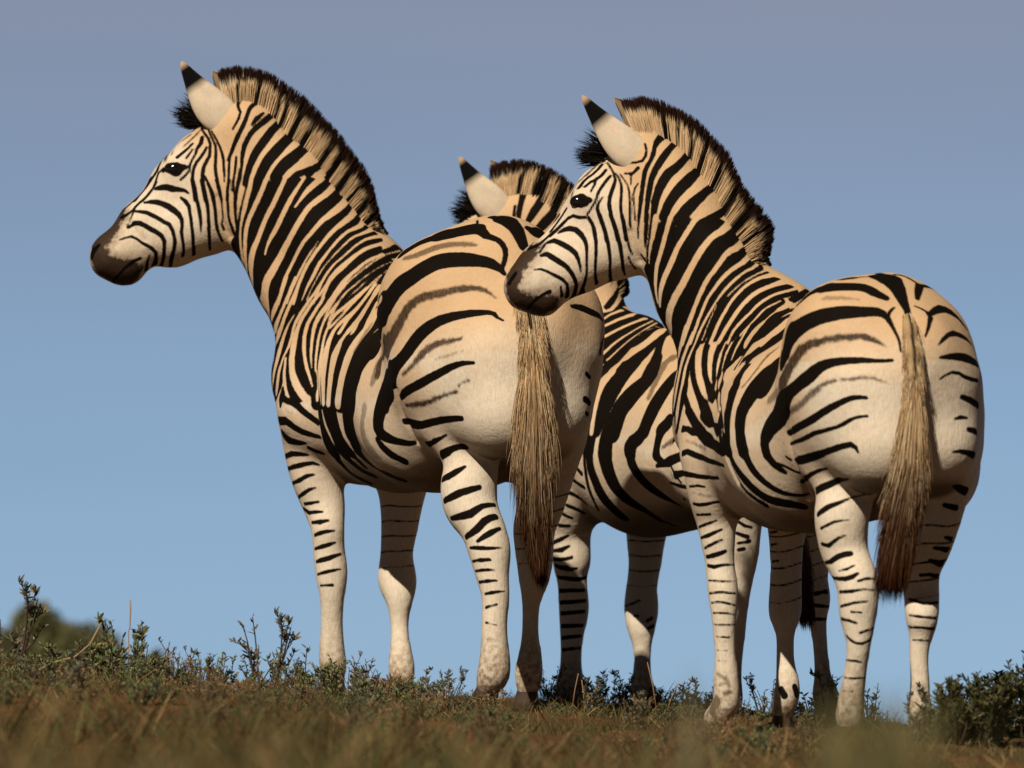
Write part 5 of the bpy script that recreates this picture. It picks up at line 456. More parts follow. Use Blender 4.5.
,["D","-267,228,288,30 -249,219,287,30 -231,221,286,30"]
,["D","-265,232,251,26 -238,223,250,26"]
,["D","123,-398,1252,91 140,-391,1255,107 155,-427,1249,126 166,-472,1234,468 177,-501,1221,390 188,-524,1206,306 196,-548,1190,233 202,-569,1173,182 208,-588,1156,144 215,-607,1140,104 219,-630,1122,80 222,-648,1104,70"]
,["D","-64,-490,1168,169 -52,-499,1178,183 -39,-503,1188,200 -25,-512,1196,198 -10,-526,1200,182 6,-534,1202,278 21,-546,1204,243 37,-554,1205,224 54,-560,1205,214 70,-564,1205,212 86,-565,1204,214 102,-567,1202,214 117,-573,1196,200 131,-581,1187,184 146,-586,1180,154 160,-588,1172,123"]
,["D","35,-499,1227,48 54,-501,1230,162 74,-500,1233,165 93,-494,1235,59 114,-483,1238,54"]
,["D","-109,-502,1013,251 -105,-512,1029,258 -102,-520,1044,268 -96,-529,1059,270 -88,-534,1073,404 -77,-553,1083,330 -65,-569,1093,288 -52,-582,1102,268 -38,-593,1109,257 -24,-602,1115,248 -9,-609,1120,242 7,-616,1124,232 23,-621,1127,226 38,-625,1130,217 55,-628,1131,208 71,-630,1132,194 87,-631,1133,179 103,-631,1133,167 120,-630,1134,159 136,-628,1133,152 151,-629,1128,124 163,-636,1116,90 171,-647,1102,66 178,-657,1087,50 185,-666,1072,43 191,-674,1057,38 194,-682,1040,36 196,-689,1024,34"]
,["D","163,-638,1115,54 169,-624,1132,52 182,-609,1145,38"]
,["D","-102,-521,914,188 -91,-546,924,177 -80,-565,935,174 -68,-582,945,174 -56,-597,955,178 -44,-612,964,178 -32,-625,974,177 -18,-638,983,171 -4,-649,990,154 10,-660,995,137 26,-670,998,124 42,-680,1000,116 58,-688,1001,107 74,-695,1001,101 90,-700,1002,93 106,-704,1001,83 123,-706,1000,70 139,-707,1000,59 156,-706,1000,55 172,-703,1001,53"]
,["N","194,-426,1246,63 211,-420,1245,78 227,-426,1239,80 240,-441,1230,66 253,-452,1219,76 268,-448,1214,106 287,-411,1215,91 302,-393,1209,70 316,-394,1200,38"]
,["N","258,-459,1214,129 250,-511,1191,116 245,-553,1169,72"]
,["N","238,-589,1149,36 254,-591,1143,48 269,-596,1134,64 278,-616,1119,82 274,-641,1101,58 269,-656,1083,46 262,-667,1066,32"]
,["N","278,-602,1127,82 295,-561,1140,124 314,-521,1147,156 332,-498,1143,165 348,-479,1136,148 363,-467,1126,120 375,-457,1113,100 386,-444,1100,64"]
,["N","298,-659,1044,29 310,-646,1058,55 325,-623,1072,70 345,-581,1078,98 364,-543,1074,104 381,-511,1066,91 397,-480,1056,48"]
,["N","301,-661,1010,38 318,-649,1012,68 336,-631,1014,94 355,-608,1014,118 373,-580,1011,136 390,-551,1006,128 408,-515,1000,116"]
,["N","301,-655,953,31 316,-646,964,39 334,-634,972,41 352,-617,970,50 368,-600,961,62 386,-578,956,60 406,-544,954,61"]
,["N","360,-605,909,66 388,-573,902,72"]
,["D","103,-720,900,48 87,-717,902,60 70,-712,901,70 55,-704,897,78 40,-695,891,87 26,-685,884,96 12,-672,877,102 -2,-657,869,106 -15,-640,861,112 -28,-622,852,116 -41,-600,845,114 -55,-575,838,113 -69,-546,832,108 -82,-509,824,106 -94,-466,817,88"]
,["D","105,-720,852,38 89,-716,851,40 73,-709,848,46 58,-701,841,57 44,-691,833,60 29,-678,826,55 14,-663,822,56 -2,-645,818,60 -17,-624,815,66 -32,-600,811,70 -46,-571,804,72 -60,-535,798,66 -74,-496,794,58 -88,-453,789,48"]
,["D","82,-708,755,32 75,-707,770,62 61,-700,778,80 45,-686,775,86 29,-668,771,91 14,-643,766,92 -2,-613,761,96 -16,-580,756,114 -32,-543,752,130 -47,-509,749,128 -63,-472,746,129"]
,["D","6,-568,719,36 -12,-533,717,54 -29,-503,710,64 -43,-456,701,84 -54,-389,690,65"]
,["D","58,-631,689,36 42,-586,689,90 27,-552,685,90 12,-538,678,100 -3,-523,671,114 -18,-495,663,114"]
,["D","119,-584,654,22 104,-555,651,31 87,-558,648,25 71,-561,643,29 56,-563,637,39 40,-564,630,52 25,-561,624,66 10,-554,618,80 -4,-544,609,86 -16,-528,599,76"]
,["D","63,-567,583,22 43,-568,582,31 25,-564,579,38 8,-554,571,42 -9,-537,562,46"]
,["N","356,-608,906,38 374,-590,903,74 391,-569,897,99 407,-538,889,96"]
,["N","340,-620,849,33 357,-607,854,60 375,-590,853,40"]
,["N","378,-593,822,73 400,-559,818,103"]
,["N","334,-626,761,34 354,-615,764,56 374,-597,761,80 395,-566,755,110"]
,["N","345,-527,674,70 364,-466,670,117 382,-432,664,129"]
,["N","323,-458,627,66 339,-450,623,78 355,-438,620,91"]
,["D","54,-562,543,28 37,-560,537,43 23,-553,526,56 10,-542,516,64 -7,-525,521,56"]
,["D","67,-559,494,81 49,-558,492,84 32,-552,485,85 18,-539,475,79 2,-508,471,46"]
,["D","76,-576,463,36 57,-574,453,42 36,-559,449,23"]
,["D","86,-584,442,44 71,-585,432,72 53,-578,427,71 36,-559,428,56 19,-514,433,56"]
,["D","134,-562,427,38 109,-584,428,44 86,-589,421,38"]
,["D","133,-569,397,28 117,-584,398,29 100,-590,399,32 84,-592,397,40 69,-589,394,52 53,-580,393,53 38,-561,393,48"]
,["D","112,-587,367,28 93,-592,366,34 75,-591,363,38 57,-582,359,41 40,-562,354,45"]
,["D","94,-589,338,33 68,-585,340,38"]
,["D","81,-585,310,38 62,-579,317,44 43,-557,322,56"]
,["D","129,-555,298,49 109,-578,291,39 91,-582,284,38"]
,["D","126,-552,274,36 113,-569,263,44 98,-576,256,40 81,-576,257,35 67,-571,265,37 56,-561,277,42"]
,["N","328,-422,542,56 345,-403,538,68"]
,["N","298,-415,514,55 316,-408,512,72 336,-390,509,94"]
,["N","288,-395,481,62 304,-387,476,86 321,-367,471,113"]
,["N","263,-369,442,56 287,-367,444,55 312,-343,440,75"]
,["N","233,-340,378,33 252,-356,372,37 271,-362,367,42 291,-356,367,46 312,-333,370,49"]
,["N","233,-352,335,33 250,-366,333,36 268,-369,330,38 287,-366,329,40 306,-350,328,44"]
,["N","233,-340,304,43 249,-357,303,40 266,-362,302,42 283,-359,300,46 301,-344,299,50"]
,["N","244,-338,270,28 264,-347,269,31 285,-340,268,35"]
,["D","48,-533,214,32 64,-555,212,38 80,-563,210,38 96,-560,207,30"]
,["D","51,-534,167,29 69,-549,164,34 88,-550,165,35 107,-536,167,34"]
,["D","48,-530,131,32 74,-542,130,32"]
,["D","-107,558,586,43 -88,533,588,36"]
,["D","-104,570,550,40 -88,550,554,34"]
,["D","-101,573,504,40 -85,556,506,35"]
,["D","-580,478,1610,69 -591,470,1595,56 -604,464,1582,56 -618,464,1572,60 -631,462,1560,74 -642,452,1545,91"]
,["D","-568,456,1593,60 -580,450,1578,54 -595,447,1566,52 -611,447,1558,54 -626,441,1546,58"]
,["D","-593,450,1571,42 -600,438,1550,40 -611,427,1530,30"]
,["D","-556,441,1576,48 -567,437,1562,50 -578,433,1547,50 -588,428,1532,46 -594,422,1514,34 -601,420,1498,34 -610,422,1483,36 -620,426,1468,36"]
,["D","-626,428,1460,46 -643,433,1460,54 -660,440,1465,52 -674,448,1458,46 -686,451,1446,44 -698,453,1434,44 -710,454,1422,45 -724,455,1411,49"]
,["D","-616,427,1458,36 -606,426,1439,44 -601,423,1418,48 -597,418,1396,52"]
,["D","-577,422,1515,31 -588,420,1500,37 -592,421,1484,52 -587,420,1466,54 -581,419,1449,55 -575,417,1432,56 -570,415,1414,57 -567,415,1396,56"]
,["D","-563,467,1615,34 -554,452,1600,32 -546,441,1584,34 -542,433,1566,43 -546,426,1549,57 -552,421,1532,59 -557,417,1515,60 -559,413,1497,61 -557,410,1480,59 -553,408,1463,57 -549,407,1446,55 -544,407,1429,53 -540,408,1412,52 -536,410,1396,52"]
,["D","-541,440,1584,26 -531,431,1569,30 -526,422,1552,38 -525,415,1534,44 -526,410,1516,46 -527,405,1498,46 -527,402,1481,46 -525,400,1463,47 -521,400,1446,48 -518,402,1429,49 -515,405,1412,49 -512,408,1395,48"]
,["D","-528,434,1580,26 -517,425,1565,28 -508,417,1549,30 -504,410,1531,32 -502,404,1513,34 -502,400,1495,36 -502,397,1477,38 -502,397,1459,38 -501,399,1441,32 -499,401,1424,26"]
,["D","-499,422,1576,31 -499,416,1552,26"]
,["D","-479,411,1555,24 -488,410,1540,32 -492,405,1522,32 -491,400,1504,30 -490,397,1485,28 -490,396,1467,27 -489,396,1449,26"]
,["D","-435,425,1648,52 -440,416,1631,54 -446,412,1615,56 -455,410,1600,56 -462,409,1584,56 -465,407,1567,56 -467,405,1550,59 -469,402,1532,59 -472,398,1515,56 -474,395,1498,52 -475,393,1481,46 -477,393,1464,41 -478,394,1447,36 -480,397,1430,30"]
,["D","-479,418,1598,57 -494,421,1583,42 -515,429,1583,31"]
,["D","-665,449,1506,74 -647,432,1507,169 -628,423,1504,156 -610,420,1507,46"]
,["D","-674,500,1523,32 -684,504,1508,32 -693,505,1494,32 -703,505,1479,60 -713,507,1465,34 -724,502,1450,32"]
,["D","-678,462,1487,48 -689,467,1472,48 -701,471,1456,54 -712,471,1441,56 -724,469,1425,54"]
,["D","-701,486,1471,66 -713,495,1457,87 -725,502,1442,36 -738,502,1429,34 -752,498,1416,64 -766,497,1403,32 -780,477,1388,65"]
,["D","-672,447,1461,44 -685,452,1450,48 -698,456,1439,50 -711,458,1428,51 -724,460,1417,54 -736,459,1405,58 -749,455,1393,62 -763,453,1383,72 -780,462,1379,111"]
,["D","-701,447,1419,38 -686,443,1426,71 -669,437,1430,81 -652,431,1425,86 -639,425,1414,81 -629,420,1399,68 -623,414,1383,55 -622,411,1365,46 -622,410,1348,41 -622,412,1330,39 -622,416,1313,40 -623,425,1297,44 -628,437,1281,50 -634,453,1265,60 -639,489,1251,144"]
,["D","-731,445,1392,63 -714,440,1397,81 -697,431,1389,80 -681,422,1380,81 -666,415,1370,78 -652,410,1357,71 -645,410,1340,54 -640,412,1323,40 -638,418,1306,26"]
,["D","-737,445,1389,44 -754,432,1362,33"]
,["D","-749,427,1354,53 -733,426,1358,77 -718,421,1348,84 -703,418,1338,83 -688,416,1329,76 -675,415,1318,70 -664,418,1304,65 -656,425,1290,60 -651,437,1274,56 -655,453,1258,64 -662,477,1244,106"]
,["D","-767,415,1312,34 -750,415,1314,38 -734,415,1309,42 -719,417,1301,47 -704,418,1294,51 -689,422,1286,52 -677,430,1274,48 -676,441,1258,56 -678,455,1242,77"]
,["D","-695,428,1267,36 -693,443,1242,52"]
,["D","-616,427,1458,52 -607,426,1444,55 -601,424,1428,55 -598,421,1410,53 -596,418,1393,51 -596,415,1376,50 -596,414,1358,48 -597,415,1341,46 -598,419,1324,44 -598,426,1307,44 -597,439,1291,48 -593,461,1276,58"]
,["D","-584,419,1466,54 -579,418,1449,56 -574,416,1433,57 -569,415,1416,57 -565,414,1399,56 -562,414,1382,56 -559,416,1365,52 -557,420,1348,47 -556,427,1332,44 -557,437,1315,43 -556,454,1299,48 -554,486,1284,64"]
,["D","-555,409,1465,64 -549,407,1448,64 -543,406,1431,63 -538,408,1414,63 -534,410,1398,62 -529,412,1381,62 -526,416,1363,59 -523,422,1346,54 -521,432,1329,50 -519,447,1313,46 -513,472,1298,32"]
,["D","-524,400,1464,49 -519,400,1446,48 -515,402,1427,46 -510,405,1409,44 -505,409,1390,40 -500,414,1372,38 -492,421,1355,36"]
,["D","-505,423,1348,29 -497,436,1330,32 -485,453,1314,34"]
,["D","-502,397,1464,39 -502,398,1446,34 -501,400,1429,29"]
,["D","-478,393,1464,42 -479,395,1442,36 -480,399,1421,30 -480,404,1399,26"]
,["D","-455,386,1464,55 -457,388,1446,62 -458,390,1428,66 -459,394,1411,62 -460,398,1394,51 -460,404,1376,38"]
,["D","-474,420,1353,32 -463,422,1338,46"]
,["D","-836,437,1281,111 -820,430,1302,70"]
,["D","-787,444,1205,40 -774,426,1220,41 -760,419,1234,42 -743,419,1245,48 -725,424,1253,59"]
,["D","-659,441,1507,116 -637,428,1506,210 -616,420,1507,96"]
,["D","-78,537,147,86 -69,533,128,98"]
,["D","-40,538,153,96 -34,544,131,108"]
,["L","-431,374,1457,94 -434,377,1438,88 -437,381,1420,76 -440,386,1402,65 -445,392,1384,50 -449,400,1366,38 -451,408,1348,28 -452,416,1330,19"]
,["L","-390,353,1455,70 -395,355,1438,72 -400,358,1422,73 -405,362,1405,74 -410,366,1389,75 -414,371,1372,75 -419,376,1356,76 -425,382,1339,78 -430,390,1323,83 -433,395,1306,91 -435,399,1289,93 -435,402,1272,88 -434,403,1254,78 -432,402,1237,62 -428,403,1220,48"]
,["L","-317,338,1453,72 -327,336,1439,74 -336,334,1424,75 -345,333,1410,77 -354,334,1396,78 -363,337,1381,80 -371,340,1367,84 -378,343,1352,92 -385,347,1336,100 -392,351,1321,102 -400,356,1306,104 -407,362,1292,104 -413,368,1276,106 -418,375,1260,100 -421,381,1244,84 -422,387,1227,68 -422,396,1211,62"]
,["L","-209,432,1459,146 -222,382,1442,134 -235,349,1427,114 -248,331,1414,106 -264,321,1405,96 -278,315,1394,88 -289,311,1381,88 -300,308,1367,92 -309,308,1353,94 -318,310,1338,94 -327,312,1323,95 -335,315,1308,97 -343,318,1293,102 -351,322,1277,106 -359,326,1263,108 -368,332,1248,109 -377,340,1234,112 -384,348,1219,114 -391,359,1203,118 -395,370,1187,127 -396,382,1171,137 -395,395,1154,159 -392,409,1138,111 -390,434,1122,48"]
,["L","-161,402,1422,114 -172,406,1409,110 -183,380,1393,164 -196,339,1378,100 -210,321,1366,95 -226,310,1358,87 -239,302,1346,78 -249,298,1332,70 -259,295,1318,66 -269,294,1304,64 -280,295,1290,66 -289,297,1276,67 -298,299,1262,66 -305,302,1246,66 -312,305,1231,64 -318,308,1215,63 -324,312,1200,67 -330,315,1184,73 -337,319,1168,80 -342,324,1152,86 -348,328,1136,91 -353,334,1120,96 -358,342,1105,111"]
,["L","-144,405,1382,97 -154,394,1367,98 -166,346,1350,92 -179,323,1337,80 -192,308,1325,71 -207,299,1315,64 -221,293,1305,58 -234,289,1294,57 -246,287,1282,56 -257,287,1269,54 -267,288,1255,51 -277,290,1242,48 -286,293,1228,46 -294,295,1213,46 -300,297,1197,47 -306,299,1182,49 -312,301,1166,50 -318,302,1150,54 -324,304,1134,57 -330,306,1119,62 -336,309,1103,66"]
,["L","-141,391,1358,64 -146,360,1339,109 -152,328,1320,51 -165,310,1309,42 -181,299,1302,34 -195,290,1292,35 -209,284,1280,40 -222,280,1268,42 -233,278,1256,44 -245,278,1243,39 -255,278,1230,34 -265,280,1215,32 -274,281,1201,30 -282,284,1186,34 -291,286,1171,40 -299,288,1156,42 -306,290,1141,42 -314,292,1126,38 -320,294,1110,27"]
,["L","-264,277,1203,13 -271,277,1188,14 -278,278,1172,14 -285,278,1157,16 -292,278,1141,18 -297,278,1125,20 -303,279,1109,21"]
,["L","-120,337,1308,40 -137,315,1300,32 -153,301,1292,26 -168,290,1284,24 -183,282,1275,22 -197,277,1264,22 -210,273,1253,22 -222,271,1241,22 -234,270,1229,22"]
,["L","-98,334,1296,120 -116,313,1290,88 -133,300,1285,68 -150,289,1279,56 -166,280,1270,50 -180,274,1261,47 -194,268,1249,44 -206,264,1236,46 -218,262,1223,46 -228,260,1209,46 -237,258,1194,49 -245,258,1179,52 -254,258,1164,56 -261,259,1148,59 -268,259,1132,58 -274,259,1116,56 -281,260,1100,54"]
,["L","-66,323,1276,130 -83,302,1270,104 -100,287,1264,86 -116,276,1257,74 -132,267,1250,70 -147,261,1243,71 -161,255,1234,69 -174,250,1223,70 -186,246,1211,69 -198,242,1198,66 -208,240,1185,66 -218,239,1171,66 -227,239,1157,67 -236,240,1143,66 -244,242,1129,64 -252,244,1114,61 -260,246,1100,58"]
,["L","-34,318,1256,56 -52,294,1250,48 -69,278,1244,45 -86,266,1239,44 -103,256,1233,45 -119,248,1225,44 -134,239,1216,46 -148,233,1205,46 -161,226,1193,46 -173,221,1180,44 -186,220,1168,46 -198,220,1156,48 -210,222,1143,47 -220,225,1130,43 -228,226,1115,40 -234,227,1098,39"]
,["L","-88,243,1214,21 -104,232,1206,25 -119,223,1199,28 -133,215,1190,32 -146,205,1178,36 -157,197,1166,39 -169,194,1154,36 -181,195,1142,29 -192,198,1130,30 -202,203,1117,30"]
,["L","-59,249,1208,68 -74,231,1199,82 -90,210,1190,86 -106,176,1180,57 -120,142,1168,58 -134,128,1156,62 -146,127,1145,166 -158,134,1134,207 -169,144,1122,194 -178,149,1109,186 -186,156,1095,178"]
,["L","-76,-477,1156,28 -86,-470,1141,33"]
,["L","-79,22,1155,98 -92,7,1140,175 -105,8,1127,173 -118,15,1114,170 -131,24,1102,162 -144,34,1090,165"]
,["L","-179,193,1142,44 -188,191,1127,46 -196,193,1112,44 -204,197,1097,45 -212,201,1082,38 -218,202,1066,32 -224,198,1049,24"]
,["L","-82,5,1146,68 -93,-10,1131,120 -105,-4,1120,119 -119,11,1110,116 -133,26,1101,112 -146,42,1092,119 -160,59,1083,142 -173,78,1073,183 -185,92,1062,139 -197,99,1049,50 -206,77,1033,46 -214,45,1015,46 -222,-2,997,46"]
,["L","-110,-174,1060,146 -125,-160,1054,128 -138,-159,1045,118 -150,-170,1032,115 -161,-177,1019,104 -172,-181,1006,104 -183,-182,993,108"]
,["L","-346,327,1147,90 -352,333,1129,92 -358,341,1111,84 -364,352,1093,84 -368,368,1074,86 -371,384,1056,11"]
,["L","-328,306,1129,66 -335,310,1113,66 -342,316,1098,62 -348,322,1082,68 -354,330,1066,84 -360,338,1050,106 -364,341,1034,106 -368,336,1016,96 -371,330,999,94 -375,327,982,99 -378,329,965,106 -381,334,948,101 -383,342,932,70 -385,362,915,24"]
,["L","-385,453,902,20 -387,470,886,16"]
,["L","-309,290,1132,30 -316,292,1116,31 -322,294,1101,30 -329,298,1085,36 -336,302,1070,45 -342,306,1054,56 -348,308,1038,72 -352,304,1021,76 -355,298,1004,73 -358,294,987,70 -363,294,970,62 -366,296,954,73 -370,298,937,91 -372,302,920,118 -374,308,904,147 -376,314,887,113 -376,327,870,42 -375,392,856,35 -372,427,840,20"]
,["L","-204,151,1054,46 -214,150,1040,50 -225,134,1026,56 -234,91,1008,54 -240,50,988,128 -245,13,970,44 -250,-47,950,41 -254,-96,930,38 -257,-117,912,78 -258,-127,894,108 -260,-136,876,104 -260,-142,859,94 -261,-144,841,91"]
,["B.6","-108,-167,1064,39 -121,-169,1054,82 -134,-174,1043,100 -145,-183,1030,75 -155,-190,1017,58 -165,-196,1003,56 -174,-200,990,58 -185,-200,977,55 -196,-197,965,50 -206,-191,953,46"]
,["B.9","-17,-627,1047,87 -33,-614,1045,92 -49,-599,1043,102 -64,-585,1036,124 -73,-573,1023,147 -80,-563,1008,152 -86,-555,993,151 -92,-545,978,150 -100,-531,963,162 -108,-513,949,194"]
,["B.4","-112,-502,942,170 -121,-465,930,138 -130,-398,921,147 -140,-360,911,121"]
,["B.6","-18,-645,926,74 -31,-629,917,80 -44,-611,907,86 -57,-592,897,94 -69,-572,887,101 -82,-547,877,93 -96,-513,870,70"]
,["B.4","-353,207,830,27 -336,167,820,30 -318,132,810,41 -301,73,798,53"]
,["B.4","-332,199,683,21 -314,180,679,32 -296,169,676,30 -278,159,673,22"]
,["B.4","-295,159,690,20 -266,101,688,16"]
,["B.8","-262,231,221,10 -242,224,220,10"]
,["B.7","-271,242,194,18 -245,223,190,14"]
,["B.7","-273,247,173,21 -245,223,169,17"]
,["B.7","-273,248,152,24 -256,228,156,20 -238,223,159,20"]
,["B.8","-245,223,132,69 -231,223,135,69"]
,["B.95","-114,-492,946,248 -108,-513,960,216 -101,-528,974,207 -93,-542,987,198 -85,-556,1000,183 -76,-570,1012,174 -66,-581,1025,166 -56,-593,1036,150 -43,-605,1045,134 -28,-618,1050,118 -13,-628,1054,110 2,-638,1058,104 17,-646,1060,101 33,-652,1063,99 49,-658,1064,100 65,-662,1064,104 81,-664,1066,107 97,-667,1066,107 112,-670,1062,98 127,-675,1055,82 141,-680,1047,59 155,-684,1040,31"]
,["B.7","-43,-613,914,80 -31,-629,923,77 -19,-644,932,72 -5,-659,939,64 9,-673,944,54 24,-685,948,46 40,-696,950,44 55,-704,951,44 71,-711,952,47 87,-716,954,48 102,-719,955,45 118,-721,954,39 133,-722,948,32 148,-722,943,22 163,-720,937,10"]
,["B.3","0,-579,1170,82 17,-588,1171,78 34,-595,1172,76 52,-601,1171,64 69,-605,1169,50 87,-607,1168,38"]
,["B.9","-579,500,1625,60 -593,495,1611,62 -606,486,1597,84 -619,479,1583,60 -633,479,1570,63 -647,489,1559,56 -656,478,1542,23 -663,457,1523,73"]
,["M","-771,449,1375,226 -783,448,1363,288 -795,448,1351,351 -806,449,1338,390 -816,444,1324,382 -823,436,1308,350 -828,431,1292,316 -831,429,1275,285 -831,428,1258,270 -824,427,1243,296 -813,426,1230,335 -799,429,1221,356 -783,430,1217,354 -766,448,1217,485 -749,438,1218,372 -733,439,1221,330"]
,["C","-267,-86,898,46 -265,-112,880,163 -264,-128,863,168 -262,-139,845,163 -260,-146,828,161 -259,-150,811,158 -257,-152,794,162 -254,-153,778,174 -250,-155,762,78 -245,-157,745,82 -238,-161,730,83 -231,-166,714,83 -223,-169,700,82"]
,["C","-96,-510,870,102 -95,-499,853,120 -94,-486,837,139 -93,-474,821,152 -91,-463,805,152 -88,-455,789,152 -84,-449,772,164 -79,-443,756,90 -74,-436,741,92 -68,-427,725,94 -61,-418,710,93 -54,-404,695,88 -46,-387,680,80 -39,-371,666,73 -32,-354,651,66"]
,["C","-502,403,1416,66 -499,406,1399,66 -496,411,1382,66 -492,416,1366,66 -484,422,1350,60 -476,431,1336,56"]
,["C","-836,440,1287,113 -828,433,1295,127"]
,["B.5","-264,233,185,58 -242,223,174,54 -232,224,152,54"]
,["B.6","-269,240,110,175 -279,258,88,188"]
,["B.6","-64,543,90,114 -69,555,68,115 -74,578,47,110"]],"mane":[[[-492,520,1719],[-448,518,1725],[-404,514,1701],[-364,508,1668],[-335,499,1641],[-311,487,1612],[-288,475,1579],[-265,462,1548],[-247,448,1510],[-229,435,1477],[-210,422,1444],[-188,411,1411],[-164,402,1382],[-154,396,1354],[-146,392,1335],[-132,390,1320]],[[-522,520,1796],[-471,518,1805],[-421,514,1796],[-371,508,1773],[-326,499,1747],[-293,487,1718],[-260,475,1680],[-226,462,1646],[-205,448,1594],[-188,435,1554],[-161,422,1516],[-128,411,1477],[-100,402,1434],[-104,396,1386],[-118,392,1350],[-112,390,1327]]],"mpat":[[12,12,12,12,12,12,12,12,12,12,12,12,12,12,12,12,12,9,6,3,-1,-4,-8,-5,-2,1,5,8,4,1,-3,-5,-1,1,4,7,9,9,7,4,1,-2,-4,-7,-4,-2,1,3,6,8,10,11,8,6,3,0,-2,-5,-7,-4,-2,1,4,6,9,12,12,12,11,9,6,3,1,-2,-4,-7,-4,-1,1,4,7,10,12,12,12,12,12,11,8,6,3,1,-2,-4,-7,-4,-6,-5,-3,0,2,4,6,8,9,8,6,3,1,-2,-4,-7,-4,-5,-6,-3,-1,2,4,7,9,8,6,3,1,-2,-4,-2,0,1,3,5,6,8,8,7,5,3,2,1,2,2,3,4,5,5,6,5,4,3,1,0,-1,-2,-3,-2,-1,1,2,3],[12,12,12,12,12,12,12,12,12,12,12,12,12,12,12,12,12,12,12,12,8,5,2,-2,-5,-9,-6,-2,1,5,8,4,1,-2,-5,-4,-1,2,5,8,10,7,4,2,-1,-3,-6,-6,-3,0,2,5,7,10,12,10,7,4,2,-1,-4,-7,-4,-1,1,4,7,10,12,12,12,12,9,7,4,1,-2,-5,-6,-3,0,3,6,9,12,12,12,12,12,11,9,6,4,1,-2,-4,-7,-4,-2,-3,-5,-7,-5,-4,-3,-2,-2,-3,-4,-5,-7,-5,-3,-6,-5,-3,0,3,6,8,10,7,5,2,-1,-3,-2,1,3,5,6,8,9,7,5,4,2,0,-1,-1,1,2,3,4,4,3,2,1,1,0,-1,-2,-3,-2,0,1,2,3,4,3],[12,12,12,12,12,12,12,12,12,12,12,12,12,12,12,12,12,12,12,12,12,12,12,12,9,6,4,2,1,1,3,5,8,10,8,5,2,-1,-4,-6,-3,0,3,6,8,10,7,4,1,-1,-4,-7,-7,-5,-2,1,4,7,10,8,5,2,-1,-4,-7,-6,-3,0,3,6,8,11,12,12,12,10,7,3,0,-3,-6,-7,-4,-1,3,6,8,11,12,12,12,12,10,7,4,2,-1,-4,-6,-6,-3,-1,2,5,5,4,3,3,3,4,5,2,-1,-4,-7,-4,-1,2,4,6,6,5,3,0,-3,-1,2,5,7,9,8,7,5,3,1,0,-2,-4,-4,-3,-2,-1,-1,-2,-3,-3,-3,-3,-3,-2,-1,0,1,2,3,4,5,6,6,5]],"fore":[[[-522,520,1650],[-550,520,1633],[-572,520,1619]],[[-617,520,1712],[-656,520,1647],[-639,520,1625]]],"ear":[[[-478,445,1625],[-631,415,1804],0.0515,1],[[-448,595,1685],[-546,625,1809],0.0421,-1]],"eye":[-642,426,1504],"headY":0.52,"tail":[[217,-542,1169,21],[220,-680,1089,25],[227,-711,1000,28],[230,-715,912,32],[227,-719,830,38],[220,-723,748,46],[209,-727,666,60],[195,-731,584,65],[179,-735,496,60],[163,-739,394,47]],"hoof":[[[-272,320,59],30,1,[-32,55,-41]],[[-73,578,77],25,-6,[-14,13,-67]],[[68,-481,48],34,-15,[-3,20,-58]],[[264,-314,61],27,-3,[2,0,-45]]],"nt":[-777,480,1267],"pl":[-469,520,1640],"ch0":[-201,482,903],"pel":[187,-429,966]}}
# ------------------------------------------------------------------ helpers
def node_mat(name):
    m = bpy.data.materials.new(name)
    m.use_nodes = True
    n = m.node_tree
    b = n.nodes['Principled BSDF']
    return m, n, b

def link_obj(name, me, parent=None, loc=(0, 0, 0)):
    o = bpy.data.objects.new(name, me)
    C.objects.link(o)
    o.location = loc
    if parent:
        o.parent = parent
    return o

def mesh_from(name, V, F, mat=None, smooth=True):
    me = bpy.data.meshes.new(name)
    V = np.asarray(V, dtype=np.float32)
    F = [tuple(int(i) for i in f) for f in F] if not isinstance(F, np.ndarray) else F
    if isinstance(F, np.ndarray):
        k = F.shape[1]
        me.vertices.add(len(V)); me.vertices.foreach_set('co', V.ravel())
        me.loops.add(F.size); me.loops.foreach_set('vertex_index', F.astype(np.int32).ravel())
        me.polygons.add(len(F))
        me.polygons.foreach_set('loop_start', np.arange(0, F.size, k, dtype=np.int32))
        me.update(calc_edges=True); me.validate()
    else:
        me.from_pydata(V.tolist(), [], F)
    if smooth:
        me.polygons.foreach_set('use_smooth', np.ones(len(me.polygons), dtype=bool))
    if mat:
        me.materials.append(mat)
    me.update()
    return me

def set_attr(me, name, vals):
    a = me.attributes.new(name, 'FLOAT', 'POINT')
    a.data.foreach_set('value', np.asarray(vals, dtype=np.float32))

def set_col(me, name, rgb):
    a = me.attributes.new(name, 'FLOAT_COLOR', 'POINT')
    c = np.ones((len(rgb), 4), dtype=np.float32); c[:, :3] = rgb
    a.data.foreach_set('color', c.ravel())

def tag(o, label, cat, group=None, kind=None):
    if label: o['label'] = label
    if cat: o['category'] = cat
    if group: o['group'] = group
    if kind: o['kind'] = kind
    return o

def sstep(a, b, x):
    t = np.clip((x - a) / (b - a), 0, 1)
    return t * t * (3 - 2 * t)

# ------------------------------------------------------------------ zebra flesh: blended tapered limbs -> one skin
KB, KL, KC, KH = 0.024, 0.007, 0.016, 0.012

def segd(P, A, B):
    ab = B[:, :3] - A[:, :3]
    L = (ab ** 2).sum(1) + 1e-9
    ap = P[:, None, :] - A[None, :, :3]
    t = np.clip((ap * ab).sum(2) / L, 0, 1)
    d = ap - t[..., None] * ab
    return np.sqrt((d ** 2).sum(2)) - (A[:, 3] + t * (B[:, 3] - A[:, 3]))

def softmin(d, k):
    m = d.min(1, keepdims=True)
    return m[:, 0] - k * np.log(np.exp(-(d - m) / k).sum(1))

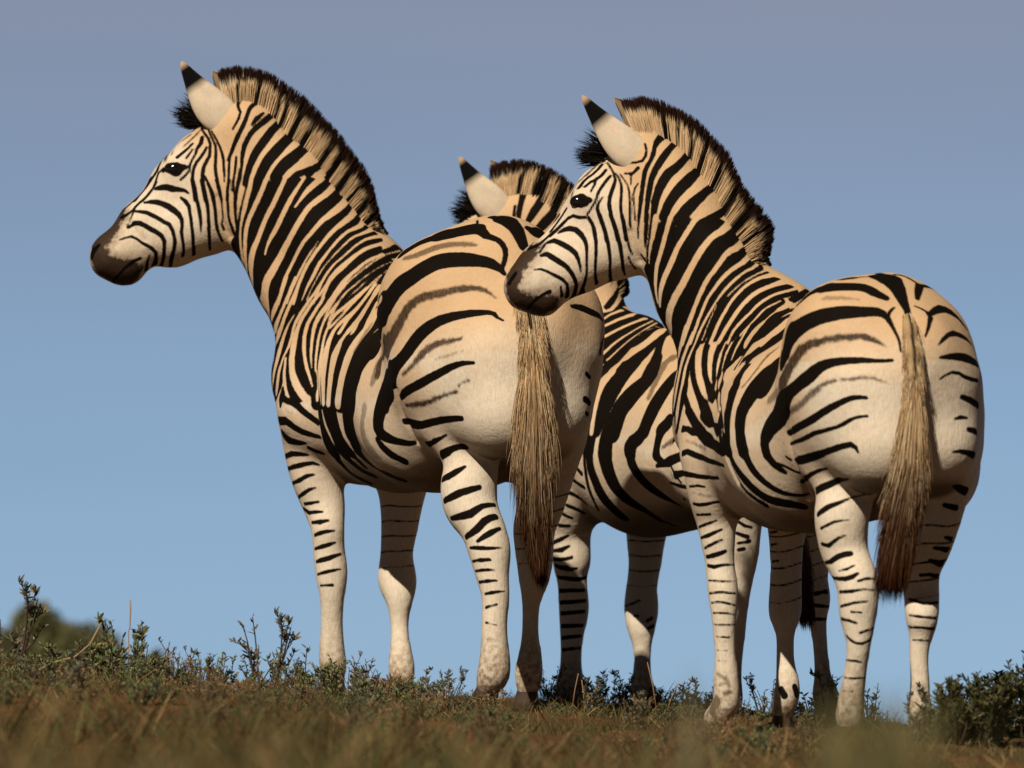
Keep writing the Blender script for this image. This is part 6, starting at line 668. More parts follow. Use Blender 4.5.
def flesh(P, A, B, G):
    out = np.empty(len(P))
    for i in range(0, len(P), 15000):
        d = segd(P[i:i + 15000], A, B)
        out[i:i + 15000] = softmin(np.stack([softmin(d[:, G == g], KB if g == 0 else KH if g == 5 else KL) for g in range(6)], 1), KC)
    return out

HEADC = [np.zeros(3)]

def skin_mesh(J, S, G, h=0.0105):
    A, B = J[S[:, 0]], J[S[:, 1]]
    lo = (J[:, :3] - J[:, 3:]).min(0) - 0.06
    hi = (J[:, :3] + J[:, 3:]).max(0) + 0.06
    q = 4
    n = (np.ceil((hi - lo) / (h * q)).astype(int) + 1) * q + 1
    nc = (n - 1) // q + 1
    ax = [lo[i] + np.arange(nc[i]) * h * q for i in range(3)]
    g = np.stack(np.meshgrid(*ax, indexing='ij'), -1).reshape(-1, 3)
    dc = flesh(g, A, B, G).reshape(nc)
    near = np.abs(dc) < h * q * 1.9
    # dilate near by one coarse cell and spread to fine grid
    nd = near.copy()
    for a in range(3):
        s = np.zeros_like(nd)
        sl = [slice(None)] * 3; sr = [slice(None)] * 3
        sl[a] = slice(1, None); sr[a] = slice(None, -1)
        s[tuple(sl)] |= nd[tuple(sr)]; s[tuple(sr)] |= nd[tuple(sl)]
        nd |= s
    idx = [np.minimum((np.arange(n[i]) + q // 2) // q, nc[i] - 1) for i in range(3)]
    D = dc[np.ix_(*idx)].astype(np.float64)
    M = nd[np.ix_(*idx)]
    ii = np.argwhere(M)
    D[M] = flesh(lo + ii * h, A, B, G)
    ins = D < 0
    # surface nets
    c = np.zeros(np.array(D.shape) - 1, dtype=np.int8)
    for dx in (0, 1):
        for dy in (0, 1):
            for dz in (0, 1):
                c += ins[dx:dx + c.shape[0], dy:dy + c.shape[1], dz:dz + c.shape[2]]
    act = (c > 0) & (c < 8)
    cells = np.argwhere(act)
    vid = -np.ones(c.shape, dtype=np.int64)
    vid[act] = np.arange(len(cells))
    acc = np.zeros((len(cells), 3)); cnt = np.zeros(len(cells))
    corners = [(x, y, z) for x in (0, 1) for y in (0, 1) for z in (0, 1)]
    dv = {k: D[cells[:, 0] + k[0], cells[:, 1] + k[1], cells[:, 2] + k[2]] for k in corners}
    for k in corners:
        for a in range(3):
            if k[a] == 0:
                k2 = list(k); k2[a] = 1; k2 = tuple(k2)
                d0, d1 = dv[k], dv[k2]
                m = (d0 < 0) != (d1 < 0)
                t = np.where(m, d0 / np.where(m, d0 - d1, 1), 0)
                p = np.array(k, float)[None, :].repeat(len(cells), 0)
                p[:, a] += t
                acc[m] += p[m]; cnt[m] += 1
    V = lo + (cells + acc / cnt[:, None]) * h
    faces = []
    for a in range(3):
        b, d = (a + 1) % 3, (a + 2) % 3
        sl0 = [slice(1, -1)] * 3; sl1 = [slice(1, -1)] * 3
        sl0[a] = slice(0, -1); sl1[a] = slice(1, None)
        s0, s1 = ins[tuple(sl0)], ins[tuple(sl1)]
        e = np.argwhere(s0 != s1)
        base = e + 1; base[:, a] -= 1
        f = []
        for ob, od in ((-1, -1), (0, -1), (0, 0), (-1, 0)):
            c_ = base.copy(); c_[:, b] += ob; c_[:, d] += od
            f.append(vid[c_[:, 0], c_[:, 1], c_[:, 2]])
        f = np.stack(f, 1)
        flip = ~s0[e[:, 0], e[:, 1], e[:, 2]]
        f[flip] = f[flip][:, ::-1]
        faces.append(f)
    F = np.concatenate(faces)
    E = np.unique(np.sort(np.concatenate([F[:, [0, 1]], F[:, [1, 2]], F[:, [2, 3]], F[:, [3, 0]]]), 1), axis=0)
    deg = np.bincount(E.ravel(), minlength=len(V)).astype(float)[:, None]
    def lap(X):
        s = np.zeros_like(X)
        for k in range(3):
            s[:, k] = np.bincount(E[:, 0], X[E[:, 1], k], len(V)) + np.bincount(E[:, 1], X[E[:, 0], k], len(V))
        return s / deg - X
    kb = sstep(0.55, 0.75, V[:, 2])[:, None]      # the trunk takes more smoothing than legs and head
    kb = kb * sstep(0.28, 0.40, np.linalg.norm(V - HEADC[0], axis=1))[:, None]
    for it in range(46):
        w = 1.0 if it < 12 else kb
        V = V + w * 0.60 * lap(V)
        V = V - w * 0.62 * lap(V)
    return V, F

def subdivided(V, F):
    me = mesh_from("tmp", V, F)
    o = bpy.data.objects.new("tmp", me); C.objects.link(o)
    md = o.modifiers.new("s", 'SUBSURF'); md.levels = 1; md.render_levels = 1
    dg = bpy.context.evaluated_depsgraph_get()
    m2 = bpy.data.meshes.new_from_object(o.evaluated_get(dg))
    bpy.data.objects.remove(o); bpy.data.meshes.remove(me)
    return m2

# ------------------------------------------------------------------ coat pattern (strokes lie on the skin, in the zebra's own space)
def parse_stroke(s):
    a = np.array([[float(v) for v in w.split(',')] for w in s.split()])
    a[:, :3] *= 0.001; a[:, 3] *= 0.0001          # half width in metres
    return a

def stroke_dist(V, order, sortx, a, margin):
    lo = a[:, :3].min(0) - margin; hi = a[:, :3].max(0) + margin
    i0, i1 = np.searchsorted(sortx, [lo[0], hi[0]])
    cand = order[i0:i1]
    Pc = V[cand]
    m = ((Pc[:, 1:] > lo[1:]) & (Pc[:, 1:] < hi[1:])).all(1)
    cand = cand[m]
    if len(cand) == 0: return cand, None
    return cand, segd(V[cand], a[:-1], a[1:]).min(1)

def axis_frames(Z, J):
    """sagittal plane per point: body plane behind the chest, turning with the neck and head"""
    return None

def coat(V, Nrm, Z, mirrored=True):
    n = len(V)
    order = np.argsort(V[:, 0]); sx = V[order, 0]
    CL = 0.03
    sd = np.full(n, CL); brown = np.zeros(n); muz = np.full(n, CL * 3)
    h, l = np.array(Z['h']), np.array(Z['l'])
    lat = V @ l
    bodyx = V @ h
    fwd = sstep(0.25, 0.6, bodyx - Z['dx'] + np.maximum(0, V[:, 2] - 1.0) * 0.6)
    headlat = -(V[:, 1] - Z['headY'])
    side = (1 - fwd) * lat + fwd * headlat        # >0 near side, <0 far side
    rgh = np.array([mnoise.noise(Vector((p[0] * 85, p[1] * 85, p[2] * 85))) for p in V])
    def paint(a, typ, mask=None):
        c, d = stroke_dist(V, order, sx, a, 0.035 + a[:, 3].max())
        if d is None: return
        if mask is not None:
            k = mask[c]; c = c[k]; d = d[k]
            if len(c) == 0: return
        if typ in 'DN': sd[c] = np.minimum(sd[c], d)
        elif typ == 'L': sd[c] = np.maximum(sd[c], -d)
        elif typ[0] == 'B':
            d = d + 0.0045 * rgh[c]
            s = (1 - (1 - float(typ[1:])) ** 1.9) * sstep(0.004, -0.005, d)
            brown[c] = np.maximum(brown[c], s)
        elif typ == 'C': pass
        elif typ == 'M': muz[c] = np.minimum(muz[c], d)
    far = (side < -0.012) & ((Nrm @ l < 0.12) | (fwd > 0.5)) & (V[:, 2] > 0.60) & ((bodyx - Z['dx'] > -0.12) | (Nrm @ h > -0.05))
    st = [(t, parse_stroke(s)) for t, s in Z['st']]
    kd = KDTree(n)
    for i in range(n): kd.insert(V[i], i)
    kd.balance()
    def snap(a):                     # let the stroke lie exactly on the skin
        for r in a:
            _, i, _ = kd.find(r[:3])
            r[:3] += Nrm[i] * ((V[i] - r[:3]) @ Nrm[i])
        return a
    st = [(t, snap(a)) for t, a in st]
    for t, a in st:
        paint(a, t)
    if mirrored:
        for t, a in st:
            if t[0] == 'N': continue
            b = a.copy()
            bl = b[:, :3] @ l; bx = b[:, :3] @ h
            f = sstep(0.25, 0.6, bx - Z['dx'] + np.maximum(0, b[:, 2] - 1.0) * 0.6)
            m_body = b[:, :3] - 2 * bl[:, None] * l
            m_head = b[:, :3].copy(); m_head[:, 1] = 2 * Z['headY'] - m_head[:, 1]
            b[:, :3] = (1 - f)[:, None] * m_body + f[:, None] * m_head
            snap(b)
            paint(b, t, far)
    if Z.get('borrow'):              # rump never traced: it wears bands of the same kind as its neighbour's
        O = ZD[Z['borrow']]
        oh, ol = np.array(O['h']), np.array(O['l'])
        hidden = bodyx - Z['dx'] < -0.32
        for t, s_ in O['st']:
            if t not in 'DN' and t[0] != 'B': continue
            a = parse_stroke(s_)
            ax = (a[:, :3] @ oh - O['dx'] * O['k']); al = a[:, :3] @ ol
            if ax.max() > -0.05 or a[:, 2].min() < 0.55: continue
            kk = Z['k'] / O['k']
            a[:, :3] = ((ax * kk + Z['dx'] * Z['k'])[:, None] * h + (al * kk)[:, None] * l + np.c_[np.zeros(len(a)), np.zeros(len(a)), a[:, 2] * kk])
            paint(snap(a), t, hidden)
    if Z.get('borrow'):              # likewise the side of its neck that other animals cover
        pz, po = np.array(Z['pl']) / 1000.0, np.array(O['pl']) / 1000.0
        cover = (fwd > 0.35) & (V[:, 2] < 1.43) & (V[:, 0] < -0.31)
        kk = Z['k'] / O['k']
        for t, s_ in O['st']:
            if t not in ('D', 'L', 'M'): continue
            a = parse_stroke(s_)
            q = (a[:, :3] - po)
            if a[:, 2].mean() < 0.95 or (a[:, :3] @ oh - O['dx']).mean() < 0.15: continue
            a[:, :3] = q * kk + pz
            paint(snap(a), t, cover)
    # plain rings on the upper part of the far legs, where nothing was traced
    zz = V[:, 2]
    wv = np.array([mnoise.noise(Vector((p[0] * 9, p[1] * 9, p[2] * 3))) for p in V]) * 0.35
    ph = (zz + 0.15 * lat) / 0.046 + wv
    ring = np.abs(ph - np.round(ph)) * 0.046 - 0.0065 * sstep(0.30, 0.42, zz)
    k_ = (lat < -0.02) & (zz < 0.60) & (zz > 0.30)
    sd[k_] = np.minimum(sd[k_], ring[k_] + 0.004)
    return sd, brown, muz, side, bodyx - Z['dx'], fwd

def coat_mat():
    m, n, b = node_mat("zebra_coat")
    L = n.links.new; N = n.nodes.new
    def at(nm):
        a = N("ShaderNodeAttribute"); a.attribute_name = nm; return a
    def math_(op, x, y, clamp=False):
        k = N("ShaderNodeMath"); k.operation = op; k.use_clamp = clamp
        for i, v in enumerate((x, y)):
            if isinstance(v, (int, float)): k.inputs[i].default_value = v
            else: L(v, k.inputs[i])
        return k.outputs[0]
    def mix(f, c1, c2, bt='MIX'):
        k = N("ShaderNodeMixRGB"); k.blend_type = bt
        for i, v in zip((0, 1, 2), (f, c1, c2)):
            if isinstance(v, (int, float)): k.inputs[i].default_value = v
            elif isinstance(v, tuple): k.inputs[i].default_value = v
            else: L(v, k.inputs[i])
        return k.outputs[0]
    def noise(scale, det=3.0, sc=None, rough=0.6):
        t = N("ShaderNodeTexCoord"); z = N("ShaderNodeTexNoise")
        z.inputs['Scale'].default_value = scale; z.inputs['Detail'].default_value = det; z.inputs['Roughness'].default_value = rough
        if sc:
            mp = N("ShaderNodeMapping"); mp.inputs['Scale'].default_value = sc
            L(t.outputs['Object'], mp.inputs[0]); L(mp.outputs[0], z.inputs['Vector'])
        else: L(t.outputs['Object'], z.inputs['Vector'])
        return z.outputs['Fac']
    def ramp(v, a, bb):
        k = N("ShaderNodeMapRange"); k.interpolation_type = 'SMOOTHSTEP'
        k.inputs['From Min'].default_value = a; k.inputs['From Max'].default_value = bb
        L(v, k.inputs['Value']); return k.outputs['Result']
    fine = noise(230, 3.0, (1, 1, 0.16))
    mid = noise(60, 4.0)
    big = noise(7, 3.0)
    sd = at('stripe').outputs['Fac']
    wob = math_('MULTIPLY', math_('SUBTRACT', fine, 0.5), 0.003)
    wob2 = math_('MULTIPLY', math_('SUBTRACT', mid, 0.5), 0.0035)
    s = ramp(math_('ADD', sd, math_('ADD', wob, wob2)), 0.0022, -0.0018)
    tanf = math_('ADD', at('tan').outputs['Fac'], math_('MULTIPLY', math_('SUBTRACT', big, 0.5), 0.5), True)
    tanf = math_('ADD', tanf, math_('MULTIPLY', math_('SUBTRACT', mid, 0.5), 0.35), True)
    light = mix(tanf, (0.60, 0.54, 0.44, 1), (0.485, 0.325, 0.185, 1))
    light = mix(math_('MULTIPLY', ramp(fine, 0.35, 0.75), 0.38), light, (0.40, 0.27, 0.15, 1), 'MIX')
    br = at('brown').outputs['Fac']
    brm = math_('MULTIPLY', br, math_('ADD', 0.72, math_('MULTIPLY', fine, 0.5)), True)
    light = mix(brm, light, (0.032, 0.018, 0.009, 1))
    dirt = math_('MULTIPLY', at('dirt').outputs['Fac'], ramp(mid, 0.3, 0.7))
    light = mix(dirt, light, (0.17, 0.10, 0.05, 1))
    dark = mix(fine, (0.003, 0.0025, 0.002, 1), (0.010, 0.007, 0.005, 1))
    col = mix(s, light, dark)
    mz = math_('ADD', at('muzzle').outputs['Fac'], math_('MULTIPLY', math_('SUBTRACT', mid, 0.5), 0.05))
    col = mix(math_('MULTIPLY', ramp(mz, 0.035, 0.0), 0.55), col, mix(s, (0.17, 0.105, 0.06, 1), dark))
    mzf = ramp(mz, 0.007, -0.009)
    skinc = mix(fine, (0.020, 0.012, 0.008, 1), (0.05, 0.03, 0.018, 1))
    nb = math_('SUBTRACT', 1.0, s)
    col = mix(mzf, col, mix(s, skinc, (0.004, 0.003, 0.003, 1)))
    L(col, b.inputs['Base Color'])
    b.inputs['Roughness'].default_value = 0.62
    L(math_('SUBTRACT', 0.12, math_('MULTIPLY', s, 0.105)), b.inputs['Specular IOR Level'])
    b.inputs['Sheen Weight'].default_value = 0.0
    bp = N("ShaderNodeBump"); bp.inputs['Strength'].default_value = 0.35; bp.inputs['Distance'].default_value = 0.004
    L(math_('ADD', fine, math_('MULTIPLY', mid, 1.2)), bp.inputs['Height'])
    L(bp.outputs[0], b.inputs['Normal'])
    return m

def colour_mat(name, rough=0.6, spec=0.2, nscale=200, amt=0.35, sheen=0.0, trans=0.0):
    """vertex colour 'tone' broken up by fine noise"""
    m, n, b = node_mat(name)
    L = n.links.new; N = n.nodes.new
    a = N("ShaderNodeAttribute"); a.attribute_name = 'tone'
    t = N("ShaderNodeTexCoord"); z = N("ShaderNodeTexNoise"); z.inputs['Scale'].default_value = nscale; z.inputs['Detail'].default_value = 3
    L(t.outputs['Object'], z.inputs['Vector'])
    k = N("ShaderNodeMixRGB"); k.blend_type = 'MULTIPLY'
    k.inputs[0].default_value = amt
    L(a.outputs['Color'], k.inputs[1]); L(z.outputs['Color'], k.inputs[2])
    bc = N("ShaderNodeBrightContrast"); bc.inputs['Bright'].default_value = 0.0
    L(k.outputs[0], b.inputs['Base Color'])
    b.inputs['Roughness'].default_value = rough
    b.inputs['Specular IOR Level'].default_value = spec
    b.inputs['Sheen Weight'].default_value = sheen
    if trans:
        tr = N("ShaderNodeBsdfTranslucent"); mx = N("ShaderNodeMixShader"); mx.inputs[0].default_value = trans
        L(k.outputs[0], tr.inputs['Color']); L(b.outputs[0], mx.inputs[1]); L(tr.outputs[0], mx.inputs[2])
        L(mx.outputs[0], n.nodes['Material Output'].inputs['Surface'])
    return m

M_coat = coat_mat()
M_hair = colour_mat("zebra_hair", 0.65, 0.05, 300, 0.15, 0.0, trans=0.40)
M_ear = colour_mat("zebra_ear", 0.8, 0.03, 120, 0.35, 0.1)
M_hoof = colour_mat("zebra_hoof", 0.5, 0.3, 60, 0.6)
m_eye, n_, b_ = node_mat("zebra_eye")
b_.inputs['Base Color'].default_value = (0.006, 0.004, 0.003, 1); b_.inputs['Roughness'].default_value = 0.12
M_eye = m_eye

def hair_mesh(name, roots, tips, wid, cols_root, cols_mid, cols_tip, bend=None, mid=0.55, mat=None, segs=3, taper=0.65, sharp=None):
    """each hair a tapered three-sided spike with a bend"""
    n = len(roots)
    ax = tips - roots
    ln = np.linalg.norm(ax, axis=1, keepdims=True); u = ax / (ln + 1e-9)
    ref = np.where(np.abs(u[:, 2:3]) < 0.9, np.array([[0, 0, 1.0]]), np.array([[1.0, 0, 0]]))
    e1 = np.cross(u, ref); e1 /= np.linalg.norm(e1, axis=1, keepdims=True) + 1e-9
    e2 = np.cross(u, e1)
    if bend is None: bend = np.zeros((n, 3))
    rings = []; cols = []
    mshift = rng.normal(0, 0.05, (n, 1))
    for s in range(segs):
        t = s / segs
        cpos = roots + ax * t + bend * (4 * t * (1 - t))
        w = wid[:, None] * (1 - taper * t)
        for k in range(3):
            ang = k * 2.0944
            rings.append(cpos + (e1 * math.cos(ang) + e2 * math.sin(ang)) * w)
        if t < mid: c = cols_root + (cols_mid - cols_root) * (t / mid)
        elif sharp: c = cols_mid + (cols_tip - cols_mid) * np.clip((t - mid - mshift) / sharp, 0, 1)
        else: c = cols_mid + (cols_tip - cols_mid) * ((t - mid) / (1 - mid))
        cols += [c, c, c]
    rings.append(tips); cols.append(cols_tip)
    nv = 3 * segs + 1
    V = np.stack(rings, 1).reshape(-1, 3); Cc = np.stack(cols, 1).reshape(-1, 3)
    F = []
    for s in range(segs - 1):
        for k in range(3):
            a, b = 3 * s + k, 3 * s + (k + 1) % 3
            F += [(a, b, b + 3), (a, b + 3, a + 3)]
    s = segs - 1
    for k in range(3):
        F.append((3 * s + k, 3 * s + (k + 1) % 3, 3 * segs))
    F = np.array(F)
    FF = (F[None] + (np.arange(n) * nv)[:, None, None]).reshape(-1, 3)
    me = mesh_from(name, V, FF, mat)
    set_col(me, 'tone', np.clip(Cc, 0.001, 1))
    return me

TAN = np.array([0.50, 0.33, 0.165]); DARK = np.array([0.010, 0.007, 0.005]); DBROWN = np.array([0.045, 0.018, 0.010])

def make_zebra(Z, label):
    J = np.array(Z['J']); S = np.array(Z['S']); G = np.array(Z['G'])
    HEADC[0] = np.array(Z['nt']) / 1000.0 * 0.5 + np.array(Z['pl']) / 1000.0 * 0.5
    V, F = skin_mesh(J, S, G)
    me = subdivided(V, F); me.name = "zebra"
    nv = len(me.vertices)
    co = np.empty(nv * 3, dtype=np.float32); me.vertices.foreach_get('co', co); co = co.reshape(-1, 3).astype(float)
    no = np.empty(nv * 3, dtype=np.float32); me.vertices.foreach_get('normal', no); no = no.reshape(-1, 3).astype(float)
    # muscle relief and skin folds
    kd = KDTree(nv)
    for i in range(nv): kd.insert(co[i], i)
    kd.balance()
    disp = np.zeros(nv)
    hz = sstep(0.45, 0.75, co[:, 2])
    sdv = Z['o'][0] * 7
    disp += np.array([0.0065 * mnoise.noise(Vector((p[0] * 5 + sdv, p[1] * 5, p[2] * 4.5))) + 0.0012 * mnoise.noise(Vector((p[0] * 17, p[1] * 17 + sdv, p[2] * 14))) for p in co]) * (0.3 + 0.7 * hz)
    for t, s_ in Z['st']:
        if t != 'C': continue
        a = parse_stroke(s_)
        hit = {}
        for p_, q_ in zip(a[:-1], a[1:]):
            for f in np.linspace(0, 1, 6):
                m_ = p_ * (1 - f) + q_ * f
                for _, i, d in kd.find_range(m_[:3], 0.030):
                    hit[i] = min(hit.get(i, 9), d)
        for i, d in hit.items():
            disp[i] -= 0.0065 * math.exp(-(d / 0.011) ** 2)
    co = co + no * disp[:, None]
    me.vertices.foreach_set('co', co.astype(np.float32).ravel()); me.update()
    me.vertices.foreach_get('normal', (tmpn := np.empty(nv * 3, dtype=np.float32))); no = tmpn.reshape(-1, 3).astype(float)
    sd, brown, muz, side, bx, fwd = coat(co, no, Z)
    z = co[:, 2]
    k = Z['k']
    tan = sstep(0.50 * k, 1.22 * k, z) ** 0.8 * (0.35 + 0.65 * sstep(0.015, 0.12, np.abs(no[:, 2]) + 0.12 * fwd + 0.3 * (z > 1.0)))
    # pale head, pale inner buttocks
    pl = np.array(Z['pl']) / 1000.0
    headf = sstep(-0.02, 0.12, pl[0] - co[:, 0] + 0.4 * (pl[2] - z) - 0.06) * sstep(0.9, 1.1, z) * fwd
    tan = tan * (1 - 0.8 * headf)
    butt = sstep(-0.48, -0.62, bx) * sstep(1.10, 0.86, z)
    tan = tan * (1 - 0.92 * butt)
    # ventral stripe, spread wider to paint underside shade into the coat colour
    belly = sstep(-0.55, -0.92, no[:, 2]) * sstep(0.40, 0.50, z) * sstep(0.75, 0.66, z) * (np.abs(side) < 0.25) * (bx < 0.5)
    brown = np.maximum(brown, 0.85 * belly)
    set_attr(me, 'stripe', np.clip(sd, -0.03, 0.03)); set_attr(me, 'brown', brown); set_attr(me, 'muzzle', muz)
    set_attr(me, 'tan', np.clip(tan, 0, 1))
    set_attr(me, 'dirt', 0.9 * sstep(0.24, 0.05, z))
    me.materials.clear(); me.materials.append(M_coat)
    me.polygons.foreach_set('use_smooth', np.ones(len(me.polygons), dtype=bool))
    body = link_obj("zebra", me, None, Z['o'])
    tag(body, label, "zebra", "zebras standing together on the ridge")

    # nearest skin pattern lookup for the mane roots
    # ---- mane
    R = np.array(Z['mane'][0]) / 1000.0; T = np.array(Z['mane'][1]) / 1000.0
    n = 5200
    u = rng.random(n) * (len(R) - 1.001); i = u.astype(int); f = (u - i)[:, None]
    r = R[i] * (1 - f) + R[i + 1] * f; t = T[i] * (1 - f) + T[i + 1] * f
    up = t - r; ln = np.linalg.norm(up, axis=1, keepdims=True)
    along = R[i + 1] - R[i]; along /= np.linalg.norm(along, axis=1, keepdims=True)
    latv = np.cross(up / ln, along)
    latv *= np.sign(-latv[:, 1:2] + 1e-9)
    off = np.clip(rng.normal(0, 0.011, n), -0.022, 0.022)
    root = r + latv * off[:, None] * 1.15 - up * 0.22
    lf = np.where(rng.random(n) < 0.75, 1.0, 0.75) * (0.88 + 0.20 * rng.random(n))
    clump = np.sin(u * 9.0 + 1.3 * np.sin(u * 3.1)) * 0.010
    tip = r + up * lf[:, None] + latv * (off * 0.55 + rng.normal(0, 0.004, n))[:, None] + along * (rng.normal(0, 0.0035, n) + clump * 0.5)[:, None]
    mp_ = np.array(Z['mpat']) * 0.5
    ug = np.linspace(0, len(R) - 1.001, mp_.shape[1])
    jit = u + rng.normal(0, 0.02, n)
    p0, p1, p2 = (np.interp(jit, ug, mp_[q]) for q in range(3))
    isd0 = sstep(0.9, -0.9, p0)[:, None]; isd1 = sstep(0.8, -0.8, 0.7 * p0 + 0.3 * p1)[:, None]
    vary = (0.88 + 0.22 * rng.random((n, 1)))
    c0 = np.array([0.90, 0.66, 0.40]) * vary * (1 - isd0) + DARK * isd0
    c1 = np.array([0.95, 0.78, 0.52]) * vary * (1 - isd1) + DARK * isd1
    c2 = DARK + (DBROWN - DARK) * rng.random((n, 1))
    mm_ = hair_mesh("mane", root, tip, 0.0021 + 0.0009 * rng.random(n), c0, c1, c2, bend=along * rng.normal(0, 0.002, n)[:, None], mid=0.46, mat=M_hair, segs=9, taper=0.6, sharp=0.22)
    link_obj("mane", mm_, body)
    # short hair climbing the near and far side of the crest into the mane
    n = 2600
    u = rng.random(n) * (len(R) - 1.001); i = u.astype(int); f = (u - i)[:, None]
    r = R[i] * (1 - f) + R[i + 1] * f; t = T[i] * (1 - f) + T[i + 1] * f
    up = t - r; ln = np.linalg.norm(up, axis=1, keepdims=True); upn = up / ln
    along = R[i + 1] - R[i]; along /= np.linalg.norm(along, axis=1, keepdims=True)
    latv = np.cross(upn, along); latv *= np.sign(-latv[:, 1:2] + 1e-9)
    sg = np.where(rng.random((n, 1)) < 0.75, 1.0, -1.0)
    g_ = r - upn * (rng.random((n, 1)) * 0.040) + latv * sg * 0.05
    root = np.empty((n, 3)); nr = np.empty((n, 3))
    for q in range(n):
        _, ix, _ = kd.find(g_[q]); root[q] = co[ix]; nr[q] = no[ix]
    tip = root + upn * (0.035 + 0.05 * rng.random((n, 1))) * np.minimum(1, ln / 0.10) + nr * 0.002 - latv * sg * 0.012 + along * rng.normal(0, 0.002, (n, 1))
    isd = sstep(0.8, -0.8, np.interp(u + rng.normal(0, 0.02, n), ug, mp_[0]))[:, None]
    cc = np.array([0.74, 0.54, 0.32]) * (0.85 + 0.3 * rng.random((n, 1))) * (1 - isd) + DARK * isd
    hm = hair_mesh("mane_fringe", root - nr * 0.002, tip, np.full(n, 0.0017), cc, cc, cc, mat=M_hair, segs=3)
    link_obj("mane_fringe", hm, body)
    # ---- forelock
    R = np.array(Z['fore'][0]) / 1000.0; T = np.array(Z['fore'][1]) / 1000.0
    n = 420
    u = rng.random(n) * (len(R) - 1.001); i = u.astype(int); f = (u - i)[:, None]
    r = R[i] * (1 - f) + R[i + 1] * f; t = T[i] * (1 - f) + T[i + 1] * f
    off = rng.normal(0, 0.02, n)
    r = r + np.c_[np.zeros(n), off, np.zeros(n)]
    t = r + (t - r) * (0.7 + 0.4 * rng.random((n, 1))) + rng.normal(0, 0.008, (n, 3)) + np.c_[np.zeros(n), off * .4, np.zeros(n)]
    dk = DARK * (0.6 + rng.random((n, 1)))
    fm = hair_mesh("forelock", r, t, np.full(n, 0.0016), dk, dk, dk * 1.5, bend=rng.normal(0, 0.003, (n, 3)), mat=M_hair, segs=4)
    link_obj("forelock", fm, body)
    # ---- ears
    for B, Tp, w, sg in Z['ear']:
        B = np.array(B) / 1000.0; Tp = np.array(Tp) / 1000.0
        ear_mesh(B, Tp, w, sg, body)
    # ---- eyes
    e = np.array(Z['eye']) / 1000.0
    for sgn in (1, -1):
        p = e.copy()
        if sgn < 0: p[1] = 2 * Z['headY'] - p[1]
        p[1] += 0.012 * sgn
        eye_mesh(p, sgn, body)
    # ---- tail
    tail_mesh(np.array(Z['tail'], float), body, Z)
    # ---- hooves
    for pz in Z['hoof']:
        hoof_mesh(pz, body, Z)
    return body

def sample_pattern(co, sd, brown, pts):
    out = np.empty(len(pts))
    key = np.argsort(co[:, 2]); zs = co[key, 2]
    for i in range(len(pts)):
        a, b = np.searchsorted(zs, [pts[i, 2] - 0.012, pts[i, 2] + 0.012])
        c = key[a:b]
        if len(c) == 0: out[i] = 0.02; continue
        d = ((co[c] - pts[i]) ** 2).sum(1)
        out[i] = sd[c[d.argmin()]]
    return out

def ear_mesh(B, T, w, sg, body):
    ax = T - B; L = np.linalg.norm(ax); ax = ax / L
    outw = np.array([0.15, -1.0 * sg, 0.0]); outw -= ax * (outw @ ax); outw /= np.linalg.norm(outw)
    sidev = np.cross(ax, outw)
    ts = np.array([-0.24, -0.10, 0.0, 0.08, 0.18, 0.3, 0.42, 0.55, 0.67, 0.78, 0.88, 0.95, 1.0])
    ws = np.array([0.34, 0.68, 0.88, 0.97, 1.0, 0.95, 0.83, 0.67, 0.51, 0.38, 0.26, 0.17, 0.04]) * w * 1.04
    na = 16
    V = []; Cc = []
    half = 2.0
    for t, ww in zip(ts, ws):
        c = B + ax * L * t + sidev * (-0.010 * math.sin(max(t, 0) * 2.6))
        for lay in (0, 1):
            for k in range(na):
                a = -half + 2 * half * k / (na - 1)
                if lay: a = -a
                rr = ww if lay == 0 else ww * 0.86 - 0.001
                p = c + sidev * (math.sin(a) / math.sin(1.57)) * rr * (1.0) + outw * (math.cos(a) * rr * 0.40 - rr * 0.1)
                V.append(p)
                if lay == 0:
                    col = np.array([0.78, 0.66, 0.50])
                    if t > 0.62: col = np.array([0.004, 0.003, 0.003])
                    if t > 0.90: col = np.array([0.52, 0.36, 0.24])
                    edge = abs(a) / half
                    if 0.1 < t <= 0.60 and a * sg > 1.75: col = np.array([0.25, 0.15, 0.08])
                    elif 0.05 < t <= 0.62 and a * sg < -1.8: col = np.array([0.40, 0.29, 0.19])
                    if t <= 0.62: col = col * (1 - 0.30 * edge ** 3) * (0.92 + 0.16 * mnoise.noise(Vector(p) * 40))
                else:
                    col = np.array([0.25, 0.17, 0.10])
                Cc.append(col)
    m = 2 * na
    F = []
    for i in range(len(ts) - 1):
        for k in range(m):
            F.append((i * m + k, i * m + (k + 1) % m, (i + 1) * m + (k + 1) % m, (i + 1) * m + k))
    F.append(tuple(range(m))[::-1]); F.append(tuple((len(ts) - 1) * m + k for k in range(m)))
    me = mesh_from("ear", V, F, M_ear)
    set_col(me, 'tone', np.array(Cc))
    o = link_obj("ear", me, body)
    md = o.modifiers.new("round", 'SUBSURF'); md.levels = 2; md.render_levels = 2
    return o

def eye_mesh(p, sgn, body):
    V = []; F = []
    nu, nvv = 20, 12
    for i in range(nvv + 1):
        th = math.pi * i / nvv
        for j in range(nu):
            ph = 2 * math.pi * j / nu
            V.append((p[0] + 0.027 * math.sin(th) * math.cos(ph), p[1] + 0.016 * math.sin(th) * math.sin(ph), p[2] + 0.0205 * math.cos(th)))
    for i in range(nvv):
        for j in range(nu):
            F.append((i * nu + j, (i + 1) * nu + j, (i + 1) * nu + (j + 1) % nu, i * nu + (j + 1) % nu))
    link_obj("eye", mesh_from("eye", V, F, M_eye), body)

